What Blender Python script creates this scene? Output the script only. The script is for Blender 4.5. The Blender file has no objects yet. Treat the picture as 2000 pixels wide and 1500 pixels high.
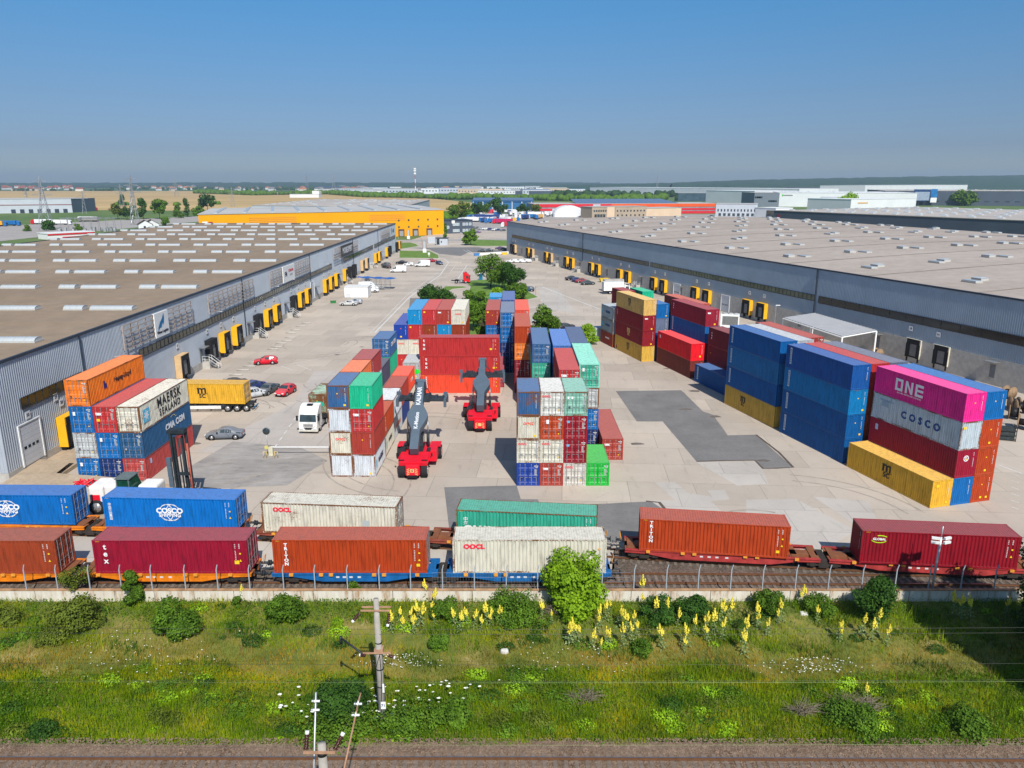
import bpy, bmesh, math, random
import numpy as np
from mathutils import Vector, Matrix
R = math.radians
random.seed(7); np.random.seed(7)
SC = bpy.context.scene; COL = SC.collection

# ------------------------------------------------------------------ camera, sky, sun, exposure
CAMH, PITCH, FPX = 31.3, R(14.7), 1500.0          # eye height, pitch below the horizon, focal length in px of a 2000 px wide frame
cd = bpy.data.cameras.new('camera'); cam = bpy.data.objects.new('camera', cd); COL.objects.link(cam)
cam.location = (0, 0, CAMH); cam.rotation_euler = (math.pi/2 - PITCH, 0, 0)
cd.sensor_width = 36; cd.lens = FPX/2000*36; cd.clip_start = .5; cd.clip_end = 60000
SC.camera = cam
SUN_EL, SUN_AZ = R(45.5), math.atan2(.258, -.966)   # azimuth from +Y clockwise
W = bpy.data.worlds.new('World'); SC.world = W; W.use_nodes = True
nt = W.node_tree; nt.nodes.clear()
sky = nt.nodes.new('ShaderNodeTexSky'); sky.sky_type = 'NISHITA'; sky.sun_disc = False
sky.sun_elevation = SUN_EL; sky.sun_rotation = SUN_AZ; sky.altitude = 60; sky.air_density = 1.0; sky.dust_density = .6; sky.ozone_density = 2.4
# the polarised drone sky is deeper than a plain clear sky: tint by elevation, the same for every ray
tc = nt.nodes.new('ShaderNodeTexCoord'); sx = nt.nodes.new('ShaderNodeSeparateXYZ'); cr = nt.nodes.new('ShaderNodeValToRGB')
mx = nt.nodes.new('ShaderNodeMix'); mx.data_type = 'RGBA'; mx.blend_type = 'MULTIPLY'; mx.inputs[0].default_value = 1
bg = nt.nodes.new('ShaderNodeBackground'); wo = nt.nodes.new('ShaderNodeOutputWorld')
nt.links.new(tc.outputs['Generated'], sx.inputs[0]); nt.links.new(sx.outputs['Z'], cr.inputs[0])
e = cr.color_ramp.elements
SKY_RAMP = [(0.0, (.50, .60, .74)), (.013, (.43, .53, .71)), (.039, (.33, .41, .62)), (.098, (.335, .455, .63)), (.153, (.31, .521, .708)), (.2, (.276, .576, .783)), (.6, (.75, .92, 1.0))]
e[0].position = SKY_RAMP[0][0]; e[0].color = SKY_RAMP[0][1]+(1,)
e[1].position = SKY_RAMP[-1][0]; e[1].color = SKY_RAMP[-1][1]+(1,)
for p_, c_ in SKY_RAMP[1:-1]:
    q_ = e.new(p_); q_.color = c_+(1,)
nt.links.new(sky.outputs[0], mx.inputs[6]); nt.links.new(cr.outputs[0], mx.inputs[7])
nt.links.new(mx.outputs[2], bg.inputs[0]); bg.inputs[1].default_value = .12
nt.links.new(bg.outputs[0], wo.inputs[0])
sd = bpy.data.lights.new('sun', 'SUN'); sun = bpy.data.objects.new('sun', sd); COL.objects.link(sun)
sd.energy = 5.0; sd.angle = R(.5); sd.color = (1, .955, .89)
tosun = Vector((math.sin(SUN_AZ)*math.cos(SUN_EL), math.cos(SUN_AZ)*math.cos(SUN_EL), math.sin(SUN_EL)))
sun.rotation_euler = tosun.to_track_quat('Z', 'Y').to_euler()
SC.view_settings.view_transform = 'Standard'; SC.view_settings.look = 'None'
SC.view_settings.exposure = .12; SC.view_settings.gamma = 1
SC.render.engine = 'CYCLES'
try:
    SC.cycles.volume_bounces = 0; SC.cycles.max_bounces = 6; SC.cycles.transparent_max_bounces = 12
except Exception: pass

# ------------------------------------------------------------------ helpers
def ray(px, py):
    x = (px-1000)/FPX; y = (py-750)/FPX; c, s = math.cos(PITCH), math.sin(PITCH)
    return Vector((x, c-y*s, -(s+y*c)))
def at(px, py, z=0.0):
    """the real point at height z that the photograph shows at that pixel"""
    r = ray(px, py); t = (z-CAMH)/r.z
    return Vector((r.x*t, r.y*t, z))
def tag(o, label=None, cat=None, group=None, kind=None):
    if label: o['label'] = label
    if cat: o['category'] = cat
    if group: o['group'] = group
    if kind: o['kind'] = kind
    return o
def link(name, me, parent=None, loc=None, rz=0, mat=None, M=None):
    o = bpy.data.objects.new(name, me); COL.objects.link(o)
    if parent: o.parent = parent
    if M is not None: o.matrix_local = M
    else:
        if loc is not None: o.location = loc
        o.rotation_euler = (0, 0, rz)
    if mat is not None:
        if len(me.materials) == 0: me.materials.append(mat)
        else:
            o.material_slots[0].link = 'OBJECT'; o.material_slots[0].material = mat
    return o
def empty(name, loc, rz=0, label=None, cat=None, group=None):
    o = bpy.data.objects.new(name, None); COL.objects.link(o)
    o.location = loc; o.rotation_euler = (0, 0, rz); o.empty_display_size = .3
    return tag(o, label, cat, group)
def copy_tree(o, parent=None):
    c = o.copy(); COL.objects.link(c); c.parent = parent
    for ch in list(o.children): copy_tree(ch, c)
    return c
def fastmesh(name, V, F, mats=(), mi=None, smooth=False):
    V = np.asarray(V, dtype=np.float32); F = np.asarray(F, dtype=np.int32)
    me = bpy.data.meshes.new(name); n, k = F.shape
    me.vertices.add(len(V)); me.vertices.foreach_set('co', V.ravel())
    me.loops.add(n*k); me.loops.foreach_set('vertex_index', F.ravel())
    me.polygons.add(n); me.polygons.foreach_set('loop_start', np.arange(0, n*k, k, dtype=np.int32))
    if mi is not None: me.polygons.foreach_set('material_index', np.asarray(mi, dtype=np.int32))
    me.update(calc_edges=True); me.validate()
    for m in mats: me.materials.append(m)
    return me
class MB:
    """collects shapes, then makes ONE mesh"""
    def __init__(s): s.v = []; s.f = []; s.m = []; s.sm = []
    def add(s, V, F, m=0, M=None, smooth=False):
        b = len(s.v)
        for p in V:
            p = Vector(p)
            if M is not None: p = M @ p
            s.v.append(p[:])
        for f in F: s.f.append([b+i for i in f]); s.m.append(m); s.sm.append(smooth)
        return s
    def box(s, x0, x1, y0, y1, z0, z1, m=0, M=None):
        V = [(x0,y0,z0),(x1,y0,z0),(x1,y1,z0),(x0,y1,z0),(x0,y0,z1),(x1,y0,z1),(x1,y1,z1),(x0,y1,z1)]
        return s.add(V, [(3,2,1,0),(4,5,6,7),(0,1,5,4),(1,2,6,5),(2,3,7,6),(3,0,4,7)], m, M)
    def prism(s, P, z0, z1, m=0, M=None):
        n = len(P)
        a = sum(P[i][0]*P[(i+1)%n][1]-P[(i+1)%n][0]*P[i][1] for i in range(n))
        if a < 0: P = P[::-1]
        V = [(p[0],p[1],z0) for p in P]+[(p[0],p[1],z1) for p in P]
        return s.add(V, [tuple(range(n))[::-1], tuple(range(n,2*n))]+[(i,(i+1)%n,n+(i+1)%n,n+i) for i in range(n)], m, M)
    def xprism(s, P, y0, y1, m=0, M=None):      # P in (x,z), extruded along y
        T = Matrix(((1,0,0,0),(0,0,1,0),(0,1,0,0),(0,0,0,1)))
        n = len(P); V = [(p[0],y0,p[1]) for p in P]+[(p[0],y1,p[1]) for p in P]
        a = sum(P[i][0]*P[(i+1)%n][1]-P[(i+1)%n][0]*P[i][1] for i in range(n))
        F = [tuple(range(n)), tuple(range(n,2*n))[::-1]]+[(i,n+i,n+(i+1)%n,(i+1)%n) for i in range(n)]
        if a < 0: F = [f[::-1] for f in F]
        return s.add(V, F, m, M)
    def tube(s, pts, r, m=0, n=8, M=None, r2=None, caps=True):
        pts = [Vector(p) for p in pts]; V = []; F = []; k = len(pts)
        for i, p in enumerate(pts):
            d = (pts[min(i+1,k-1)]-pts[max(i-1,0)]).normalized()
            u = d.cross(Vector((0,0,1)));
            if u.length < 1e-3: u = Vector((1,0,0))
            u.normalize(); w = u.cross(d)
            rr = r if r2 is None else r+(r2-r)*i/(k-1)
            for j in range(n):
                a = 2*math.pi*j/n; V.append((p+u*math.cos(a)*rr+w*math.sin(a)*rr)[:])
        for i in range(k-1):
            for j in range(n): F.append((i*n+j, i*n+(j+1)%n, (i+1)*n+(j+1)%n, (i+1)*n+j))
        if caps: F += [tuple(range(n))[::-1], tuple(range((k-1)*n, k*n))]
        return s.add(V, F, m, M, smooth=n > 6)
    def cyl(s, p0, p1, r, m=0, n=14, M=None, r2=None): return s.tube([p0, p1], r, m, n, M, r2)
    def quad(s, a, b, c, d, m=0, M=None): return s.add([a,b,c,d], [(0,1,2,3)], m, M)
    def mesh(s, name, mats=()):
        me = bpy.data.meshes.new(name); me.from_pydata(s.v, [], s.f)
        me.polygons.foreach_set('material_index', s.m); me.polygons.foreach_set('use_smooth', s.sm)
        for m in mats: me.materials.append(m)
        me.update(); return me
    def build(s, name, mats, parent=None, loc=None, rz=0, M=None):
        if not isinstance(mats, (list, tuple)): mats = [mats]
        return link(name, s.mesh(name, mats), parent, loc, rz, None, M)
def bevel(o, w=.03, seg=2):
    b = o.modifiers.new('bevel', 'BEVEL'); b.width = w; b.segments = seg; b.limit_method = 'ANGLE'; b.angle_limit = R(40)
    return o

# ------------------------------------------------------------------ materials
MATS = {}
def newmat(name):
    m = bpy.data.materials.new(name); m.use_nodes = True
    return m, m.node_tree, m.node_tree.nodes['Principled BSDF']
def N(nt, t, **kw):
    n = nt.nodes.new('ShaderNode'+t)
    for k, v in kw.items(): setattr(n, k, v)
    return n
def noise(nt, scale, detail=4, rough=.6, coord='Object', stretch=None):
    tc = N(nt, 'TexCoord'); nz = N(nt, 'TexNoise'); nz.inputs['Scale'].default_value = scale
    nz.inputs['Detail'].default_value = detail; nz.inputs['Roughness'].default_value = rough
    if stretch:
        mp = N(nt, 'Mapping'); mp.inputs['Scale'].default_value = stretch
        nt.links.new(tc.outputs[coord], mp.inputs[0]); nt.links.new(mp.outputs[0], nz.inputs[0])
    else: nt.links.new(tc.outputs[coord], nz.inputs[0])
    return nz
def ramp(nt, src, stops):
    r = N(nt, 'ValToRGB'); el = r.color_ramp.elements
    while len(el) < len(stops): el.new(.5)
    for i, (p, c) in enumerate(stops):
        el[i].position = p; el[i].color = (c[0], c[1], c[2], 1) if hasattr(c, '__len__') else (c, c, c, 1)
    nt.links.new(src, r.inputs[0]); return r
def mix(nt, a, b, f, mode='MIX'):
    m = N(nt, 'Mix', data_type='RGBA', blend_type=mode)
    for i, x in ((6, a), (7, b)):
        if hasattr(x, 'is_linked') or hasattr(x, 'links'): nt.links.new(x, m.inputs[i])
        else: m.inputs[i].default_value = (x[0], x[1], x[2], 1)
    if isinstance(f, (int, float)): m.inputs[0].default_value = f
    else: nt.links.new(f, m.inputs[0])
    return m.outputs[2]
def plain(name, c, rough=.6, metal=0.0, var=.25, scale=3.0, spec=None):
    if name in MATS: return MATS[name]
    m, nt, b = newmat(name)
    nz = noise(nt, scale, 5, .65)
    r = ramp(nt, nz.outputs[0], [(.3, [x*(1-var) for x in c]), (.7, [min(1, x*(1+var*.5)) for x in c])])
    nt.links.new(r.outputs[0], b.inputs['Base Color'])
    b.inputs['Roughness'].default_value = rough; b.inputs['Metallic'].default_value = metal
    b.inputs['Specular IOR Level'].default_value = .2 if rough > .35 else .5
    MATS[name] = m; return m
def decal(c, name=None):
    k = name or 'decal_%02x%02x%02x' % tuple(int(x*255) for x in c)
    return plain(k, c, .55, 0, .12, 6)
def paint(name, rough=.55, rust=True, streak=(3, 3, .45)):
    """weathered paint: colour and amount of rust (alpha) come from the object's own colour"""
    m, nt, b = newmat(name)
    oi = N(nt, 'ObjectInfo')
    n1 = noise(nt, 1.1, 6, .7, stretch=streak); n2 = noise(nt, 9, 5, .7); n3 = noise(nt, .55, 3, .6)
    fade = ramp(nt, n1.outputs[0], [(.32, .52), (.52, 1.0), (.8, 1.2)])
    c = mix(nt, oi.outputs['Color'], fade.outputs[0], .8, 'MULTIPLY')
    # chalky dust on upward faces and faded areas
    geo = N(nt, 'NewGeometry'); sz = N(nt, 'SeparateXYZ'); nt.links.new(geo.outputs['Normal'], sz.inputs[0])
    up = N(nt, 'Math', operation='MULTIPLY'); nt.links.new(sz.outputs['Z'], up.inputs[0]); up.inputs[1].default_value = .13; up.use_clamp = True
    c = mix(nt, c, (.62, .57, .52), up.outputs[0])
    if rust:
        th = N(nt, 'Math', operation='MULTIPLY_ADD'); nt.links.new(oi.outputs['Alpha'], th.inputs[0])
        th.inputs[1].default_value = -.42; th.inputs[2].default_value = .82
        s1 = N(nt, 'Math', operation='ADD'); nt.links.new(n2.outputs[0], s1.inputs[0]); nt.links.new(n3.outputs[0], s1.inputs[1])
        s2 = N(nt, 'Math', operation='MULTIPLY'); nt.links.new(s1.outputs[0], s2.inputs[0]); s2.inputs[1].default_value = .5
        s3 = N(nt, 'Math', operation='SUBTRACT'); nt.links.new(s2.outputs[0], s3.inputs[0]); nt.links.new(th.outputs[0], s3.inputs[1])
        s4 = N(nt, 'Math', operation='MULTIPLY'); nt.links.new(s3.outputs[0], s4.inputs[0]); s4.inputs[1].default_value = 12; s4.use_clamp = True
        c = mix(nt, c, (.17, .065, .022), s4.outputs[0])
    nt.links.new(c, b.inputs['Base Color']); b.inputs['Roughness'].default_value = rough; b.inputs['Specular IOR Level'].default_value = .3
    return m
PAINT = paint('container_paint'); FRAMEP = paint('frame_paint', .5, True, (4, 4, 4)); CLEANP = paint('vehicle_paint', .28, False, (1, 1, 1))
STEEL = plain('galvanised_steel', (.42, .43, .44), .45, .6); DARKST = plain('dark_steel', (.035, .04, .045), .5, .2)
RUBBER = plain('tyre_rubber', (.022, .022, .024), .85); RIM = plain('wheel_rim', (.45, .45, .46), .35, .6)
BLACK = plain('black_paint', (.015, .015, .017), .5); WHITE = plain('white_paint', (.78, .78, .76), .45, 0, .12)
def glassmat():
    m, nt, b = newmat('window_glass'); nz = noise(nt, .4, 2)
    r = ramp(nt, nz.outputs[0], [(.35, (.012, .02, .024)), (.65, (.05, .075, .085))]); nt.links.new(r.outputs[0], b.inputs['Base Color'])
    b.inputs['Roughness'].default_value = .06; b.inputs['Specular IOR Level'].default_value = .8
    return m
GLASS = glassmat()
def foliage_mat(name, dark, light, scale=.9):
    m, nt, b = newmat(name)
    nz = noise(nt, scale, 3, .6); n2 = noise(nt, 14, 2, .5); oi = N(nt, 'ObjectInfo')
    a = N(nt, 'Math', operation='MULTIPLY_ADD'); nt.links.new(n2.outputs[0], a.inputs[0]); a.inputs[1].default_value = .6; nt.links.new(nz.outputs[0], a.inputs[2])
    s = N(nt, 'Math', operation='SUBTRACT'); nt.links.new(a.outputs[0], s.inputs[0]); s.inputs[1].default_value = .3
    r = ramp(nt, s.outputs[0], [(.3, dark), (.72, light)])
    hs = N(nt, 'HueSaturation'); nt.links.new(r.outputs[0], hs.inputs['Color'])
    v = N(nt, 'Math', operation='MULTIPLY_ADD'); nt.links.new(oi.outputs['Random'], v.inputs[0]); v.inputs[1].default_value = .35; v.inputs[2].default_value = .82
    nt.links.new(v.outputs[0], hs.inputs['Value']); nt.links.new(hs.outputs[0], b.inputs['Base Color'])
    b.inputs['Roughness'].default_value = .6; b.inputs['Specular IOR Level'].default_value = .12
    tr = N(nt, 'BsdfTranslucent'); nt.links.new(hs.outputs[0], tr.inputs[0]); ms = N(nt, 'MixShader'); ms.inputs[0].default_value = .3
    out = nt.nodes['Material Output']; nt.links.new(b.outputs[0], ms.inputs[1]); nt.links.new(tr.outputs[0], ms.inputs[2]); nt.links.new(ms.outputs[0], out.inputs[0])
    return m
FOL = {'mid': foliage_mat('leaf_mid', (.05, .11, .010), (.17, .31, .025)), 'dark': foliage_mat('leaf_dark', (.02, .065, .010), (.075, .17, .022)),
       'bright': foliage_mat('leaf_bright', (.14, .28, .010), (.38, .60, .025)), 'olive': foliage_mat('leaf_olive', (.07, .10, .012), (.19, .24, .03)),
       'far': foliage_mat('leaf_far', (.03, .07, .02), (.07, .15, .035), .05)}
BARK = plain('bark', (.10, .075, .05), .85)

# ------------------------------------------------------------------ the ground, yard, fields
def sheet(name, pts, z, mat, label=None, kind='structure', thick=.06):
    mb = MB(); mb.prism([(p[0], p[1]) for p in pts], z-thick, z)
    return tag(mb.build(name, mat), None, None, None, kind)
def ground_mat(name, stops, scale=.02, detail=8, rough=.95, extra=None, stretch=None, bump=0):
    m, nt, b = newmat(name); nz = noise(nt, scale, detail, .7, stretch=stretch)
    r = ramp(nt, nz.outputs[0], stops); c = r.outputs[0]
    if extra:
        n2 = noise(nt, extra[0], 6, .6); r2 = ramp(nt, n2.outputs[0], extra[1]); c = mix(nt, c, r2.outputs[0], 1.0, 'MULTIPLY')
    nt.links.new(c, b.inputs['Base Color']); b.inputs['Roughness'].default_value = rough
    return m
def concrete_mat(name, base, slab=7.0, joint=True, var=1.0, crack=True):
    """cast concrete: slab to slab shade steps, joints, blotches, tyre scuffs, cracks"""
    m, nt, b = newmat(name)
    tc = N(nt, 'TexCoord'); mp = N(nt, 'Mapping'); nt.links.new(tc.outputs['Object'], mp.inputs[0]); mp.inputs['Rotation'].default_value = (0, 0, R(4))
    br = N(nt, 'TexBrick'); nt.links.new(mp.outputs[0], br.inputs[0])
    br.inputs['Scale'].default_value = 1.0; br.inputs['Brick Width'].default_value = slab; br.inputs['Row Height'].default_value = slab*.8
    br.inputs['Mortar Size'].default_value = .035 if joint else 0; br.inputs['Mortar Smooth'].default_value = .3; br.offset = .35
    k = .10*var
    br.inputs['Color1'].default_value = tuple(x*(1-k) for x in base)+(1,); br.inputs['Color2'].default_value = tuple(min(1, x*(1+k)) for x in base)+(1,)
    br.inputs['Mortar'].default_value = tuple(x*.62 for x in base)+(1,)
    n1 = noise(nt, .06, 6, .65); r1 = ramp(nt, n1.outputs[0], [(.3, (.84, .83, .82)), (.55, (1, 1, 1)), (.75, (1.10, 1.08, 1.04))])
    c = mix(nt, br.outputs[0], r1.outputs[0], 1, 'MULTIPLY')
    n2 = noise(nt, .8, 7, .75, stretch=(1, .22, 1)); r2 = ramp(nt, n2.outputs[0], [(.27, .70), (.43, 1.0), (.8, 1.05)])
    c = mix(nt, c, r2.outputs[0], .75, 'MULTIPLY')
    n4 = noise(nt, .35, 4, .6, stretch=(.35, 1, 1)); r4 = ramp(nt, n4.outputs[0], [(.22, (.60, .57, .55)), (.34, (1, 1, 1))])
    c = mix(nt, c, r4.outputs[0], .7, 'MULTIPLY')
    if crack:
        vo = N(nt, 'TexVoronoi', feature='DISTANCE_TO_EDGE'); vo.inputs['Scale'].default_value = .16
        nd = noise(nt, .7, 5, .7); mm = mix(nt, mp.outputs[0], nd.outputs['Color'], .22, 'LINEAR_LIGHT'); nt.links.new(mm, vo.inputs[0])
        r3 = ramp(nt, vo.outputs['Distance'], [(0, .55), (.006, 1)]); c = mix(nt, c, r3.outputs[0], .3, 'MULTIPLY')
    nt.links.new(c, b.inputs['Base Color']); b.inputs['Roughness'].default_value = .85
    return m
CONC = concrete_mat('yard_concrete', (.45, .385, .315))
CONC2 = concrete_mat('pale_new_concrete', (.46, .42, .37), 6, True, .6)
ASPH = ground_mat('asphalt', [(.3, (.145, .14, .135)), (.7, (.215, .205, .195))], .25, 8, .9, (3.0, [(.3, (.85, .85, .85)), (.6, (1, 1, 1))]))
ASPHW = ground_mat('old_asphalt', [(.3, (.30, .275, .25)), (.7, (.40, .365, .33))], .08, 8, .9, (2.0, [(.3, (.85, .85, .85)), (.6, (1, 1, 1))]))
PLATM = ground_mat('tan_concrete', [(.3, (.36, .27, .18)), (.7, (.47, .37, .26))], .3, 8, .9, (2.0, [(.3, (.8, .8, .8)), (.6, (1, 1, 1))]))
LAWN = ground_mat('lawn_grass', [(.3, (.06, .13, .012)), (.7, (.16, .26, .03))], .35, 6, .95)
FIELD = ground_mat('rough_land', [(.28, (.05, .10, .018)), (.5, (.09, .155, .025)), (.72, (.17, .19, .05))], .006, 9, .95, (.05, [(.3, (.75, .75, .75)), (.65, (1.1, 1.1, 1.1))]))
WHEAT = ground_mat('ripe_wheat', [(.3, (.40, .27, .10)), (.7, (.55, .38, .16))], .004, 6, .95, (.012, [(.3, (.86, .86, .84)), (.6, (1, 1, 1))]), (.25, 1.6, 1))
sheet('ground', [(-16000, -300), (16000, -300), (16000, 34000), (-16000, 34000)], -2.4, FIELD, thick=2)
sheet('outlying_ground', [(-900, 74), (-900, 1500), (1500, 1500), (1500, 67)], -.35, FIELD, thick=1.5)
yard = [(-160, 66.8), (-48, 66.8), (-8, 63.9), (9, 62.0), (42, 58.4), (100, 54.5), (200, 54.5), (200, 470), (20, 420), (-4, 520), (-46, 520), (-60, 420), (-60, 372), (-160, 372)]
sheet('yard_pavement', yard, 0, CONC, thick=2.2)
# paving between and beside the tracks on the left
sheet('trackside_paving', [(-160, 58.4), (-8, 58.4), (8.5, 59.2), (9, 61.96), (-8, 63.86), (-48, 66.76), (-160, 66.76)], -.004, CONC2, thick=2.1)
wheat = [(-2600, 1200), (-351, 1215), (-560, 1180), (-420, 980), (-900, 940), (-1500, 1300), (-2400, 2500), (-1500, 2900), (-640, 2550), (-200, 1700), (-60, 1130), (-60, 930), (-330, 960)]
sheet('wheat_field', [(-900, 1010), (-330, 900), (-60, 900), (-20, 1130), (-150, 1560), (-560, 2350), (-1200, 3000), (-3200, 3200), (-2500, 1500)], -.1, WHEAT, thick=2)
BACKG = ground_mat('green_fields', [(.3, (.03, .07, .02)), (.7, (.07, .13, .035))], .004, 6, .95)
sheet('green_fields', [(-4000, 3150), (-1200, 3020), (-540, 2420), (-100, 1620), (900, 2300), (4500, 4500), (4500, 14000), (-6000, 14000)], -.8, BACKG, thick=1)
# roads beyond the gate and the truck parks
sheet('gate_road', [(-100, 420), (-10, 432), (60, 462), (60, 478), (-14, 446), (-100, 436)], .008, ASPHW)
sheet('truck_park_left', [at(0, 470)[:2], at(130, 456)[:2], at(430, 428)[:2], at(400, 421)[:2], at(90, 436)[:2], at(-120, 447)[:2], at(-120, 480)[:2]], -.30, ASPHW, thick=1)
sheet('truck_park', [at(868, 452)[:2], at(1010, 452)[:2], (340, 560), (340, 800), at(1010, 417)[:2], at(880, 420)[:2]], -.30, ASPHW, thick=1)
# asphalt patches in the slab
P1 = [(16.1, 115), (26.4, 115.5), (27, 104), (28, 102.4), (27.6, 93.4), (31.3, 93.7), (31.9, 82), (28.4, 81.6), (28.4, 84.4), (21.4, 83.9), (20.4, 99.3), (16.9, 99.3)]
sheet('asphalt_patch', P1, .006, ASPH)
P2 = [(-7.2, 76.1), (.5, 76.6), (.9, 72.9), (2.6, 72.9), (2.9, 71.6), (8.6, 71.7), (13.5, 72.3), (14.9, 72.1), (15.1, 69.8), (12, 63), (-5.6, 63.9)]
sheet('asphalt_patch', P2, .006, ASPH)
DARKC = ground_mat('bare_earth_crack', [(.3, (.06, .045, .035)), (.7, (.12, .09, .07))], 2, 5, .95)
def strip(name, pts, w, z, mat, kind='structure', thick=.05):
    mb = MB(); pts = [Vector((p[0], p[1], 0)) for p in pts]; L = []
    for i, p in enumerate(pts):
        d = (pts[min(i+1, len(pts)-1)]-pts[max(i-1, 0)]).normalized(); n = Vector((-d.y, d.x, 0))*w/2
        L.append((p+n, p-n))
    for i in range(len(pts)-1):
        a, b = L[i]; c, d = L[i+1]; mb.quad((b.x, b.y, z), (d.x, d.y, z), (c.x, c.y, z), (a.x, a.y, z))
    return tag(mb.build(name, mat), None, None, None, kind)
strip('worn_joint', [(31.3, 93.7), (32.0, 87), (31.95, 82), (30, 81.7), (28.4, 81.6), (28.3, 84.3), (25, 84.2), (21.4, 83.9)], .3, .011, DARKC)
strip('worn_joint', [(13.6, 72.4), (14.9, 72.1), (15.3, 69.6), (15.9, 68)], .35, .011, DARKC)
for q in ([(15.4, 77.5), (17.6, 77.6), (18.3, 74.5), (20.6, 73.6), (20.5, 75.2), (22.4, 75.4), (22.2, 72.9), (20.2, 72.5), (21.3, 66), (15.6, 69), (14.0, 72.6), (16.6, 72.6)],
          [(21.3, 83.6), (28.1, 83.9), (28.3, 81.3), (27.5, 77), (24, 76.6)],
          [(23.9, 72.8), (29, 73), (32, 65.5), (27, 61.6), (23.4, 62.2), (21.8, 66)],
          [(31, 73.6), (36.2, 72.4), (34.5, 66.2), (32.4, 67)]):
    sheet('concrete_patch', q, .007, CONC2)
for q in ([(-26.5, 196), (-21, 196), (-22, 214), (-28.5, 214)], [(-19, 200), (-14.5, 200), (-17, 222), (-20.5, 222)], [at(915, 493)[:2], at(1000, 493)[:2], at(935, 483)[:2], at(880, 483)[:2], at(800, 484)[:2], at(838, 487)[:2], at(858, 496)[:2], at(900, 500)[:2]]):
    sheet('asphalt_patch', q, .006, ASPH)
SOOT = ground_mat('scuffed_concrete', [(.30, (.16, .15, .14)), (.42, (.30, .275, .25)), (.6, (.36, .33, .30)), (.75, (.44, .40, .36))], .9, 9, .9, (.2, [(.3, (.75, .75, .75)), (.6, (1, 1, 1))]), (.45, 1.3, 1))
sheet('scuffed_slab', [at(400, 955)[:2], at(560, 948)[:2], at(640, 900)[:2], at(590, 875)[:2], at(455, 862)[:2], at(330, 935)[:2]], .005, SOOT)
LIGHTC = concrete_mat('light_slab', (.45, .405, .36), 9, True, .5)
sheet('concrete_patch', [(-38, 87), (-22.3, 87.6), (-22, 108), (-27, 128), (-34, 128), (-32, 108)], .004, LIGHTC)
sheet('concrete_patch', [(8, 196), (16, 188), (14, 232), (8, 240)], .006, CONC2)
# painted lines
LINE = plain('road_paint', (.66, .65, .62), .7, 0, .3, 2)
def pline(pts, w=.16, z=.012, n='lane_line'): return strip(n, pts, w, z, LINE)
pline([at(732, 650)[:2], at(800, 580)[:2], at(860, 537)[:2], at(876, 513)[:2], at(868, 506)[:2]], .3)
pline([at(724, 650)[:2], at(793, 578)[:2], at(855, 532)[:2]], .12)
pline([at(1058, 560)[:2], at(1172, 604)[:2]], .3)
pline([at(912, 488)[:2], at(955, 512)[:2], at(1000, 530)[:2]], .25); pline([at(905, 488)[:2], at(925, 499)[:2]], .2)
pline([at(894, 545)[:2], at(912, 518)[:2], at(935, 528)[:2]], .25); pline([at(880, 530)[:2], at(888, 521)[:2], at(905, 521)[:2]], .2)
for i in range(6):
    a = at(536+i*9.5, 874-i*13.5); b_ = at(541+i*9.5, 868-i*13.5); pline([a[:2], b_[:2]], .16)
pline([at(548, 714)[:2], at(640, 698)[:2]], .12); pline([at(580, 712)[:2], at(608, 723)[:2]], .12); pline([at(548, 715)[:2], at(572, 723)[:2]], .12)
pline([at(1950, 908)[:2], at(2010, 930)[:2]], .16); pline([at(1944, 930)[:2], at(2010, 918)[:2]], .2, .6) if False else None
for i in range(7): pline([at(1975, 912+i*13)[:2], at(1990, 917+i*13)[:2]], .1)
# worn tyre marks
TYREM = plain('tyre_mark', (.37, .32, .265), .9, 0, .35, 1)
for a, b_ in (((410, 935), (440, 915)), ((470, 940), (500, 925)), ((600, 765), (655, 745)), ((380, 975), (420, 955)), ((430, 905), (460, 900))):
    strip('tyre_mark', [at(*a)[:2], at(*b_)[:2]], .22, .009, TYREM)
rt = random.Random(4)
for i in range(18):
    cx, cy = rt.choice(((-5, 86), (-9, 98), (25, 70), (-38, 100), (-30, 118), (-33, 150), (26, 128), (-20, 72)))
    cx += rt.uniform(-5, 5); cy += rt.uniform(-5, 5); r_ = rt.uniform(3, 11); a0 = rt.uniform(0, 6.28); sp = rt.uniform(.5, 1.6)
    for q in (0, 1.8): strip('tyre_mark', [(cx+(r_+q)*math.cos(a), cy+(r_+q)*math.sin(a)) for a in np.linspace(a0, a0+sp, 9)], .2, .013+i*.0004, TYREM)
OILM = ground_mat('oil_stain', [(.3, (.10, .085, .07)), (.7, (.20, .17, .14))], 1.5, 6, .6)
for i in range(30):
    p = (rt.uniform(-46, 34), rt.uniform(68, 150)); r_ = rt.uniform(.15, .7); sheet('oil_stain', [(p[0]+r_*rt.uniform(.5, 1.2)*math.cos(a)*1.6, p[1]+r_*rt.uniform(.5, 1.2)*math.sin(a)) for a in np.linspace(0, 5.6, 9)], .0155+i*.0003, OILM, thick=.004)
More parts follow.
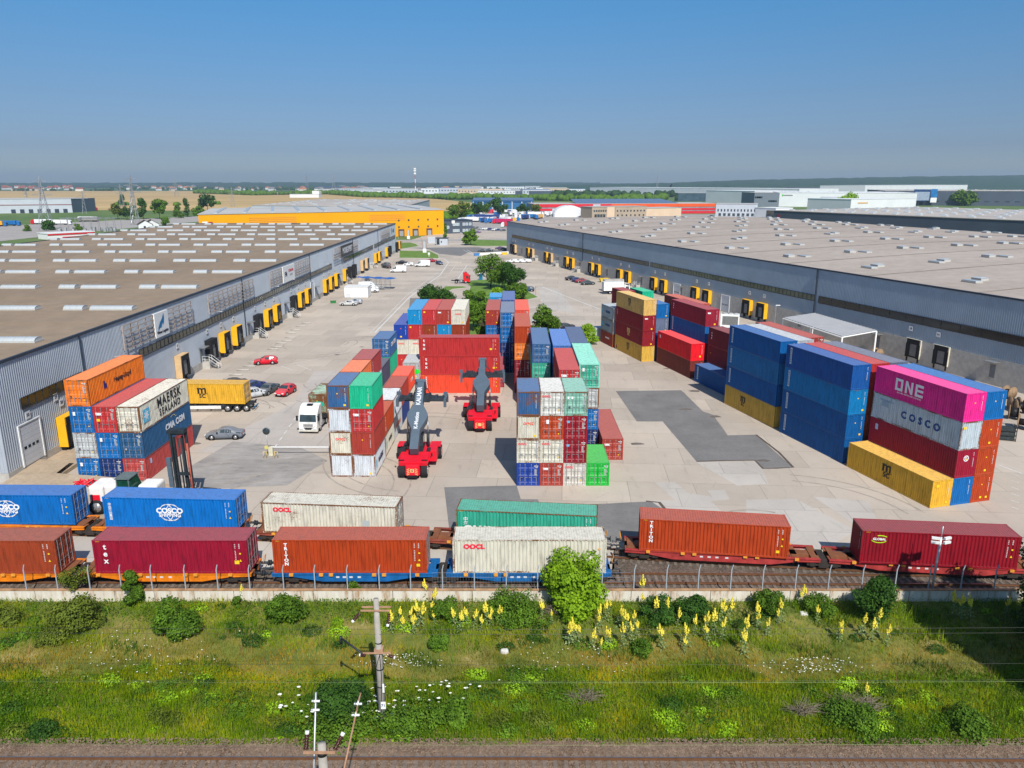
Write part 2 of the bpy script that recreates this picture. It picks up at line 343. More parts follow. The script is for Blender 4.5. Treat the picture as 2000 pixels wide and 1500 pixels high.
# kerbed lawns
KERB = plain('kerb_stone', (.5, .48, .45), .85, 0, .15)
def lawn(pts, h=.13):
    c = sum((Vector((p[0], p[1])) for p in pts), Vector((0, 0)))/len(pts)
    mb = MB(); mb.prism(pts, -.1, h-.02); tag(mb.build('kerb', KERB), kind='structure')
    inn = [(p[0]+(c.x-p[0])*.03, p[1]+(c.y-p[1])*.02) for p in pts]
    mb = MB(); mb.prism(inn, 0, h+.03); tag(mb.build('lawn', LAWN), kind='structure')
ISL = [at(960, 546)[:2], at(1000, 552)[:2], at(1040, 574)[:2], at(1053, 581)[:2], at(1022, 588)[:2], (3.4, 196), (3, 156), (-8.5, 156), (-11.5, 176), (-13, 200), at(918, 560)[:2], at(905, 549)[:2], at(935, 547)[:2]]
lawn(ISL)
lawn([at(779, 504)[:2], at(858, 505)[:2], at(857, 499)[:2], at(840, 491)[:2], at(779, 490)[:2]])
lawn([at(779, 487)[:2], at(818, 481)[:2], at(812, 477)[:2], at(800, 474)[:2], at(779, 475)[:2]])
lawn([at(905, 478)[:2], at(930, 481)[:2], at(996, 481)[:2], at(998, 470)[:2], at(918, 468)[:2]])
lawn([at(850, 575)[:2], at(884, 565)[:2], at(913, 562)[:2], at(905, 560)[:2], at(870, 560)[:2]])

# ------------------------------------------------------------------ railway cutting: slope, ballast, tracks
def zslope(y):
    """height of the waste ground between the yard wall and the lower track"""
    if y > 39.3: t = (y-39.3)/(53.7-39.3); return -1.55+1.15*t**.8
    if y > 38.3: return -1.55+.2*(39.3-y)
    if y > 33: return -1.35
    return -1.35-(33-y)*.12
def undul(x, y): return .10*math.sin(x*.31+y*.5)+.07*math.sin(x*.83-y*.9)+.05*math.sin(x*1.9+y*1.3)
SOIL = ground_mat('grassy_soil', [(.28, (.05, .075, .008)), (.45, (.11, .14, .015)), (.6, (.22, .19, .04)), (.75, (.42, .32, .16))], .35, 9, .95)
V = []; F = []; nx, ny = 221, 61
xs = np.linspace(-75, 75, nx); ys = np.concatenate([np.linspace(20, 38.6, 20), np.linspace(39.1, 53.95, ny-20)])
for j, y in enumerate(ys):
    for i, x in enumerate(xs): V.append((x, y, zslope(y)+(undul(x, y) if y > 39.3 and y < 53.5 else 0)))
F = [(j*nx+i, j*nx+i+1, (j+1)*nx+i+1, (j+1)*nx+i) for j in range(ny-1) for i in range(nx-1)]
tag(link('embankment', fastmesh('embankment', V, F, [SOIL])), kind='structure')
GRAVEL = ground_mat('ballast_gravel', [(.3, (.09, .055, .035)), (.5, (.17, .115, .075)), (.7, (.30, .215, .15))], 7, 4, .95, (.4, [(.35, (.62, .55, .48)), (.6, (1, 1, 1))]))
GRAVB = ground_mat('brown_ballast', [(.3, (.05, .036, .027)), (.5, (.105, .08, .06)), (.72, (.26, .21, .17))], 7, 4, .95, (.5, [(.35, (.6, .55, .5)), (.6, (1, 1, 1))]))
def ballast(name, pts, z0, mat, n=26000, area=None, seed=1):
    mb = MB(); mb.prism(pts, z0-.6, z0); return tag(mb.build(name, mat), kind='structure')
ballast('ballast', [(-75, 54.15), (75, 54.15), (75, 58.3), (42, 58.3), (9, 62), (8.6, 58.36), (-75, 58.36)], -.06, GRAVB)
ballast('track_bed', [(-75, 31.2), (75, 31.2), (75, 39.2), (30, 38.9), (0, 39.3), (-20, 38.9), (-40, 39.3), (-75, 39.1)], -1.22, GRAVEL)
# loose stones on the ballast
def stones(name, x0, x1, y0, y1, z, n, mat, s=.045):
    c = np.random.rand(n, 2)*[x1-x0, y1-y0]+[x0, y0]; V = []; F = []
    o = np.array([(1,0,0),(-1,0,0),(0,1,0),(0,-1,0),(0,0,1),(0,0,-1)], dtype=float); tri = [(0,2,4),(2,1,4),(1,3,4),(3,0,4)]
    sc = s*(.5+np.random.rand(n, 3)*1.1); an = np.random.rand(n)*6.28
    rot = np.stack([np.cos(an), np.sin(an)], 1)
    P = o[None]*sc[:, None, :]; x = P[..., 0]*rot[:, None, 0]-P[..., 1]*rot[:, None, 1]; y = P[..., 0]*rot[:, None, 1]+P[..., 1]*rot[:, None, 0]
    P = np.stack([x+c[:, None, 0], y+c[:, None, 1], P[..., 2]+z], 2).reshape(-1, 3)
    F = (np.arange(n)[:, None, None]*6+np.array(tri)[None]).reshape(-1, 3)
    return tag(link(name, fastmesh(name, P, F, [mat])), 'loose stones scattered over the track bed', 'gravel', None, 'stuff')
STONE = plain('stone', (.22, .155, .11), .9, 0, .55, 3)
stones('loose_gravel', -34, 34, 34.6, 39.5, -1.21, 30000, STONE, .05)
stones('loose_gravel', -50, 50, 54.3, 58.2, -.05, 15000, plain('brown_stone', (.15, .12, .095), .9, 0, .5, 3), .05)
RAILM = plain('rail_rust', (.16, .075, .035), .75, .1); RAILT = plain('rail_head', (.42, .41, .42), .28, .9, .1)
SLEEP = plain('sleeper_concrete', (.19, .15, .12), .9, 0, .3)
def resample(P, step):
    P = [Vector((p[0], p[1], 0)) for p in P]; out = []; acc = 0
    for a, b_ in zip(P[:-1], P[1:]):
        L = (b_-a).length; t = acc
        while t < L: out.append((a+(b_-a)*(t/L), (b_-a).normalized())); t += step
        acc = t-L
    return out
def track(center, z, label, sleepers=True, ties_z=-.02):
    root = empty('railway_track', (center[0][0], center[0][1], z), 0, label, 'railway track')
    o = Vector((center[0][0], center[0][1], 0)); C = [Vector((p[0], p[1], 0))-o for p in center]
    for s in (-1, 1):
        mb = MB(); pts = []
        for i, p in enumerate(C):
            d = (C[min(i+1, len(C)-1)]-C[max(i-1, 0)]).normalized(); pts.append((p+Vector((-d.y, d.x, 0))*s*.7525, Vector((-d.y, d.x, 0))))
        for (hw, z0, z1, m) in ((.07, .03, .055, 0), (.012, .055, .16, 0), (.036, .16, .19, 0), (.030, .19, .196, 1)):
            V = []; 
            for p, n in pts:
                for a, zz in ((-hw, z0), (hw, z0), (hw, z1), (-hw, z1)): V.append((p.x+n.x*a, p.y+n.y*a, zz))
            F = [(4*i+j, 4*i+4+j, 4*i+4+(j+1) % 4, 4*i+(j+1) % 4) for i in range(len(pts)-1) for j in range(4)]+[(0, 1, 2, 3)]
            mb.add(V, F, m)
        mb.build('rail', [RAILM, RAILT], root)
    if sleepers:
        mb = MB()
        for p, d in resample([c[:2] for c in C], .62):
            M = Matrix.Translation(p) @ Matrix.Rotation(math.atan2(d.y, d.x), 4, 'Z')
            mb.box(-.12, .12, -1.25, 1.25, -.14, ties_z, 0, M)
        mb.build('sleepers', SLEEP, root)
    return root
track([(-75, 36.95), (-40, 36.95), (0, 36.95), (40, 36.75), (75, 36.5)], -1.2, 'rusty single track along the bottom of the grassy slope', ties_z=.012)
NEAR_C = [(-75, 56.62), (-20, 56.62), (9, 56.6), (45, 56.1), (75, 55.6)]
FAR_C = [(-75, 66.6), (-48, 65.7), (-36.7, 65.05), (-25, 64.4), (-10.5, 63.1), (7, 61.2), (10.8, 60.7), (22.8, 59.2), (28.4, 58.6), (45, 57.3), (75, 55.9)]
track(NEAR_C, 0.0, 'railway track beside the low concrete wall, under the nearer row of wagons')
track(FAR_C, 0.0, 'railway track curving in from the yard, under the farther row of wagons')

# ------------------------------------------------------------------ shipping containers
HWC = 1.219
def corr(n0, n1, period, depth):
    """trapezoid corrugation: list of (position, offset)"""
    n = max(1, round((n1-n0)/period)); p = (n1-n0)/n; out = []
    for i in range(n):
        a = n0+i*p; out += [(a, 0), (a+p*.26, 0), (a+p*.5, -depth), (a+p*.76, -depth)]
    out.append((n1, 0)); return out
CM = {}
def cmeshes(L, H):
    k = (L, H)
    if k in CM: return CM[k]
    h = L/2; mb = MB()
    for s in (-1, 1):                                   # long sides
        prof = corr(-h+.17, h-.17, .29, .065)
        V = []
        for y, o in prof: V += [(s*(HWC-.012+o), y, .15), (s*(HWC-.012+o), y, H-.09)]
        F = [(2*i, 2*i+2, 2*i+3, 2*i+1) if s > 0 else (2*i, 2*i+1, 2*i+3, 2*i+2) for i in range(len(prof)-1)]
        mb.add(V, F)
    prof = corr(-h+.12, h-.12, .21, .022); V = []       # roof
    for y, o in prof: V += [(-HWC+.06, y, H-.022+o), (HWC-.06, y, H-.022+o)]
    mb.add(V, [(2*i, 2*i+1, 2*i+3, 2*i+2) for i in range(len(prof)-1)])
    prof = corr(-HWC+.15, HWC-.15, .25, .05); V = []    # blank end
    for x, o in prof: V += [(x, h-.02+o, .15), (x, h-.02+o, H-.11)]
    mb.add(V, [(2*i+1, 2*i+3, 2*i+2, 2*i) for i in range(len(prof)-1)])
    mb.box(-HWC+.05, HWC-.05, -h+.1, h-.1, .05, .14)
    body = mb.mesh('container_body')
    mb = MB()
    for sx in (-1, 1):
        for sy in (-1, 1):
            x0, x1 = sorted((sx*(HWC-.15), sx*(HWC-.002))); y0, y1 = sorted((sy*(h-.15), sy*(h-.004)))
            mb.box(x0, x1, y0, y1, .118, H-.118)
            x0, x1 = sorted((sx*(HWC-.162), sx*HWC)); y0, y1 = sorted((sy*(h-.178), sy*h))
            mb.box(x0, x1, y0, y1, 0, .118); mb.box(x0, x1, y0, y1, H-.118, H)
        x0, x1 = sorted((sx*(HWC-.06), sx*(HWC-.004)))
        mb.box(x0, x1, -h+.178, h-.178, H-.1, H-.012); x0, x1 = sorted((sx*(HWC-.05), sx*(HWC-.006))); mb.box(x0, x1, -h+.178, h-.178, .02, .16)
    for sy in (-1, 1):
        y0, y1 = sorted((sy*(h-.1), sy*(h-.012)))
        mb.box(-HWC+.16, HWC-.16, y0, y1, H-.125, H-.02); mb.box(-HWC+.16, HWC-.16, y0, y1, .02, .16)
    frame = mb.mesh('container_frame')
    mb = MB()                                           # one door leaf (left, x<0), outer face at y=-h+.03
    x0, x1 = -HWC+.155, -.012
    zz = [.17]+[.17+(H-.17-.13)*t for t in (.07, .11, .24, .28, .42, .46, .60, .64, .78, .82, .93)]+[H-.13]
    off = [0, 0, .045, .045, 0, 0, .045, .045, 0, 0, .045, 0, 0]
    V = []
    for z, o in zip(zz, off): V += [(x0, -h+.05+o, z), (x1, -h+.05+o, z)]
    mb.add(V, [(2*i, 2*i+1, 2*i+3, 2*i+2) for i in range(len(zz)-1)])
    mb.box(x0, x0+.05, -h+.03, -h+.1, .165, H-.128); mb.box(x1-.05, x1, -h+.03, -h+.1, .165, H-.128)
    door = mb.mesh('container_door')
    bars = []
    for x in (-.86, -.34):
        mb = MB(); mb.cyl((x, -h+.012, .12), (x, -h+.012, H-.1), .024, 0, 6)
        mb.box(x-.06, x+.06, -h-.0, -h+.04, .62, .68); mb.box(x-.02, x+.28, -h-.006, -h+.012, .93, .975)
        for z in (.2, .8, H*.5, H-.8, H-.2): mb.box(x-.05, x+.05, -h+.002, -h+.03, z-.03, z+.03)
        bars.append(mb.mesh('locking_bar', [STEEL]))
    CM[k] = (body, frame, door, bars); return CM[k]
# ---- lettering
TM = {}
def textmesh(s, size, bold=.02, vertical=False, spacing=1.0, sx=1.0, shear=0.0, lh=.92):
    k = (s, size, bold, vertical, spacing, sx, shear)
    if k in TM: return TM[k]
    cu = bpy.data.curves.new('t', 'FONT'); cu.body = '\n'.join(s) if vertical else s
    cu.size = size; cu.align_x = 'CENTER'; cu.align_y = 'CENTER'; cu.offset = bold*size; cu.extrude = .004
    cu.space_character = spacing; cu.space_line = lh; cu.shear = shear; cu.resolution_u = 3
    o = bpy.data.objects.new('t', cu); COL.objects.link(o)
    dg = bpy.context.evaluated_depsgraph_get(); dg.update()
    me = bpy.data.meshes.new_from_object(o.evaluated_get(dg)); bpy.data.objects.remove(o); bpy.data.curves.remove(cu)
    me.name = 'lettering'; me.materials.clear()
    if sx != 1.0: me.transform(Matrix.Diagonal((sx, 1, 1, 1)))
    TM[k] = me; return me
def flat(polys, name='emblem', t=.005):
    """polys: list of (points, material index); flat raised shapes in the xy plane"""
    mb = MB()
    for P, m in polys: mb.prism(P, 0, t+m*.002, m)
    return mb
def rect(x0, y0, x1, y1): return [(x0, y0), (x1, y0), (x1, y1), (x0, y1)]
def dashes(n, w, h, gap, seed=0):
    """a column of small stencilled characters seen too small to read"""
    rnd = random.Random(seed); P = []
    for i in range(n):
        y = -i*(h+gap)
        if rnd.random() < .12: continue
        P += [(rect(-w/2, y, w/2, y+h*.3), 0), (rect(-w/2, y+h*.6, w/2*(rnd.random()), y+h*.9), 0)]
    return P
def arc(cx, cy, rx, ry, a0, a1, w, n=22):
    o = [(cx+(rx+w/2)*math.cos(a), cy+(ry+w/2)*math.sin(a)) for a in np.linspace(a0, a1, n)]
    i = [(cx+(rx-w/2)*math.cos(a), cy+(ry-w/2)*math.sin(a)) for a in np.linspace(a1, a0, n)]
    return [[o[k], o[k+1], i[n-2-k], i[n-1-k]] for k in range(n-1)]
def globe():
    P = []
    for a0, a1 in ((R(22), R(158)), (R(202), R(338))):
        for q in arc(0, 0, 1.0, .78, a0, a1, .07): P.append((q, 0))
    for cx in (-.36, .36):
        for a0, a1 in ((R(28), R(152)), (R(208), R(332))):
            for q in arc(cx*.8, 0, .62, .76, a0, a1, .055): P.append((q, 0))
    return P
def star7(r, n=7):
    return [((r if i % 2 == 0 else r*.42)*math.sin(math.pi*i/n), (r if i % 2 == 0 else r*.42)*math.cos(math.pi*i/n)) for i in range(2*n)]
WH = (.80, .80, .80); BK = (.02, .02, .025); RD = (.75, .03, .06); OCR = (.82, .12, .12); YE = (.85, .55, .02); LB = (.12, .52, .72); NB = (.02, .06, .22); GD = (.75, .55, .18); FB = (.10, .30, .34)
def place(root, name, me, col, side, u, v, L, H, flip, rot=0, proud=.004):
    """put a flat mark on the side facing as the photograph sees it: u from the left edge, v up"""
    hw = HWC; h = L/2
    if side == 'R': M = Matrix(((0,0,1,hw+proud),(1,0,0,-h+u),(0,1,0,v),(0,0,0,1)))
    elif side == 'L': M = Matrix(((0,0,-1,-hw-proud),(-1,0,0,h-u),(0,1,0,v),(0,0,0,1)))
    elif side == 'N': M = Matrix(((1,0,0,-hw+u),(0,0,-1,-h-proud),(0,1,0,v),(0,0,0,1)))
    if rot: M = M @ Matrix.Rotation(rot, 4, 'Z')
    if flip: M = Matrix.Rotation(math.pi, 4, 'Z') @ M
    if me.materials and len(me.materials) > 1 or col is None: o = link(name, me, root, M=M)
    else: o = link(name, me, root, M=M, mat=decal(col))
    return o
FM = {}
def cached(k, f):
    if k not in FM: FM[k] = f()
    return FM[k]
def logo(root, kind, side, L, H, flip, u=None, v=None, s=1.0, col=None):
    T = lambda st, sz, c, uu, vv, pr=.004, **kw: place(root, 'lettering', textmesh(st, sz, **kw), c, side, uu, vv, L, H, flip, proud=pr)
    E = lambda key, polys, c, uu, vv, pr=.004: place(root, 'emblem', cached(key, lambda: flat(polys()).mesh('emblem')), c, side, uu, vv, L, H, flip, proud=pr)
    mid = L/2 if side != 'N' else HWC
    u = mid if u is None else u; v = H*.53 if v is None else v
    if kind == 'm_over_sc':
        c = col or BK
        E('em%.2f' % s, lambda: [([(x*s, y*s) for x, y in p], 0) for p in ([(-.72, .08), (-.42, .08), (-.42, .98), (-.80, .98), (-.80, .86), (-.72, .82)], [(-.14, .08), (.14, .08), (.14, .80), (-.14, .80)], [(.44, .08), (.72, .08), (.72, .74), (.44, .74)], [(-.42, .76), (.14, .76), (.14, .80), (.44, .74), (.72, .74), (.68, .92), (.50, 1.0), (.22, .97), (.0, .86), (-.16, .99), (-.34, .96), (-.42, .86)], [(-.86, .0), (.95, .0), (.95, .045), (-.86, .045)])], c, u, v-.05)
        T('SC', .86*s, c, u+.02, v-.47*s, bold=.03, spacing=1.12)
    elif kind == 'globe':
        E('globe', globe, WH, u, v); T('COSCO', .66, WH, u, v+.15, .012, bold=.05, sx=1.05); T('SHIPPING', .46, WH, u, v-.27, .012, bold=.03, sx=1.0, spacing=1.05)
        T('中远海运集运', .30, WH, .62, H*.52, vertical=True, bold=.01)
    elif kind == 'flower_red':
        T('OOCL', .52*s, RD, u, v, bold=.06, sx=1.12)
    elif kind == 'small_red': T('OOCL', .34*s, OCR, u, v, bold=.05, sx=1.1)
    elif kind == 'tex_v': T('tex', .66*s, WH, u, v, vertical=True, bold=.025)
    elif kind == 'tex': T('tex', .52*s, WH, u, v, bold=.06)
    elif kind == 'triton_v': T('TRITON', .36*s, WH, u, v, vertical=True, bold=.045, sx=1.15)
    elif kind == 'box_v':
        E('whitebar%.1f' % s, lambda: [(rect(-.17*s, -1.02*s, .17*s, 1.02*s), 0)], (.62, .68, .72), u, v)
        T('BEACON', .33*s, NB, u, v, .014, vertical=True, bold=.03)
    elif kind == 'star_name':
        E('lbsq', lambda: [(rect(-.72, -.72, .72, .72), 0)], LB, 1.5, v)
        E('star7', lambda: [(star7(.66), 0)], WH, 1.5, v, .014)
        if L > 8: T('MAERSK', 1.5, BK, 7.1, v+.48, bold=.025, spacing=1.15); T('SEALAND', 1.08, BK, 7.1, v-.66, bold=.025, spacing=1.22)
        else: T('MAERSK', .72, NB, 3.6, v, bold=.02, spacing=1.1)
    elif kind == 'one':
        def g():
            P = []; t = .27; w, h = 1.05, 1.3
            def b(x0, y0, x1, y1): P.append((rect(x0, y0, x1, y1), 0))
            x = -1.95; b(x, -h/2, x+t, h/2); b(x+w-t, -h/2, x+w, h/2); b(x+t, h/2-t, x+w-t, h/2); b(x+t, -h/2, x+w-t, -h/2+t)
            x = -.55; b(x, -h/2, x+t, h/2); b(x+w-t, -h/2, x+w, h/2); P.append(([(x+t, h/2), (x+t, h/2-.42), (x+w-t, -h/2), (x+w-t, -h/2+.42)], 0))
            x = .85; b(x, -h/2, x+t, h/2); b(x+t, h/2-t, x+w, h/2); b(x+t, -.12, x+w, .12); b(x+t, -h/2, x+w, -h/2+t)
            return P
        E('one', g, (.78, .78, .78), u, v+.18); T('OCEAN NETWORK EXPRESS', .21, WH, u+.05, v-.68, bold=.02, spacing=1.3)
    elif kind == 'cosco_wide':
        T('COSCO', 1.05, NB, 7.0, H*.5, bold=.04, spacing=1.75); E('oldletters', lambda: [(rect(-.5, .8, 1.6, .92), 0), (rect(-.1, .2, .9, .75), 0)], (.30, .38, .45), 1.6, H*.5)
    elif kind == 'sd':
        E('ring', lambda: [(q, 0) for q in arc(0, 0, .27, .27, 0, 2*math.pi, .09, 20)], WH, u, v); T('D', .34, WH, u, v, bold=.04)
    elif kind == 'anchor_name':
        E('navysq', lambda: [(rect(-.3, -.42, -.02, .42), 0), (rect(.04, -.42, .3, .1), 0), (rect(-.02, -.1, .3, .06), 0)], (.02, .03, .20), 3.4, v); T('Hapag-Lloyd', .72, BK, 7.2, v+.05, bold=.03, spacing=1.05)
    elif kind == 'cma': T('CMA CGM', 1.0, WH, 7.9, H*.55, bold=.05, spacing=1.1); E('dots', lambda: [(rect(-.5+.3*i, .05*i*(3-i), -.3+.3*i, .1+.05*i*(3-i)), 0) for i in range(5)], (.7, .6, .3), 7.4, H*.86)
    elif kind == 'china': T('CHINA SHIPPING', 1.05, WH, L*.45, H*.36, bold=.05, spacing=1.25); T('中海', .42, WH, .85, H*.64, vertical=True, bold=.01)
    elif kind == 'swoosh':
        T('GLOBAL', .27, WH, u, v, bold=.04); E('swoosh', lambda: [(q, 0) for q in arc(0, 0, .62, .3, R(200), R(330), .07)+arc(.05, .02, .66, .3, R(40), R(110), .08)], (.45, .70, .02), u, v)
    elif kind == 'word': T(col[0], col[2] if len(col) > 2 else .5, col[1], u, v, bold=.04)
    elif kind == 'codes':     # number, size and warning marks at the right end of a long side
        E('codecol', lambda: dashes(11, .09, .08, .06, 3), WH, L-.95 if side != 'N' else 2.0, H*.86)
        if side != 'N':
            E('codecol2', lambda: dashes(4, .09, .1, .05, 5), WH, L-.62, H*.86)
            E('warn', lambda: [(rect(-.06, 0, .08, .13), 0), ([(-.1, -.62), (.1, -.62), (0, -.42)], 0)], YE, L-.6, H*.58)
            E('hcstripe', lambda: [(rect(-.16+.09*i, 0, -.12+.09*i, .05), 0) for i in range(4)], YE, .45, H-.14)
    elif kind == 'sticker': E('sticker%.2f' % s, lambda: [(rect(-.14*s, -.12*s, .14*s, .12*s), 0)], col or YE, u, v)
    elif kind == 'square': E('square%.2f' % s, lambda: [(rect(-.25*s, -.4*s, .25*s, .4*s), 0)], col or WH, u, v)
    elif kind == 'oval': E('oval', lambda: [([(.75*math.cos(a), .38*math.sin(a)) for a in np.linspace(0, 6, 16)], 0)], col, u, v)
def door_marks(root, L, H, flip, seed):
    rnd = random.Random(seed)
    def g():
        P = [(rect(.62, 1.35, 1.05, 1.43), 0), (rect(.78, 1.2, 1.0, 1.27), 0)]
        for j in range(6): P.append((rect(.66, .95-j*.12, .66+rnd.uniform(.18, .36), 1.0-j*.12), 0))
        for j in range(3): P.append((rect(.28, .55-j*.12, .28+rnd.uniform(.05, .12), .6-j*.12), 0))
        return P
    k = 'doormarks%d' % (seed % 5)
    place(root, 'door_marking', cached(k, lambda: flat(g()).mesh('door_marking')), (.68, .68, .66), 'N', HWC, H-1.75, L, H, flip, proud=-.015)
    if seed % 2: place(root, 'door_plate', cached('plate%d' % (seed % 3), lambda: flat([(rect(-.08, -.1, .08, .1), 0)]).mesh('door_plate')), BK if seed % 3 else (.4, .4, .4), 'N', .55, H*.36, L, H, flip, proud=-.012)
    if seed % 3 == 1: place(root, 'warning_label', cached('warntri', lambda: flat([([(-.09, -.08), (.09, -.08), (0, .09)], 0)]).mesh('warning_label')), YE, 'N', 1.9, H*.25, L, H, flip, proud=-.012)
CCOUNT = [0]
C20, C40, HC = (6.058, 2.591), (12.192, 2.591), (12.192, 2.896)
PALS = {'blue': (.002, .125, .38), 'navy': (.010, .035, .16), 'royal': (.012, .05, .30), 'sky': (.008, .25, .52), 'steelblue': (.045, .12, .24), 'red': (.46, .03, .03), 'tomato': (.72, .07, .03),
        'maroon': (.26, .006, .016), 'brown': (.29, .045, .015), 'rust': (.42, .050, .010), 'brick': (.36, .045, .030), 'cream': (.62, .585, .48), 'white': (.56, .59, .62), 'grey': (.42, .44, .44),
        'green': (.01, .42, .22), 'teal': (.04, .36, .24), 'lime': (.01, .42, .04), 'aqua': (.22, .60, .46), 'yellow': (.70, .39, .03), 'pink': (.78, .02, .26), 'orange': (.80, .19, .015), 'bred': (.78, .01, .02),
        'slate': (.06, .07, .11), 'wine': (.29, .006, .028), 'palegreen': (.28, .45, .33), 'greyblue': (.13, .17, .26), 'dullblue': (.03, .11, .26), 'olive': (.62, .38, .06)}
def container(corner, z, ang, size, colname, label, doors=True, marks=(), rust=.3, group='shipping containers', doorcol=None):
    """corner: the ground point of the near left bottom corner; ang: heading of the long axis from +Y clockwise"""
    L, H = size; i = CCOUNT[0]; CCOUNT[0] += 1
    rnd = random.Random(i*13+5)
    a = ang; d = Vector((math.sin(a), math.cos(a), 0)); r = Vector((math.cos(a), -math.sin(a), 0))
    c = Vector((corner[0], corner[1], 0))+r*HWC+d*L/2; c.z = z
    flip = not doors
    root = empty('shipping_container', c, -a+(math.pi if flip else 0), label, 'shipping container', group)
    body, frame, door, bars = cmeshes(L, H)
    col = PALS[colname] if isinstance(colname, str) else colname
    k = 1+rnd.uniform(-.06, .06); col = tuple(min(1, x*k) for x in col)+(rust,)
    def part(n, me, parent, m, M=None):
        o = link(n, me, parent, mat=m, M=M) if M is not None else link(n, me, parent, mat=m)
        o.color = col; return o
    part('body', body, root, PAINT); f = part('frame', frame, root, FRAMEP); f.color = col[:3]+(min(1, rust*1.7+.12),)
    for s in (0, 1):
        M = Matrix.Identity(4) if s == 0 else Matrix.Diagonal((-1, 1, 1, 1))
        dr = part('door', door, root, PAINT, M)
        if doorcol: dr.color = PALS[doorcol]+(rust,)
        if doors or L*0+rnd.random() < 2:
            for b_ in bars: link('locking_bar', b_, dr)
    if doors: door_marks(root, L, H, flip, i)
    elif True:
        logo(root, 'codes', 'N', L, H, flip)
        if rnd.random() < .4: logo(root, 'sticker', 'N', L, H, flip, u=1.15, v=H*.65, s=.5)
        if rnd.random() < .35: logo(root, 'sticker', 'N', L, H, flip, u=1.9, v=H*.16, s=.9)
    for m in marks:
        m = dict(m) if isinstance(m, dict) else {'kind': m[0], 'side': m[1], **(m[2] if len(m) > 2 else {})}
        logo(root, m.pop('kind'), m.pop('side'), L, H, flip, **m)
    return root
Z20 = 2.60; ZH = 2.905
# ---- trains (containers carried on the wagons)
def sideon(x, y, ang_deg, z, colname, label, marks, size=HC, doors=False, rust=.15):
    """a container lying along the track, its long side towards the camera; x, y = front left bottom corner"""
    a = R(90-ang_deg); d = Vector((math.sin(a), math.cos(a), 0)); r = Vector((math.cos(a), -math.sin(a), 0))
    bl = Vector((x, y, 0))-r*2*HWC                       # back left corner = near-left seen along d
    return container((bl.x, bl.y), z, a, size, colname, label, doors, marks, rust, 'containers on the railway wagons')
DK = 1.17
sideon(-48.2, 55.28, 0, DK, 'brown', 'rust red container on the orange wagon of the nearer track, at the left frame edge', [('codes', 'R')], doors=False)
sideon(-33.1, 55.32, 0, DK, 'wine', 'dark crimson container on the orange wagon, white letters down its left end', [('tex_v', 'R', dict(u=.95, v=1.72, s=1.0)), ('codes', 'R'), ('sticker', 'R', dict(u=11.3, v=1.0, s=1.3))])
sideon(-18.95, 55.42, 0, DK, 'rust', 'orange red container on the blue wagon with white letters down its left end', [('triton_v', 'R', dict(u=1.05, v=1.62)), ('codes', 'R'), ('sticker', 'R', dict(u=11.5, v=.7))])
sideon(-4.7, 55.42, 0, DK, 'cream', 'cream container on the blue wagon behind the bright green tree, red letters at upper left', [('flower_red', 'R', dict(u=1.7, v=2.3)), ('hc', 'R')] and [('flower_red', 'R', dict(u=1.7, v=2.3)), ('sticker', 'R', dict(u=11.6, v=2.1, s=.6, col=(.8, .4, .1)))], rust=.42)
sideon(-48.9, 64.5, -2, DK, 'sky', 'bright blue container with white globe emblem on the farther track, cut by the left frame edge', [('globe', 'R'), ('codes', 'R')], rust=.02) if False else None
for (x, y, a_, lab) in ((-51.9, 64.55, -1.0, 'bright blue container with white globe emblem on the farther track, at the left frame edge'), (-36.75, 63.95, -3.0, 'bright blue container with white globe emblem, right one of two on the farther orange wagon')):
    sideon(x, y, a_, DK, (.001, .14, .46), lab, [('globe', 'R'), ('codes', 'R')], rust=.03)
sideon(-22.15, 62.75, -4.9, DK, 'cream', 'rusty cream container with red letters on the farther red brown wagon', [('flower_red', 'R', dict(u=1.9, v=2.25)), ('square', 'R', dict(u=9.4, v=1.0, s=1.3, col=(.42, .47, .46)))], rust=.62)
sideon(-4.85, 61.2, -6.2, DK, 'teal', 'sea green container with rusty pale roof half hidden behind the front cream container', [('china', 'R'), ('codes', 'R')], rust=.5)
sideon(10.75, 59.38, -7.6, DK, 'rust', 'orange red container with white vertical letters on the left half of the red wagon', [('triton_v', 'R', dict(u=.95, v=1.75)), ('codes', 'R'), ('sticker', 'R', dict(u=11.3, v=.6))])
sideon(28.4, 57.08, -5.6, DK, 'maroon', 'dark red container with green swoosh emblem behind the camera mast', [('swoosh', 'R', dict(u=1.35, v=2.2)), ('codes', 'R')], doors=False, rust=.05)

# ---- block standing left of the reach stackers, two columns wide
DX = Vector((-19.84, 79.1, 0)); DA = R(1.05)
def grid(o, ang, dx, dy):
    d = Vector((math.sin(ang), math.cos(ang), 0)); r = Vector((math.cos(ang), -math.sin(ang), 0))
    p = o+r*dx+d*dy; return (p.x, p.y)
GL = 'containers in the block left of the reach stackers'
def gd(c, bay, lv, col, label, **kw):
    return container(grid(DX, DA, c*2.47, bay*6.3), lv*Z20, DA, C20, col, label, group=GL, **kw)
gd(0, 0, 0, 'white', 'bottom left whitish container in the front face of the stack right of the barrier', doors=False, rust=.5)
gd(0, 0, 1, 'cream', 'rusty cream container with red letters, second from bottom, right of the barrier arm', doors=False, rust=.55, marks=[('small_red', 'N', dict(v=1.75))])
gd(0, 0, 2, 'white', 'pale grey container third from bottom, directly right of the white lorry cab', doors=False, rust=.45)
gd(0, 0, 3, 'dullblue', 'rusty blue container on top of the stack, right of the green box on the lorry', doors=False, rust=.62)
gd(1, 0, 0, 'white', 'bottom right whitish container of the stack beside the left reach stacker, letters on its side', doors=False, rust=.45, marks=[('word', 'R', dict(u=3.2, v=1.3, col=('MAERSK', (.03, .04, .12), .78))), ('square', 'R', dict(u=.8, v=1.3, col=LB))])
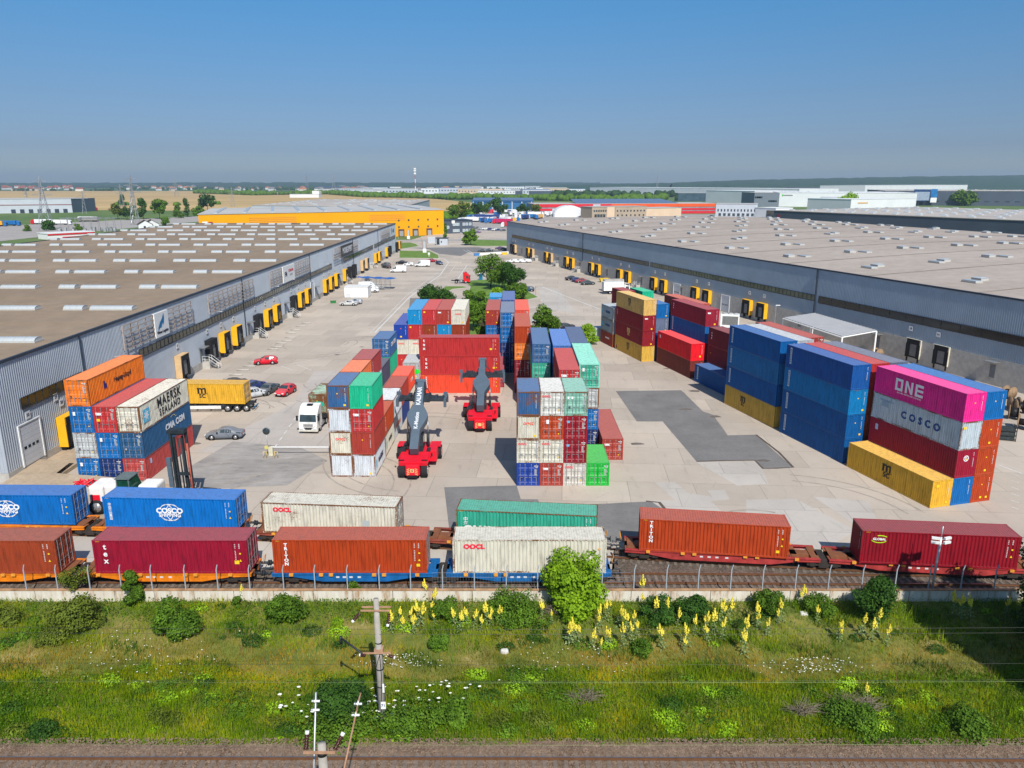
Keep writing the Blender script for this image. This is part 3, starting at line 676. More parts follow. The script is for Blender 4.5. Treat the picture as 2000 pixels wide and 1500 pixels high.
gd(1, 0, 1, 'brick', 'brown container second from bottom in the stack beside the left reach stacker', doors=False, rust=.2, marks=[('word', 'R', dict(u=3, v=1.3, col=('', WH)))][:0])
gd(1, 0, 2, 'red', 'red container with closed doors under the bright green one', rust=.3, marks=[('tex', 'N', dict(u=.6, v=1.95, s=.9))], doors=True)
gd(1, 0, 3, 'green', 'bright green container on top beside the rusty blue one', doors=False, rust=.08, marks=[('word', 'R', dict(u=.4, v=1.3, col=('', WH)))][:0])
gd(1, 1, 0, 'cream', 'rusty whitish container at ground level, second along the side', doors=False, rust=.5, marks=[('word', 'R', dict(u=3.2, v=1.4, col=('MAERSK', BK, .62))), ('square', 'R', dict(u=.8, v=1.3, col=(.3, .6, .55)))])
gd(1, 1, 1, 'rust', 'red brown container with yellow marks, second along the side, upper level', doors=False, rust=.3, marks=[('triton_v', 'R', dict(u=.55, v=1.3, s=.9))])
gd(1, 2, 0, 'grey', 'grey container with orange red letters beside the left reach stacker', doors=False, rust=.25, marks=[('word', 'R', dict(u=3, v=1.3, col=('HAMBURG', (.72, .12, .04), .7)))])
gd(1, 2, 1, 'white', 'pale container with rust striped roof left of the reach stacker boom', doors=False, rust=.66, marks=[('word', 'R', dict(u=3.4, v=1.4, col=('MAERSK', NB, .62))), ('square', 'R', dict(u=.8, v=1.2, col=LB))])
gd(1, 3, 0, 'navy', 'navy container at ground level behind the left reach stacker spreader', doors=False, rust=.2)
gd(1, 3, 1, 'brick', 'dull brown container fourth along the upper right row of the left block', doors=False, rust=.25)
gd(1, 4, 0, 'cream', 'rusty cream container at ground level, last along the side near the boom tip', doors=False, rust=.6)
gd(1, 4, 1, 'tomato', 'orange red container at the far end of the upper right row', doors=False, rust=.1, marks=[('word', 'R', dict(u=3, v=1.3, col=('K LINE', WH, .7)))])
for bay, cl in ((1, 'grey'), (2, 'brick'), (3, 'white'), (4, 'grey')):
    for lv in (0, 1):
        gd(0, bay, lv, cl, 'hidden %s container in the left column of the left block, bay %s level %s' % (cl, ('two', 'three', 'four', 'five')[bay-1], ('one', 'two')[lv]), doors=False)
gd(0, 1, 2, 'brick', 'hidden brown container under the orange one in the left block', doors=False)
gd(0, 1, 3, (.72, .17, .06), 'faded orange container on top, just behind the rusty blue one', doors=False, rust=.25)
gd(0, 2, 2, 'white', 'whitish container below the faded red brown one of the left block', doors=False, rust=.4)
gd(0, 2, 3, (.33, .045, .045), 'faded red brown container on top, behind the faded orange one', doors=False, rust=.3, marks=[('triton_v', 'R', dict(u=.6, v=1.3, s=.8))])
gd(0, 3, 2, 'slate', 'slate grey container one level down, in the gap before the blue container with doors', doors=False, rust=.15)
gd(0, 4, 2, 'green', 'green container under the blue one with doors at the far end of the left block', doors=False, rust=.2)
gd(0, 4, 3, 'dullblue', 'blue container with closed doors and white side letters, top far end of the left block', rust=.3, marks=[('word', 'R', dict(u=3, v=1.5, col=('CMA CGM', WH, .8)))])

# ---- block in front, four columns wide
AX = Vector((.5, 76.5, 0)); GA = 'containers in the front block right of the reach stackers'
def ga(c, y, lv, size, col, label, h=Z20, **kw):
    return container((AX.x+c*2.47, y), lv*h, 0, size, col, label, group=GA, **kw)
F0 = 76.5
ga(0, F0, 0, C20, 'royal', 'royal blue container with closed doors at bottom left of the front stack', rust=.2)
ga(1, F0, 0, C20, 'brick', 'brown red container with closed doors, second from left in the bottom front row', rust=.25, marks=[('tex', 'N', dict(u=.6, v=1.95, s=.75))])
ga(2, F0, 0, C20, (.50, .47, .42), 'greyish cream container with red letters, bottom row beside the bright green one', rust=.35, marks=[('small_red', 'N', dict(u=.6, v=2.1, s=.85))])
ga(3, F0, 0, C20, 'lime', 'bright green container alone at the right end of the bottom front row', rust=.0)
ga(0, F0, 1, C20, 'cream', 'white container with doors and red letters, second row, left column of the front stack', rust=.4, marks=[('small_red', 'N', dict(u=.6, v=2.1, s=.85))])
ga(1, F0, 1, C20, 'cream', 'white container with doors and red letters, second row, second column of the front stack', rust=.35, marks=[('small_red', 'N', dict(u=.6, v=2.1, s=.85))])
ga(2, F0, 1, C20, 'maroon', 'maroon container with doors and blue spot, second row beside the green roof', rust=.25, marks=[('sticker', 'N', dict(u=.45, v=1.95, col=(.15, .4, .6)))])
ga(0, F0, 2, C20, 'cream', 'cream container with blank front and faint red letters, third row of the front stack', doors=False, rust=.5, marks=[('small_red', 'N', dict(v=1.75))])
ga(1, F0, 2, C20, 'rust', 'red brown container with doors and white square sticker, third row of the front stack', rust=.35, marks=[('square', 'N', dict(u=.75, v=1.95, s=.55))])
ga(2, F0, 2, C20, 'maroon', 'maroon container with doors, third row of the front stack, left of a blue one', rust=.25, marks=[('sticker', 'N', dict(u=.45, v=1.95, col=(.15, .4, .6)))])
ga(0, F0, 3, C20, 'dullblue', 'rust streaked dark blue container at top left of the front stack', doors=False, rust=.66)
ga(1, F0, 3, C20, (.60, .59, .54), 'off white container with doors and red letters in the top front row', rust=.42, marks=[('small_red', 'N', dict(u=.6, v=2.1, s=.85))])
ga(2, F0, 3, C20, (.20, .42, .33), 'dull green container with doors at the right end of the top front row', rust=.45, marks=[('square', 'N', dict(u=.4, v=1.95, s=.35)), ('square', 'N', dict(u=.8, v=1.95, s=.35))])
B2 = 87.8
ga(3, B2, 0, C40, 'navy', 'dark navy container at ground level, showing just above the bright green roof', rust=.3)
ga(3, B2, 1, C40, 'blue', 'blue container with doors above the bright green roof', rust=.3)
ga(3, B2, 2, C40, 'grey', 'rusty grey container with doors under the pale turquoise one', rust=.5)
ga(3, B2, 3, HC, 'aqua', 'pale turquoise forty foot container on top at the right of the block', rust=.12, marks=[('square', 'N', dict(u=.5, v=2.2, s=.5))], doorcol='teal')
ga(4.04, 84.4, 0, C40, 'brick', 'red container with doors standing alone on the ground right of the block', rust=.15, marks=[('tex', 'N', dict(u=.55, v=1.9, s=.8))])
ga(2, 86.2, 0, C40, 'brick', 'hidden red container at ground level behind the front stack', rust=.2)
ga(2, 86.2, 1, C40, 'navy', 'hidden navy container behind the front stack', rust=.2)
ga(2, 86.2, 2, C40, 'brown', 'hidden brown container behind the front stack', rust=.2)
ga(2, 86.2, 3, C40, 'red', 'red forty foot container on top, just behind the dull green one', rust=.1, marks=[('tex', 'N', dict(u=.6, v=1.9, s=.95))])
for lv, cl, lab in ((0, 'navy', 'hidden navy container under the teal doors'), (1, 'brick', 'hidden brown container under the teal doors'), (2, 'teal', 'sea green container with doors under the blue one, partly in shade'), (3, 'dullblue', 'blue container with white locking bars, third row back in the block')):
    ga(.9, 100.8, lv, C40, cl, lab, rust=.25)
for lv, cl, lab in ((0, 'navy', 'hidden navy container under the mid blue roof'), (1, 'grey', 'hidden grey container under the mid blue roof'), (2, 'navy', 'hidden dark container under the mid blue roof'), (3, (.05, .17, .48), 'mid blue roofed container between the other two blue roofs')):
    ga(2, 99.8, lv, C40, cl, lab, rust=.12)
for lv, cl, lab in ((0, 'slate', 'hidden slate container under the dark blue roof'), (1, 'navy', 'hidden navy container under the dark blue roof'), (2, 'greyblue', 'hidden greyish container under the dark blue roof'), (3, (.03, .07, .17), 'dark blue roofed container at the back right of the block')):
    ga(3, 101.6, lv, C40, cl, lab, rust=.12)
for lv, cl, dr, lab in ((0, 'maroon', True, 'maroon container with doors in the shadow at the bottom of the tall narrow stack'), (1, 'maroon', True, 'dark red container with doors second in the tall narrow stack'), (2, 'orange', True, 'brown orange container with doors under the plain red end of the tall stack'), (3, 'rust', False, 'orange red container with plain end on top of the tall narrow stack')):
    ga(-.04, 113.9, lv, C40, cl, lab, rust=.3 if lv != 3 else .1, doors=dr)
# farther rows of the same yard
GB = 'containers in the tall rows by the trees'
def gb(x, y, lv, size, col, label, **kw): return container((x, y), lv*Z20, 0, size, col, label, group=GB, **kw)
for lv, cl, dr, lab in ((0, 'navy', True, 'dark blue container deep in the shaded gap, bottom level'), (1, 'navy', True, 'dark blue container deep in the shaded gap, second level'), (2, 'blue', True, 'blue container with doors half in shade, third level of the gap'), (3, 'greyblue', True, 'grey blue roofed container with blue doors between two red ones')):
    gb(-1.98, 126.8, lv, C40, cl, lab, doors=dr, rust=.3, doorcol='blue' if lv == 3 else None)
gb(-1.85, 140.9, 3, C40, (.05, .11, .30), 'dark blue roofed container, farthest and highest in the middle column')
for lv, cl, dr, lab in ((0, 'navy', True, 'hidden navy container behind the three long ones'), (1, 'slate', True, 'hidden slate container behind the three long ones'), (2, 'blue', True, 'blue container with doors just above the long dark red ones'), (3, 'brick', False, 'red container with plain end and yellow stickers beside the trees')):
    gb(-4.5, 129.2, lv, C40, cl, lab, doors=dr, rust=.15, marks=[('sticker', 'N', dict(u=.4, v=2.2, s=1.1))] if lv == 3 else [])
gb(-4.35, 144.4, 3, C20, 'sky', 'light blue roofed container peeping over the red one beside the trees')
for lv in (0, 1, 2):
    gb(-4.35, 144.4, lv, C20, 'navy', 'hidden navy container far back, left column level %s' % ('one', 'two', 'three')[lv]); gb(-1.85, 140.9, lv, C40, 'navy', 'hidden navy container far back, middle column level %s' % ('one', 'two', 'three')[lv])
    gb(.5, 129.3, lv, C40, 'brown', 'hidden brown container far back, right column level %s' % ('one', 'two', 'three')[lv])
gb(.5, 129.3, 3, C40, 'tomato', 'red roofed container right behind the top of the tall narrow stack', rust=.15)
gb(-3.68, 117.2, 0, HC, 'wine', 'maroon container end showing beside the long orange one at ground level', doors=True, rust=.2)
for i, (cl, lab) in enumerate((('sky', 'light blue container at the left of the topmost row of four'), ('red', 'red container second in the topmost row of four'), ('brick', 'dark red container third in the topmost row, white letters at its top left'), ('cream', 'cream container at the right of the topmost row, red letters'))):
    mk = [[('sticker', 'N', dict(u=1.2, v=1.6, s=.5))], [('sticker', 'N', dict(u=.4, v=2.15, s=1.1))], [('tex', 'N', dict(u=.5, v=2.1, s=.8)), ('sticker', 'N', dict(u=1.9, v=.4, s=1.1))], [('small_red', 'N', dict(v=1.8))]][i]
    gb(-17.8+i*2.475, 129.6, 3, C40, cl, lab, doors=False, marks=mk, rust=.08 if i < 3 else .35)
for i, (cl, lab) in enumerate((('royal', 'dark blue container jutting out left, one level below the topmost row'), ('red', 'red container with two yellow stickers beside the dark blue one'), ('brown', 'red brown container below the red one of the topmost row'), ('sky', 'light blue container squeezed between two brown ones below the topmost row'), ('brown', 'red brown container below the cream one of the topmost row'))):
    gb(-20.25+i*2.475, 129.6, 2, C40, cl, lab, doors=False, rust=.08, marks=[('sticker', 'N', dict(u=.4, v=2.15, s=1.1))] if i == 1 else ([('sticker', 'N', dict(u=1.2, v=.5, s=1.1)), ('sticker', 'N', dict(u=1.2, v=1.9, s=.6, col=OCR))] if i == 0 else []))
for i, (cl, lab) in enumerate((('cream', 'cream container with red letters under the dark blue one'), ('cream', 'cream container with red letters under the red one, touching the long red ones'), ('brown', 'hidden brown container, third of the second level'), ('grey', 'hidden grey container, fourth of the second level'), ('brown', 'hidden brown container, fifth of the second level'))):
    gb(-20.25+i*2.475, 129.6, 1, C40, cl, lab, doors=False, rust=.3 if i < 2 else .1, marks=[('small_red', 'N', dict(v=1.9))] if i < 2 else [])
for i, cl in enumerate(('red', 'green', 'brown', 'grey', 'brown')): gb(-20.25+i*2.475, 129.6, 0, C40, cl, '%s container at ground level below the %s cream column' % (cl, ('first', 'second', 'third', 'fourth', 'fifth')[i]), doors=False, rust=.2)
gb(-16.4, 112.2, 1, C20, 'grey', 'grey roofed container standing behind the reach stacker boom tip, bright green patch on its end', doors=False, rust=.3, marks=[('oval', 'N', dict(u=1.9, v=1.2, col=(.02, .7, .05)))])
gb(-16.4, 112.2, 0, C20, 'slate', 'dark container under the grey roofed one behind the boom tip', doors=False)
def long_(x, y, lv, col, label, marks, rust=.15):
    return container((x, y+2.44), lv*ZH, R(90), HC, col, label, doors=False, marks=marks, rust=rust, group='three long containers stacked broadside')
long_(-14.0, 113.75, 0, 'tomato', 'orange container at the bottom of the three long ones behind the right reach stacker', [('triton_v', 'R', dict(u=.9, v=1.7, s=.9)), ('codes', 'R')])
long_(-13.95, 113.8, 1, 'red', 'dark red long container in the middle of three, white letters at its left end', [('tex_v', 'R', dict(u=.9, v=1.8)), ('codes', 'R'), ('sticker', 'R', dict(u=11.2, v=1.1, s=1.2))])
long_(-14.1, 113.75, 2, 'red', 'dark red long container on top of three, white letters at its left end', [('tex_v', 'R', dict(u=.8, v=1.8)), ('codes', 'R'), ('sticker', 'R', dict(u=10.9, v=1.1, s=1.2))])

# ---- stack by the left warehouse
LX = Vector((-46.9, 77.9, 0)); LA = R(0.8); GLW = 'containers stacked beside the left warehouse'
def gl(c, z, size, col, label, **kw): return container(grid(LX, LA, c*2.5, 0), z, LA, size, col, label, group=GLW, **kw)
z1, z2, z3 = 2.6, 5.5, 8.4
gl(0, 0, C40, 'blue', 'blue container with doors at bottom left of the stack beside the yellow dock', rust=.2, marks=[('square', 'N', dict(u=.5, v=1.9, s=.5))])
gl(1, 0, C40, 'navy', 'navy container with doors in the middle of the bottom row behind the white cabin roofs', rust=.15)
gl(2, 0, C40, (.40, .055, .05), 'pale red container behind the lift mast at bottom right of the left stack', rust=.2, marks=[('square', 'R', dict(u=1.3, v=1.9, s=.7, col=(.5, .6, .8)))])
gl(0, z1, HC, 'grey', 'grey container with doors in the left column between two blue ones', rust=.4)
gl(1, z1, HC, 'blue', 'blue container with doors in the very middle of the left stack', rust=.2, marks=[('square', 'N', dict(u=.5, v=2.1, s=.5))])
gl(2, z1, HC, (.02, .09, .20), 'dark blue container with large white side letters behind the mast', rust=.3, marks=[('cma', 'R')])
gl(0, z2, HC, 'blue', 'blue container with doors directly under the orange one', rust=.25, marks=[('square', 'N', dict(u=.5, v=2.1, s=.5))])
gl(1, z2, HC, 'red', 'crimson roofed container between the orange and the white one, doors in front', rust=.2, marks=[('tex', 'N', dict(u=.6, v=2.1, s=.9)), ('sticker', 'N', dict(u=.5, v=1.4, s=1.2))])
gl(2, z2, HC, 'cream', 'dirty white container with light blue star square and black side letters', rust=.62, marks=[('star_name', 'R')])
gl(-.04, z3, HC, 'orange', 'orange container alone on top of the left stack', rust=.4, marks=[('anchor_name', 'R')])

# ---- the slanting rows on the right
RU = Vector((-.272, .962, 0)); RA = math.atan2(-.272, .962); GR = 'containers in the slanting rows on the right'
RV = Vector((math.cos(RA), -math.sin(RA), 0))
def gr(near, c, z, size, col, label, dl=0, **kw):
    p = Vector((near[0], near[1], 0))+RV*c*2.48+RU*dl; kw.setdefault('doors', False)
    return container((p.x, p.y), z, RA, size, col, label, group=GR, **kw)
S3, S2, S1 = (41.45, 70.6), (38.0, 83.2), (34.4, 96.4)
h = [0, ZH, 2*ZH, 3*ZH]
gr(S3, 0, 0, HC, 'yellow', 'yellow container with black letters on the ground at the front of the right rows', marks=[('m_over_sc', 'L', dict(u=6.0, v=1.55, s=.85)), ('sticker', 'N', dict(u=.6, v=2.3, s=1.2))], rust=.15)
gr(S3, 1, 0, HC, 'blue', 'blue container end at ground level between the yellow and the red brown one', rust=.05)
gr(S3, 2, 0, HC, 'rust', 'red brown container at ground level, bottom of the right corner column', rust=.05, marks=[('sticker', 'N', dict(u=1.2, v=.5, s=.9))])
gr(S3, 1, h[1], HC, 'wine', 'maroon container with round white emblem on its end, above the yellow roof', marks=[('sd', 'N', dict(u=1.1, v=2.0)), ('square', 'L', dict(u=1.1, v=2.0, s=.8, col=(.45, .5, .7)))], rust=.1)
gr(S3, 2, h[1], HC, 'rust', 'red brown container second from bottom in the right corner column', rust=.05, marks=[('sticker', 'N', dict(u=1.2, v=.5, s=.9))])
gr(S3, 1, h[2], HC, (.45, .52, .56), 'greyish white container with wide blue letters under the pink one', marks=[('cosco_wide', 'L'), ('sticker', 'N', dict(u=.4, v=2.3, s=1.2))], rust=.45)
gr(S3, 2, h[2], HC, 'rust', 'red brown container third from bottom in the right corner column', rust=.05, marks=[('sticker', 'N', dict(u=1.2, v=.5, s=.9))])
gr(S3, 1, h[3], HC, 'pink', 'bright pink container with big square white letters on top', marks=[('one', 'L', dict(u=5.0, v=1.45))], rust=.02)
gr(S3, 2, h[3], HC, 'blue', 'blue container on top at the right, behind the pink one', rust=.05)
for lv, lab in enumerate(('blue container at ground level of the all blue stack', 'second blue container up in the all blue stack', 'third blue container up in the all blue stack', 'topmost blue container of the all blue stack left of the pink one')):
    gr(S2, 0, h[lv], HC, [(.0, .095, .31), (.0, .095, .31), (.001, .17, .42), (.006, .08, .30)][lv], lab, marks=[('box_v', 'L', dict(u=1.0, v=1.6))], rust=(.12, .05, .3, .05)[lv])
for lv, lab in enumerate(('yellow container with black letters under three blue ones', 'lower of the three blue containers above a yellow one', 'middle lighter blue container with dark stains above the yellow one', 'uppermost of the three blue containers above a yellow one')):
    gr(S1, 0, h[lv], HC, ['olive', (.0, .095, .31), (.01, .15, .36), (.0, .095, .31)][lv], lab, marks=[('m_over_sc', 'L', dict(u=4.7, v=1.55, s=.8))] if lv == 0 else [('box_v', 'L', dict(u=.9, v=1.6))], rust=(.15, .1, .3, .05)[lv], dl=0)
for lv in range(4):
    w = ('one', 'two', 'three', 'four')[lv]
    gr(S2, 1, h[lv], HC, 'red' if lv == 3 else 'brown', 'red roofed container right behind the all blue stack' if lv == 3 else 'hidden container behind the all blue stack, level %s' % w, rust=.1)
    gr(S2, 2, h[lv], HC, (.12, .14, .20) if lv == 3 else 'slate', 'grey blue roofed container in the third row near the canopy' if lv == 3 else 'hidden slate container near the canopy, level %s' % w, rust=.2)
    gr(S1, 1, h[lv], HC, (.42, .44, .46) if lv == 3 else 'grey', 'white roofed container between a blue and a red roof' if lv == 3 else 'hidden grey container in the middle right row, level %s' % w, rust=.1)
    gr(S1, 2, h[lv], HC, 'brick' if lv == 3 else 'brown', 'red roofed container with doors nearest the canopy' if lv == 3 else 'hidden brown container below the canopy, level %s' % w, dl=1.2, rust=.1, doors=True)
SL = (33.0, 109.6)
gr(SL, 0, 0, HC, (.0, .095, .31), 'blue container alone on the ground in the shaded gap between the stacks', marks=[('box_v', 'L', dict(u=1.0, v=1.6))], dl=0)
for lv, lab in enumerate(('hidden dark red container at the back of the gap, ground level', 'lower visible dark red container behind the single blue one', 'upper dark red container behind the single blue one')):
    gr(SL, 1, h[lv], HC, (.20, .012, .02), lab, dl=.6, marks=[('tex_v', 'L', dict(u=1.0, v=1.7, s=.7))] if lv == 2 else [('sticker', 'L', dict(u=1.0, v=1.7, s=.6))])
SM = (29.3, 122.9)
gr(SM, 0, 0, HC, (.20, .035, .025), 'brown container at ground level under the bright red one', rust=.2)
gr(SM, 0, h[1], HC, 'bred', 'bright red container on a brown one in the middle of the right rows', marks=[('square', 'L', dict(u=1.0, v=2.1, s=.7)), ('sticker', 'N', dict(u=1.7, v=.7, s=1.2))], rust=.0)
for lv, cl, lab in ((0, 'navy', 'hidden navy container behind the bright red one'), (1, 'maroon', 'hidden maroon container behind the bright red one'), (2, (.008, .11, .33), 'blue container with white vertical board under the maroon one'), (3, (.28, .012, .03), 'maroon container with white letters on its end, left of the white cooling unit')):
    gr(SM, 1, h[lv]*.965, HC, cl, lab, dl=.3, marks=[('tex', 'N', dict(u=.6, v=2.3, s=.8)), ('sticker', 'N', dict(u=1.7, v=.4, s=1.1)), ('tex_v', 'L', dict(u=.9, v=1.9, s=.6))] if lv == 3 else ([('box_v', 'L', dict(u=.9, v=1.6, s=1.1))] if lv == 2 else []), rust=.05)
ST = (23.35, 135.0)
for lv, cl, lab in ((0, 'olive', 'yellow container with black letters at the bottom of the four high striped stack'), (1, (.26, .012, .02), 'dark red container with gold letters above the bottom yellow one'), (2, (.26, .012, .02), 'dark red container with white letters below the top yellow one'), (3, (.62, .40, .12), 'yellow container with black letters on top of the four high striped stack')):
    gr(ST, 0, h[lv]*.955, HC, cl, lab, marks=[[('m_over_sc', 'L', dict(s=.8, v=1.6))], [('m_over_sc', 'L', dict(s=.8, v=1.6, col=GD)), ('sticker', 'N', dict(u=1.7, v=.4, s=1.1))], [('tex', 'N', dict(u=.6, v=2.3, s=.8)), ('tex_v', 'L', dict(u=.7, v=1.9, s=.6)), ('sticker', 'N', dict(u=1.7, v=.4, s=1.1))], [('m_over_sc', 'L', dict(s=.8, v=1.6))]][lv], rust=.1)
for lv, cl, lab in ((0, 'navy', 'hidden navy container behind the striped stack'), (1, 'navy', 'hidden dark container behind the striped stack'), (2, 'greyblue', 'grey blue container end behind the striped stack'), (3, 'blue', 'blue container end behind the striped stack')):
    gr(ST, 1, lv*Z20, C40, cl, lab, dl=-.1, rust=.2)
for lv, cl, lab in ((0, 'brown', 'hidden brown container in the third row, level one'), (1, 'brown', 'hidden brown container in the third row, level two'), (2, 'brown', 'hidden brown container in the third row, level three'), (3, (.50, .09, .05), 'faded orange red roofed container behind the maroon one')):
    gr((27.8, 129.2), 1.6, h[lv]*.96, HC, cl, lab, rust=.15)
SN = (19.65, 147.5)
for lv, cl, lab in ((0, 'brick', 'rusty red container at the bottom of the small grey stack'), (1, (.30, .36, .40), 'lower grey container with light blue spot in the small stack'), (2, (.34, .40, .43), 'upper grey container with light blue spot in the small stack')):
    gr(SN, 0, lv*Z20, C20, cl, lab, marks=[('word', 'L', dict(u=3.4, v=1.4, col=('MAERSK', NB, .62))), ('square', 'L', dict(u=.8, v=1.4, s=.9, col=LB))] if lv else [('word', 'L', dict(u=3.4, v=1.4, col=('HAMBURG', WH, .4)))], rust=.45)
for lv, cl, lab in ((0, 'navy', 'hidden navy container beside the small grey stack'), (1, 'teal', 'hidden green container beside the small grey stack'), (2, (.55, .55, .52), 'whitish roofed container beside the small grey stack')): gr(SN, 1, lv*Z20, C20, cl, lab, rust=.3)
for lv, cl, lab in ((0, 'maroon', 'hidden maroon container far behind the striped stack, level one'), (1, 'maroon', 'hidden maroon container far behind the striped stack, level two'), (2, 'maroon', 'hidden maroon container far behind the striped stack, level three'), (3, (.28, .015, .025), 'dark red container end peeping out left of the topmost yellow one')): gr((23.2, 152.5), -.4, lv*Z20, C20, cl, lab, rust=.15)
for lv in range(4): gr((25.9, 152.0), 0, lv*Z20, C20, 'green' if lv == 3 else 'brown', 'green roof edge showing right behind the topmost yellow container' if lv == 3 else 'hidden brown container behind the yellow top, level %s' % ('one', 'two', 'three')[lv], rust=.1)

# ------------------------------------------------------------------ the two big warehouses
CLAD = plain('ribbed_cladding', (.42, .465, .52), .45, .15, .10, .25); CLADD = plain('dark_cladding', (.12, .145, .18), .45, .15, .1, .25)
TRIM = plain('roof_edge_trim', (.045, .06, .085), .5, .2); GREYP = plain('porch_panel', (.55, .57, .60), .5, 0, .1, .5); PLINTH = plain('concrete_plinth', (.46, .44, .40), .85, 0, .22, 1.2)
ROOFL = ground_mat('brown_roof_felt', [(.3, (.205, .145, .09)), (.7, (.29, .215, .145))], .03, 8, .9, (.5, [(.3, (.86, .86, .86)), (.65, (1.05, 1.05, 1.05))], ), (1, .25, 1))
ROOFR = ground_mat('pale_roof_felt', [(.3, (.32, .265, .215)), (.7, (.43, .365, .31))], .03, 8, .9, (.5, [(.3, (.86, .86, .86)), (.65, (1.05, 1.05, 1.05))]), (.25, 1, 1))
DOCKY = plain('yellow_dock_pad', (.82, .43, .015), .6, 0, .12, 1); DOCKB = plain('black_dock_curtain', (.02, .02, .022), .75, 0, .3, 2); DOCKT = plain('tan_dock_pad', (.62, .42, .22), .7, 0, .15, 1)
SHUT = plain('door_panel_white', (.60, .62, .64), .5, 0, .08, .5); POLYC = plain('skylight_plastic', (.43, .46, .47), .22, 0, .08, .5)
WINS = plain('strip_window_glass', (.085, .085, .055), .18, 0, .5, .35); MULL = plain('dark_mullion', (.05, .055, .06), .5, .2)
def ribwall(mb, p0, p1, z0, z1, per=.36, dep=.06, m=0):
    """vertically ribbed cladding from p0 to p1, outside to the right hand of p0->p1"""
    p0 = Vector((p0[0], p0[1], 0)); p1 = Vector((p1[0], p1[1], 0)); d = (p1-p0); L = d.length; d /= L; n = Vector((d.y, -d.x, 0))
    V = []
    for s, o in corr(0, L, per, dep):
        q = p0+d*s+n*o; V += [(q.x, q.y, z0), (q.x, q.y, z1)]
    mb.add(V, [(2*i, 2*i+2, 2*i+3, 2*i+1) for i in range(len(V)//2-1)], m)
class Wall:
    """local frame of a facade: s along, t outwards, z up"""
    def __init__(s, o, d, n): s.o = Vector((o[0], o[1], 0)); s.d = Vector((d[0], d[1], 0)).normalized(); s.n = Vector((n[0], n[1], 0)).normalized()
    def M(s, a, z=0): 
        p = s.o+s.d*a
        return Matrix(((s.d.x, s.n.x, 0, p.x), (s.d.y, s.n.y, 0, p.y), (0, 0, 1, z), (0, 0, 0, 1)))
    def from_px(s, px):
        """distance along the facade of the pixel column"""
        k = (px-1000)/FPX
        # point (x,y) at z~3: x = k*depth, depth = y*cos + (CAMH-3)*sin
        c, sn = math.cos(PITCH), math.sin(PITCH)
        a = (k*(s.o.y*c+(CAMH-3)*sn)-s.o.x)/(s.d.x-k*s.d.y*c); return a
def dock(root, W, a, z, w=3.3, hgt=3.6, dep=1.1, mat=DOCKY, flipM=False):
    M = W.M(a, z)
    mb = MB(); t = .55
    mb.box(0, t*.55, 0.06, dep, 0, hgt, 0, M); mb.box(w-t*.55, w, 0.06, dep, 0, hgt, 0, M); mb.box(t*.55, w-t*.55, .06, dep, hgt-t, hgt, 0, M)
    o = mb.build('dock_shelter', mat, root)
    mb = MB(); mb.box(t*.55+.01, w-t*.55-.01, .08, dep-.2, 0.02, hgt-t-.01, 0, M); mb.box(t*.4, w-t*.4, dep, dep+.03, hgt-.9, hgt-.06, 0, M); mb.box(.1, t*1.5, dep, dep+.03, 0, hgt-.9, 0, M); mb.box(w-t*1.5, w-.1, dep, dep+.03, 0, hgt-.9, 0, M)
    mb.build('curtain', DOCKB, o)
    mb = MB(); mb.box(t*1.55, w-t*1.55, dep-.19, dep-.16, .3, hgt-1.0, 0, M); mb.build('dock_door', plain('dock_door_panel', (.20, .20, .20), .6), o)
    mb = MB(); mb.box(.3, .55, dep*.1, dep*.55, -.75, -.05, 0, M); mb.box(w-.55, w-.3, dep*.1, dep*.55, -.75, -.05, 0, M); mb.build('bumper', BLACK, o)
    mb = MB(); mb.box(-.2, .25, .05, dep+1.0, -.05-z, .16-z, 0, M) if z > .5 else None
    return o
def gate(root, W, a, z, w=4.0, hgt=4.4, win=True):
    M = W.M(a, z); mb = MB()
    n = 8
    for i in range(n): mb.box(.12, w-.12, .03, .075, hgt*i/n+.01, hgt*(i+1)/n-.01, 0, M)
    o = mb.build('sectional_door', SHUT, root)
    mb = MB(); mb.box(-.08, .12, .02, .14, 0, hgt+.12, 0, M); mb.box(w-.12, w+.08, .02, .14, 0, hgt+.12, 0, M); mb.box(.12, w-.12, .02, .14, hgt, hgt+.12, 0, M); mb.build('frame', WHITE, o)
    if win:
        mb = MB()
        for i in range(4): mb.box(.5+i*(w-1)/4, .5+(i+.62)*(w-1)/4, .07, .09, hgt*.40, hgt*.47, 0, M)
        mb.build('window', GLASS, o)
def numplate(root, W, a, z, s):
    M = W.M(a, z); mb = MB(); mb.box(-.42, .42, .07, .10, -.42, .42, 0, M); o = mb.build('dock_number', WHITE, root)
    T = Matrix(((-1 if W.flip else 1, 0, 0, 0), (0, 0, 1, .106), (0, 1, 0, 0), (0, 0, 0, 1)))
    link('lettering', textmesh(s, .5, bold=.03), o, M=M @ T, mat=decal((.03, .04, .09)))
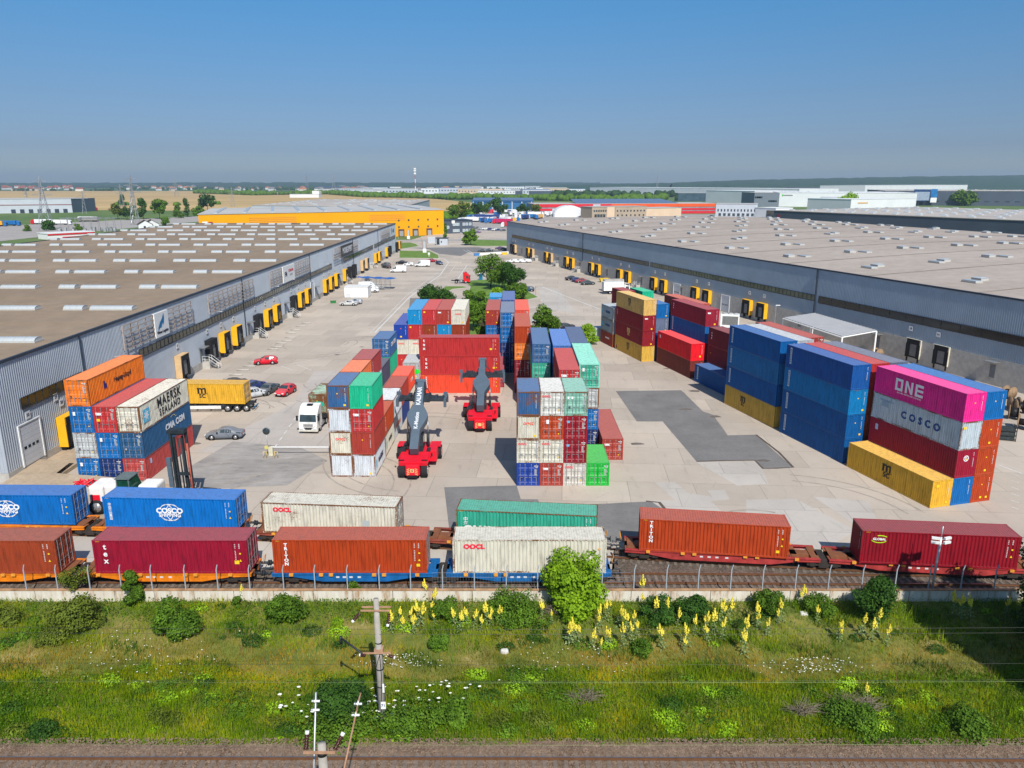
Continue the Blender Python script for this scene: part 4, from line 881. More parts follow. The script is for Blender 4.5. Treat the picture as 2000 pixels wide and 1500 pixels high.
def stairs(W, a, z=1.2, n=5, label='', cat='stairs', dirn=1, group=None):
    """steel steps with a railing up to a personnel door: stands on the yard against the wall"""
    M = W.M(a, 0); r = empty('dock_stairs', (M @ Vector((0, 0, 0))), 0, label, cat, group); inv = Matrix.Translation(-(M @ Vector((0, 0, 0)))) @ M
    mb = MB(); mb.box(0, 1.3, .02, 1.3, 0, z, 0, inv)
    mb.build('landing', PLINTH, r)
    mb = MB()
    for i in range(n):
        y0 = 1.3+i*.3; zz = z*(n-i)/(n+1); mb.box(.1, 1.2, y0, y0+.28, zz-.06, zz, 0, inv)
    mb.build('steps', STEEL, r)
    mb = MB()
    for x in (.08, 1.24):
        for k in (.5, 1.0): mb.tube([(x, .1, z+k), (x, 1.3, z+k), (x, 1.3+n*.3, k)], .028, 0, 5, inv)
        for y, zz in ((.1, z), (1.3, z), (1.3+n*.3, 0)): mb.tube([(x, y, zz), (x, y, zz+1.0)], .03, 0, 5, inv)
    mb.build('railing', WHITE, r)
    return r
def person_door(root, W, a, z, canopy=True):
    M = W.M(a, z); mb = MB(); mb.box(0, 1.0, .05, .09, 0, 2.1, 0, M); d = mb.build('door', plain('grey_door', (.16, .17, .18), .5), root)
    if canopy:
        mb = MB(); mb.box(-.4, 1.5, .05, 1.2, 2.6, 2.68, 0, M); mb.box(-.35, -.28, .05, 1.1, 2.5, 2.6, 0, M); mb.build('door_canopy', plain('canopy_tin', (.3, .31, .32), .4, .4), root)
def lattice(root, W, a0, a1, z0, z1, tilt=.35):
    """empty lattice frame for signs, standing off the wall"""
    M = W.M(0, 0); mb = MB(); n = max(2, int(abs(a1-a0)/2.2)); k = max(3, int((z1-z0)/.62))
    for i in range(n+1):
        a = a0+(a1-a0)*i/n; mb.box(a-.05, a+.05, .35, .47, z0, z1, 0, M)
        mb.box(a-.03, a+.03, .07, .35, z0+.3, z0+.36, 0, M); mb.box(a-.03, a+.03, .07, .35, z1-.4, z1-.34, 0, M)
    for j in range(k+1):
        z = z0+(z1-z0)*j/k; mb.box(a0, a1, .47, .53, z-.06, z+.06, 0, M)
    mb.build('sign_lattice', plain('lattice_steel', (.46, .37, .31), .6, .2, .3, .6), root)
def skylights_mesh(Lx, Wy, h, ribs):
    mb = MB(); mb.box(-Lx/2, Lx/2, -Wy/2, Wy/2, 0, .2, 0)
    P = [(-Wy/2+.06, .2)]+[(-Wy/2*.94*math.cos(t), .2+h*math.sin(t)) for t in np.linspace(.12, math.pi-.12, 9)]+[(Wy/2-.06, .2)]
    V = []; xs = np.linspace(-Lx/2+.06, Lx/2-.06, ribs+1)
    for x in xs:
        for y, z in P: V.append((x, y, z))
    n = len(P); F = [(i*n+j, i*n+n+j, i*n+n+j+1, i*n+j+1) for i in range(ribs) for j in range(n-1)]+[tuple(range(n))[::-1], tuple(range(ribs*n, ribs*n+n))]
    F = [f[::-1] for f in F]
    mb.add(V, F, 1)
    for x in xs: mb.tube([(x, y, z+.015) for y, z in P], .03, 0, 4)
    return mb.mesh('skylight', [plain('skylight_kerb', (.46, .45, .42), .6, 0, .1), POLYC])

# left warehouse
HLW = 13.05; LW0, LW1, LWX = 76.8, 361.0, -53.7
lw = empty('warehouse', (LWX, LW0, 0), 0, 'long grey ribbed warehouse with brown flat roof and yellow docks, on the left', 'warehouse')
WL = Wall((LWX, 0), (0, 1), (1, 0)); WL.flip = False
class _P:      # children coordinates are given in world metres; undo the root offset
    pass
def unroot(root):
    for ch in root.children: ch.matrix_parent_inverse = root.matrix_world.inverted() if False else Matrix.Translation(-root.location)
def stripwin(root, o0, o1, z0, z1, n, W, dark=False, mat=None):
    mb = MB(); mb2 = MB(); M = W.M(0, 0)
    mb.box(o0, o1, .03, .055, z0, z1, 0, M)
    o = mb.build('window_strip', mat or WINS, root)
    for i in range(n+1):
        a = o0+(o1-o0)*i/n; mb2.box(a-.05, a+.05, .05, .10, z0, z1, 0, M)
    mb2.box(o0, o1, .05, .13, z0-.1, z0, 0, M); mb2.box(o0, o1, .05, .13, z1, z1+.1, 0, M)
    mb2.build('mullions', MULL, o)
def build_left():
    r = lw; M = WL.M(0, 0)
    mb = MB(); ribwall(mb, (LWX, LW0), (LWX, LW1), 1.3, HLW-.1); ribwall(mb, (LWX-98, LW0), (LWX, LW0), 1.3, HLW-.1); ribwall(mb, (LWX, LW1), (LWX-98, LW1), 1.3, HLW-.1); ribwall(mb, (LWX-98, LW1), (LWX-98, LW0), 1.3, HLW-.1)
    mb.build('cladding', CLAD, r)
    mb = MB(); mb.box(LWX-98, LWX+.04, LW0-.04, LW1+.04, -.4, 1.28); mb.build('plinth', PLINTH, r)
    mb = MB(); mb.box(LWX-97.8, LWX-.2, LW0+.2, LW1-.2, HLW-.5, HLW-.02)
    for k in range(12): # low seams between the roof strips
        y = 89.35+23.86*k-12; mb.box(LWX-97, LWX-.5, y-.14, y+.14, HLW-.05, HLW+.05, 0) if LW0 < y < LW1 else None
    mb.build('roof', ROOFL, r)
    mb = MB()
    for a in ((LWX-.22, LWX+.10, LW0-.1, LW1+.1), (LWX-98.1, LWX-97.75, LW0-.1, LW1+.1), (LWX-97.75, LWX-.22, LW0-.1, LW0+.22), (LWX-97.75, LWX-.22, LW1-.22, LW1+.1)): mb.box(*a, HLW-.14, HLW+.16)
    mb.build('parapet', TRIM, r)
    me1 = skylights_mesh(6.3, 1.8, .4, 5); me2 = skylights_mesh(2.9, 1.8, .45, 3)
    for k in range(12):
        y = 89.35+23.86*k
        for j in range(7):
            x = -59.2-14.3*j
            if y > LW1-3 or x < LWX-95: continue
            link('skylight', me1, r, (x, y, HLW)); link('smoke_vent', me2, r, (x-5.6, y, HLW))
    stripwin(r, 80.6, 92.8, 7.3, 8.45, 9, WL, mat=plain('dark_window_glass', (.012, .02, .022), .1, 0, .4, .3))
    stripwin(r, 108, 230, 6.9, 7.95, 88, WL); stripwin(r, 247, 300, 6.9, 7.95, 36, WL, mat=plain('dark_window_glass', (.012, .02, .022), .1)); stripwin(r, 303, 358, 6.9, 7.95, 40, WL)
    for y in (93.5, 152.5, 205, 262, 312): mb = MB(); mb.box(LWX+.02, LWX+.17, y-.08, y+.08, 1.3, HLW-.15); mb.build('downpipe', TRIM, r)
    # docks by pixel column of their near edge
    L = [(105, 'y', .95), (335, 't', 1.0), (394, 'k', 1.0), (421, 'y', 1.0), (446, 'y', 1.0), (488.6, 'k', 1), (508.6, 'y', 1), (526, 'y', 1), (562, 'k', 1), (576.5, 'y', 1), (590, 'y', 1), (626, 'y', 1), (637, 'y', 1), (648, 'y', 1),
         (665, 'y', 1), (674, 'k', 1), (683, 'k', 1), (699.5, 't', 1), (708, 't', 1), (726, 'y', 1), (733, 'y', 1), (748, 'y', 1), (754, 'k', 1), (768, 'k', 1), (773, 'y', 1)]
    for i, (px, c, z) in enumerate(L):
        a = WL.from_px(px+(4 if i > 7 else 6)); dock(r, WL, a, z, mat={'y': DOCKY, 't': DOCKT, 'k': DOCKB}[c])
        numplate(r, WL, a+1.6, 6.0, str(28-i))
    gate(r, WL, 79.4, 1.0, 3.9, 4.6); numplate(r, WL, 81.4, 6.4, '30'); numplate(r, WL, 86.9, 6.9, '29')
    gate(r, WL, WL.from_px(607), .9, 3.6, 4.6, False)
    for px in (391, 484, 556, 578+40, 663, 718, 745): person_door(r, WL, WL.from_px(px)-1.6 if px > 560 else WL.from_px(px)-.2, 1.25)
    # signs
    lattice(r, WL, 103.5, 112.6, 9.0, 12.3); lattice(r, WL, 117.4, 126.6, 9.0, 12.3)
    mb = MB(); mb.box(112.7, 117.3, .3, .62, 8.75, 12.4, 0, M); sg = mb.build('sign_board', WHITE, r)
    T = lambda a, z, off=.64: M @ Matrix(((0, 0, 0, 0),)*4) if False else Matrix(((0, 0, 1, LWX+off), (1, 0, 0, a), (0, 1, 0, z), (0, 0, 0, 1)))
    wing = [(-1.5, -.9), (-1.35, -.2), (-.7, .5), (.1, 1.0), (.75, 1.75), (.85, 1.0), (.6, .3), (.2, -.1), (.35, .35), (.0, .2), (-.35, -.3), (-.9, -.3), (-1.2, -.55)]
    link('emblem', flat([(wing, 0)]).mesh('emblem'), sg, M=T(115.0, 10.4), mat=decal((.01, .16, .35)))
    link('lettering', textmesh('Winner Logistics', .56, bold=.04), sg, M=T(115.0, 9.45, .65), mat=decal((.02, .02, .04)))
    lattice(r, WL, 134, 158, 9.0, 12.2)
    lattice(r, WL, 169.5, 178.6, 9.0, 12.2); lattice(r, WL, 188.6, 204, 9.0, 12.2)
    mb = MB(); mb.box(178.8, 188.4, .3, .62, 8.6, 12.3, 0, M); s2 = mb.build('sign_board', WHITE, r)
    link('lettering', textmesh('FM', 1.5, bold=.04), s2, M=T(181, 10.4), mat=decal((.03, .03, .08))); link('lettering', textmesh('ROMANIA', .9, bold=.04), s2, M=T(185.3, 11.0), mat=decal((.6, .06, .07))); link('lettering', textmesh('LOGISTICS', .55, bold=.02), s2, M=T(185.3, 10.0), mat=decal((.3, .32, .36)))
    lattice(r, WL, 232, 241.5, 8.9, 12); lattice(r, WL, 260.5, 269, 8.9, 12)
    mb = MB(); mb.box(241.7, 260.2, .3, .62, 8.7, 12.1, 0, M); s3 = mb.build('sign_board', plain('dark_sign', (.05, .05, .055), .5), r)
    link('lettering', textmesh('MOBEXPERT', 2.5, bold=.03, sx=1.08), s3, M=T(251, 10.4), mat=decal((.7, .7, .7)))
    lattice(r, WL, 318, 341, 8.8, 11.9)
    link('emblem', flat([(rect(-1.2, -1.2, 0, 1.2), 0)]).mesh('emblem'), r, M=T(349, 10.5, .1), mat=decal((.02, .35, .25))); link('lettering', textmesh('aliat', 2.2, bold=.03), r, M=T(353, 10.5, .1), mat=decal((.03, .05, .08)))
    for y in (101, 138, 173, 186, 222, 238, 288, 330):
        mb = MB(); mb.tube([(LWX+.05, y, 8.6), (LWX+.9, y, 8.7)], .04, 0, 5); mb.box(LWX+.8, LWX+1.2, y-.15, y+.15, 8.62, 8.74); mb.build('wall_lamp', plain('lamp_grey', (.5, .5, .5), .5), r)
    unroot(r)
build_left()
for (px, lab) in ((386, 'white railed steps behind the lorry with the yellow container'), (487, 'white railed steps beside the red hatchback parked at the docks'), (556, 'white railed steps at the second group of yellow docks'), (668, 'white railed steps behind the silver cars'), (720, 'steel steps next to the blue scaffold roof')):
    a = WL.from_px(px); stairs(WL, a+1.4, 1.2, label=lab, group='steps at the left warehouse')
tag(bpy.data.objects['warehouse'], None)
# ramp and raised apron on the left
mb = MB(); mb.prism([(LWX+.06, 66.0), (LWX+.06, 89.2), (-49.6, 89.2), (-49.4, 78.6), (-46.4, 77.2), (-38.6, 76.6), (-31.5, 74.6), (-30.5, 66.8)], -.3, .42)
mb.add([(LWX+.06, 66, .421), (LWX+.06, 82.2, .9), (-49.7, 81.8, .9), (-49.3, 77.9, .9), (-44, 77.0, .9), (-44, 66, .421)], [(0, 5, 4, 3, 2, 1)])
mb.add([(-44, 66, .421), (-44, 77.0, .9), (-38.6, 76.6, .5), (-38, 66, .421)], [(0, 3, 2, 1)])
mb.add([(-49.3, 77.9, .9), (-44, 77.0, .9), (-38.6, 76.6, .5), (-38.6, 76.6, .3), (-44, 77.0, .3), (-49.3, 77.9, .3)], [(0, 1, 4, 5), (1, 2, 3, 4)])
tag(mb.build('raised_apron', PLATM), kind='structure')
# wheel guides on the yard in front of the left docks
ORD = 'nearest second third fourth fifth sixth seventh eighth ninth tenth eleventh twelfth thirteenth fourteenth fifteenth sixteenth seventeenth eighteenth nineteenth twentieth'.split()
ORD += ['twenty '+o for o in 'first second third fourth fifth sixth seventh eighth ninth'.split()]+['thirtieth', 'thirty first']
gmesh = None
for i, (px, py) in enumerate([(443, 748), (449, 741), (461, 733), (474, 724), (487, 716.5), (497, 709), (533, 683), (540, 678), (549, 671.5), (560, 666.5), (567, 660), (568, 651), (577, 645), (587, 638), (598, 632), (420, 757)]):
    p = at(px, py)
    if gmesh is None:
        m_ = MB(); m_.tube([(-1.1, 0, .12), (1.1, 0, .12)], .13, 0, 8); gmesh = m_.mesh('wheel_guide', [PLINTH])
    tag(link('wheel_guide', gmesh, None, p), 'short grey wheel guide bar before the left docks, '+(ORD[i]+' from the camera' if i < 15 else 'nearest the lorry'), 'wheel guide', 'wheel guides before the left docks')

q_ = empty('entrance_porch', (-56, 75.2, 0), 0, 'pale porch with rounded canopy over a teal opening at the left frame edge', 'porch')
mb = MB(); mb.box(-6, 1.3, -1.2, 1.5, 5.6, 9.6); o = mb.build('canopy', GREYP, q_); bevel(o, .3, 3); mb = MB(); mb.box(-6, .7, .9, 1.5, 0, 5.6); mb.build('opening', plain('teal_glass', (.01, .06, .075), .3, 0, .3, .5), q_); mb = MB(); [mb.cyl((x, -.8, 0), (x, -.8, 5.6), .12, 0, 8) for x in (-2.5, .9)]; mb.build('column', GREYP, q_)
# right warehouse
HRW = 14.0; RWd = Vector((.3115, -.9502, 0)); RWc = Vector((-2.4, 360.0, 0)); RWn = Vector((-.9502, -.3115, 0))   # runs from the far corner towards the camera
WR = Wall(RWc, RWd, RWn); WR.flip = False
rw = empty('warehouse', RWc, 0, 'long dark grey ribbed warehouse with pale roof and concrete base, on the right', 'warehouse')
def build_right():
    r = rw; L = 318.0; D = 141.0
    P = lambda a, t: RWc+RWd*a-RWn*t
    mb = MB(); a, b_, c, d = P(0, 0), P(L, 0), P(L, D), P(0, D)
    M = WR.M(0, 0)
    mb = MB(); ribwall(mb, a, b_, 4.3, HRW-.1, .4, .06); ribwall(mb, b_, c, 4.3, HRW-.1, .4, .06); ribwall(mb, c, d, 4.3, HRW-.1, .4, .06); ribwall(mb, d, a, 4.3, HRW-.1, .4, .06)
    mb.build('cladding', plain('blue_grey_cladding', (.30, .375, .455), .45, .15, .10, .25), r)
    mb = MB(); mb.prism([p[:2] for p in (P(-.05, -.05), P(L, -.05), P(L, D), P(-.05, D))], -.4, 4.28); mb.build('concrete_base', PLINTH, r)
    # gently ridged roof
    mb = MB(); V = []; n = 8
    for i in range(n+1):
        t = D*i/n; z = HRW-.05+1.5*math.sin(math.pi*i/n)
        for s in (0.1, L): q = P(s, t); V.append((q.x, q.y, z))
    mb.add(V, [(2*i, 2*i+1, 2*i+3, 2*i+2) for i in range(n)]+[tuple(range(0, 2*n+2, 2))])
    ro = mb.build('roof', ROOFR, r)
    for k in range(13):
        mb = MB(); s = 5+k*24.3
        for i in range(n):
            t0, t1 = D*i/n, D*(i+1)/n; z0 = HRW+1.5*math.sin(math.pi*i/n); z1 = HRW+1.5*math.sin(math.pi*(i+1)/n)
            for q0, q1 in ((P(s-.25, t0), P(s-.25, t1)),):
                q2, q3 = P(s+.25, t1), P(s+.25, t0); mb.quad((q0.x, q0.y, z0+.0), (q3.x, q3.y, z0+.0), (q2.x, q2.y, z1+.0), (q1.x, q1.y, z1+.0))
        mb.build('roof_seam', plain('roof_seam', (.33, .27, .22), .9, 0, .4, .1), r)
    mb = MB(); mb.prism([p[:2] for p in (P(-.1, -.1), P(L, -.1), P(L, .25), P(-.1, .25))], HRW-.14, HRW+.14); mb.prism([p[:2] for p in (P(-.1, .25), P(.25, .25), P(.25, D), P(-.1, D))], HRW-.14, HRW+.14)
    mb.build('parapet', TRIM, r)
    # skylights in pairs
    kerb = plain('skylight_kerb', (.46, .45, .42), .6, 0, .1)
    m1 = MB(); m1.box(-1.5, 1.5, -.8, .8, 0, .3, 0); m1.box(-1.4, 1.4, -.72, .72, .3, .38, 1); flatm = m1.mesh('skylight', [kerb, POLYC])
    m1 = MB(); m1.box(-1.15, 1.15, -1.0, 1.0, 0, .75, 0); m1.add([(-1.2, -1.05, .75), (1.2, -1.05, .75), (1.2, 1.05, .75), (-1.2, 1.05, .75), (-.5, -.4, 1.0), (.5, -.4, 1.0), (.5, .4, 1.0), (-.5, .4, 1.0)], [(4, 5, 6, 7), (0, 1, 5, 4), (1, 2, 6, 5), (2, 3, 7, 6), (3, 0, 4, 7)], 1); boxm = m1.mesh('smoke_hatch', [kerb, POLYC]); boxm.transform(Matrix.Diagonal((.9, .9, .72, 1)))
    rnd = random.Random(3)
    for k in range(11):
        s0 = 17.5+24.5*k
        for j in range(8):
            t = 9.5+17.6*j; s = s0-2.4*j*.35+(4 if j % 2 else 0)*.2
            if t > D-6: continue
            z = HRW+1.5*math.sin(math.pi*t/D)-.03; fl = rnd.random() < .5
            q = P(s, t+(3.2 if fl else 0)); link('smoke_hatch', boxm, r, (q.x, q.y, z), math.atan2(RWd.y, RWd.x))
            q = P(s+1.2, t+(0 if fl else 3.4)); link('skylight', flatm, r, (q.x, q.y, z), math.atan2(RWd.y, RWd.x))
    stripwin(r, 8, 138, 7.4, 8.5, 96, WR); stripwin(r, 139, 211, 7.4, 8.5, 54, WR, mat=plain('greenish_strip_glass', (.13, .15, .09), .2, 0, .5, .4)); stripwin(r, 212, 312, 7.2, 8.5, 26, WR, mat=plain('dark_strip_glass', (.025, .025, .022), .15, 0, .5, .3))
    for s in (88.5, 211): mb = MB(); mb.box(s-.12, s+.12, .05, .25, 4.3, HRW-.15, 0, M); mb.build('downpipe', TRIM, r)
    for i, (px, c) in enumerate([(1000, 'k'), (1005, 't'), (1031, 'y'), (1039, 't'), (1066, 'y'), (1075, 't'), (1105, 'y'), (1116, 'y'), (1153, 'y'), (1166, 'y'), (1208, 'y'), (1224, 'y'), (1274, 'y'), (1293, 'y'), (1354, 'y'), (1377, 'y'), (1455, 'y'), (1483, 'y')]):
        a = WR.from_px(px); dock(r, WR, a, 1.0, 3.2, 3.5, 1.0, {'y': DOCKY, 't': DOCKT, 'k': DOCKB}[c]); numplate(r, WR, a+1.6, 6.1, str(2+i))
    for px, n in ((1771, '1B'), (1824, '1A')):
        a = WR.from_px(px); dock(r, WR, a, 1.0, 3.3, 3.4, .3, plain('cream_dock_frame', (.66, .62, .50), .6)); numplate(r, WR, a+.5, 6.1, n)
    gate(r, WR, WR.from_px(1316), .1, 3.7, 4.0); gate(r, WR, WR.from_px(1409), .1, 3.7, 4.0)
    for px in (1031-12, 1090, 1132, 1185, 1252, 1329, 1560, 1712, 1935): person_door(r, WR, WR.from_px(px), 1.25 if px < 1300 else 1.2)
    unroot(r)
build_right()
for px, lab in ((1049, 'steps at the far end of the right warehouse docks'), (1089, 'steps between the third and fourth pair of right hand docks'), (1131, 'steps just before the black downpipe of the right warehouse'), (1247, 'white railed steps behind the white box lorry')):
    stairs(WR, WR.from_px(px), 1.2, label=lab, group='steps at the right warehouse')
# canopy in front of the right warehouse
cn = empty('canopy', at(1620, 660, 0), 0, 'white ribbed canopy roof on steel posts against the right warehouse', 'canopy')
q = [at(1530, 620, 5.6), at(1590, 611, 5.9), at(1712, 645, 5.9), at(1645, 657, 5.6)]
mb = MB(); V = []; k = 40
for i in range(k+1):
    for s_ in (0, 1):
        p = q[0].lerp(q[3], i/k).lerp(q[1].lerp(q[2], i/k), s_); V.append((p.x, p.y, p.z+(.06 if i % 2 else 0)))
mb.add(V, [(2*i, 2*i+2, 2*i+3, 2*i+1) for i in range(k)]); mb.build('roof_sheet', plain('canopy_sheet', (.45, .45, .45), .4, .1, .08, .5), cn)
mb = MB()
for a, b_ in ((0, 3), (1, 2), (0, 1), (3, 2)): mb.tube([q[a]-Vector((0, 0, .2)), q[b_]-Vector((0, 0, .2))], .12, 0, 4)
mb.build('edge_beam', WHITE, cn)
for p in (q[0], q[1], q[2], q[3], q[0].lerp(q[3], .5)):
    mb = MB(); mb.box(p.x-.12, p.x+.12, p.y-.12, p.y+.12, 0, p.z-.15); mb.build('post', WHITE, cn)
unroot(cn)

# ------------------------------------------------------------------ wagons
def wagon_mat(n, c): return plain(n, c, .55, .1, .35, 1.5)
def bogie():
    mb = MB()
    for x in (-.9, .9):
        mb.cyl((x, -.72, .46), (x, .72, .46), .08, 0, 8)
        for y in (-.76, .76):
            mb.cyl((x, y-.065, .46), (x, y+.065, .46), .46, 0, 18); mb.cyl((x, y-.09, .46), (x, y-.06, .46), .2, 0, 12)
    for y in (-1.02, 1.02):
        mb.box(-1.35, 1.35, y-.08, y+.08, .38, .56); mb.box(-.4, .4, y-.1, y+.1, .22, .74)
        for x in (-.9, .9): mb.box(x-.22, x+.22, y-.13, y+.13, .32, .66)
        for x in (-.2, .2): mb.cyl((x, y, .3), (x, y, .7), .09, 0, 8)
    mb.box(-.3, .3, -1.0, 1.0, .5, .85)
    return mb.mesh('bogie', [plain('grimy_iron', (.05, .042, .036), .8, .2, .4, 2)])
BOG = bogie()
def wagon(x0, y0, x1, y1, mat, decks, label, deckmat=None, hl=1.0):
    """articulated container wagon from (x0,y0) to (x1,y1) on the track centre line; decks: list of module lengths"""
    p0 = Vector((x0, y0, 0)); p1 = Vector((x1, y1, 0)); d = (p1-p0); L = d.length; ang = math.atan2(d.y, d.x)
    r = empty('container_wagon', p0.lerp(p1, .5), ang, label, 'railway wagon', 'wagons of the two container trains')
    k = len(decks); h = L/2; x = -h
    deckmat = deckmat or mat; g = plain('yellow_fitting', (.70, .30, .04), .6, 0, .25, 2)
    for i in range(k):
        m = L/k; a, b_ = x+.35, x+m-.35; c = (a+b_)/2
        for s in (-1, 1):        # fish-bellied side sills
            P = [(a, 1.13), (b_, 1.13), (b_, .88), (b_-1.9, .82), (b_-4.0, .46), (a+4.0, .46), (a+1.9, .82), (a, .88)]
            mb = MB(); y0_, y1_ = sorted((s*1.18, s*1.26)); mb.xprism(P, y0_, y1_); mb.box(a, b_, *sorted((s*1.02, s*1.34)), 1.10, 1.16)
            so = mb.build('side_sill', mat, r)
            mb = MB()
            for u in (.12, .3, .36, .62, .68, .88): xx = a+(b_-a)*u; mb.box(xx-.16, xx+.16, *sorted((s*1.27, s*1.44)), 1.0, 1.2)
            mb.build('container_bracket', g, so)
            mb = MB()
            for u in (.4, .44, .48, .53): xx = a+(b_-a)*u; mb.box(xx-.16, xx+.1, *sorted((s*1.262, s*1.268)), .78, .92)
            mb.build('lettering', decal((.6, .6, .6)), so)
        mb = MB(); n = 9
        for j in range(n):
            xx = a+.3+(b_-a-.6)*j/(n-1); mb.box(xx-.12, xx+.12, -1.18, 1.18, .92, 1.08)
        for s in (-.5, .5): mb.box(a, b_, s-.1, s+.1, .6, 1.07)
        for e_, sg in ((a, 1), (b_, -1)):           # plated ends with round openings left out as gaps
            x_0, x_1 = sorted((e_, e_+sg*2.2)); mb.box(x_0, x_1, -.42, .42, 1.08, 1.12); mb.box(x_0, x_0+.5, -1.2, 1.2, 1.08, 1.12); mb.box(x_1-.5, x_1, -1.2, 1.2, 1.08, 1.12)
            mb.box(*sorted((e_+sg*.2, e_+sg*.7)), -1.0, 1.0, 1.12, 1.2)
        mb.build('deck', deckmat, r)
        x += m
    for xb in [-h+2.0, h-2.0]+[-h+L/k*i for i in range(1, k)]: link('bogie', BOG, r, (xb, 0, .12))
    for s in (-1, 1):
        for y in (-.87, .87):
            mb = MB(); mb.cyl((s*h-.25*s, y, 1.0), (s*h+.35*s, y, 1.0), .11, 0, 10); mb.cyl((s*h+.33*s, y, 1.0), (s*h+.40*s, y, 1.0), .24, 0, 16); mb.build('buffer', DARKST, r)
        mb = MB(); mb.cyl((s*h, 0, .95), (s*h+.5*s, 0, .85), .06, 0, 6); mb.build('coupling', DARKST, r)
        mb = MB(); mb.tube([(s*h-.1*s, 1.25, .9), (s*h+.05*s, 1.25, 1.6), (s*h+.05*s, .8, 1.6), (s*h-.1*s, .8, .9)], .03, 0, 5); mb.build('handrail', g, r)
    return r
ORW = wagon_mat('orange_wagon_paint', (.80, .22, .01)); BLW = wagon_mat('blue_wagon_paint', (.012, .13, .36)); REW = wagon_mat('red_wagon_paint', (.42, .05, .045)); DKB = wagon_mat('rusty_deck', (.26, .10, .045))
wagon(-49.4, 56.62, -20.4, 56.62, ORW, (1, 1), 'orange two part wagon on the nearer track, left of the blue one', DKB)
wagon(-19.5, 56.62, 8.3, 56.62, BLW, (1, 1), 'blue two part wagon on the nearer track under the orange red and cream containers')
wagon(-52.5, 65.85, -24.1, 64.35, ORW, (1, 1), 'orange two part wagon on the farther track under the bright blue containers', DKB)
wagon(-23.2, 64.22, 8.2, 61.05, wagon_mat('redbrown_wagon_paint', (.30, .075, .045)), (1, 1), 'red brown wagon on the farther track behind the blue wagon', DKB)
wagon(9.4, 60.85, 42.6, 57.0, REW, (1, 1), 'faded red two part wagon on the farther track at the right', DKB)

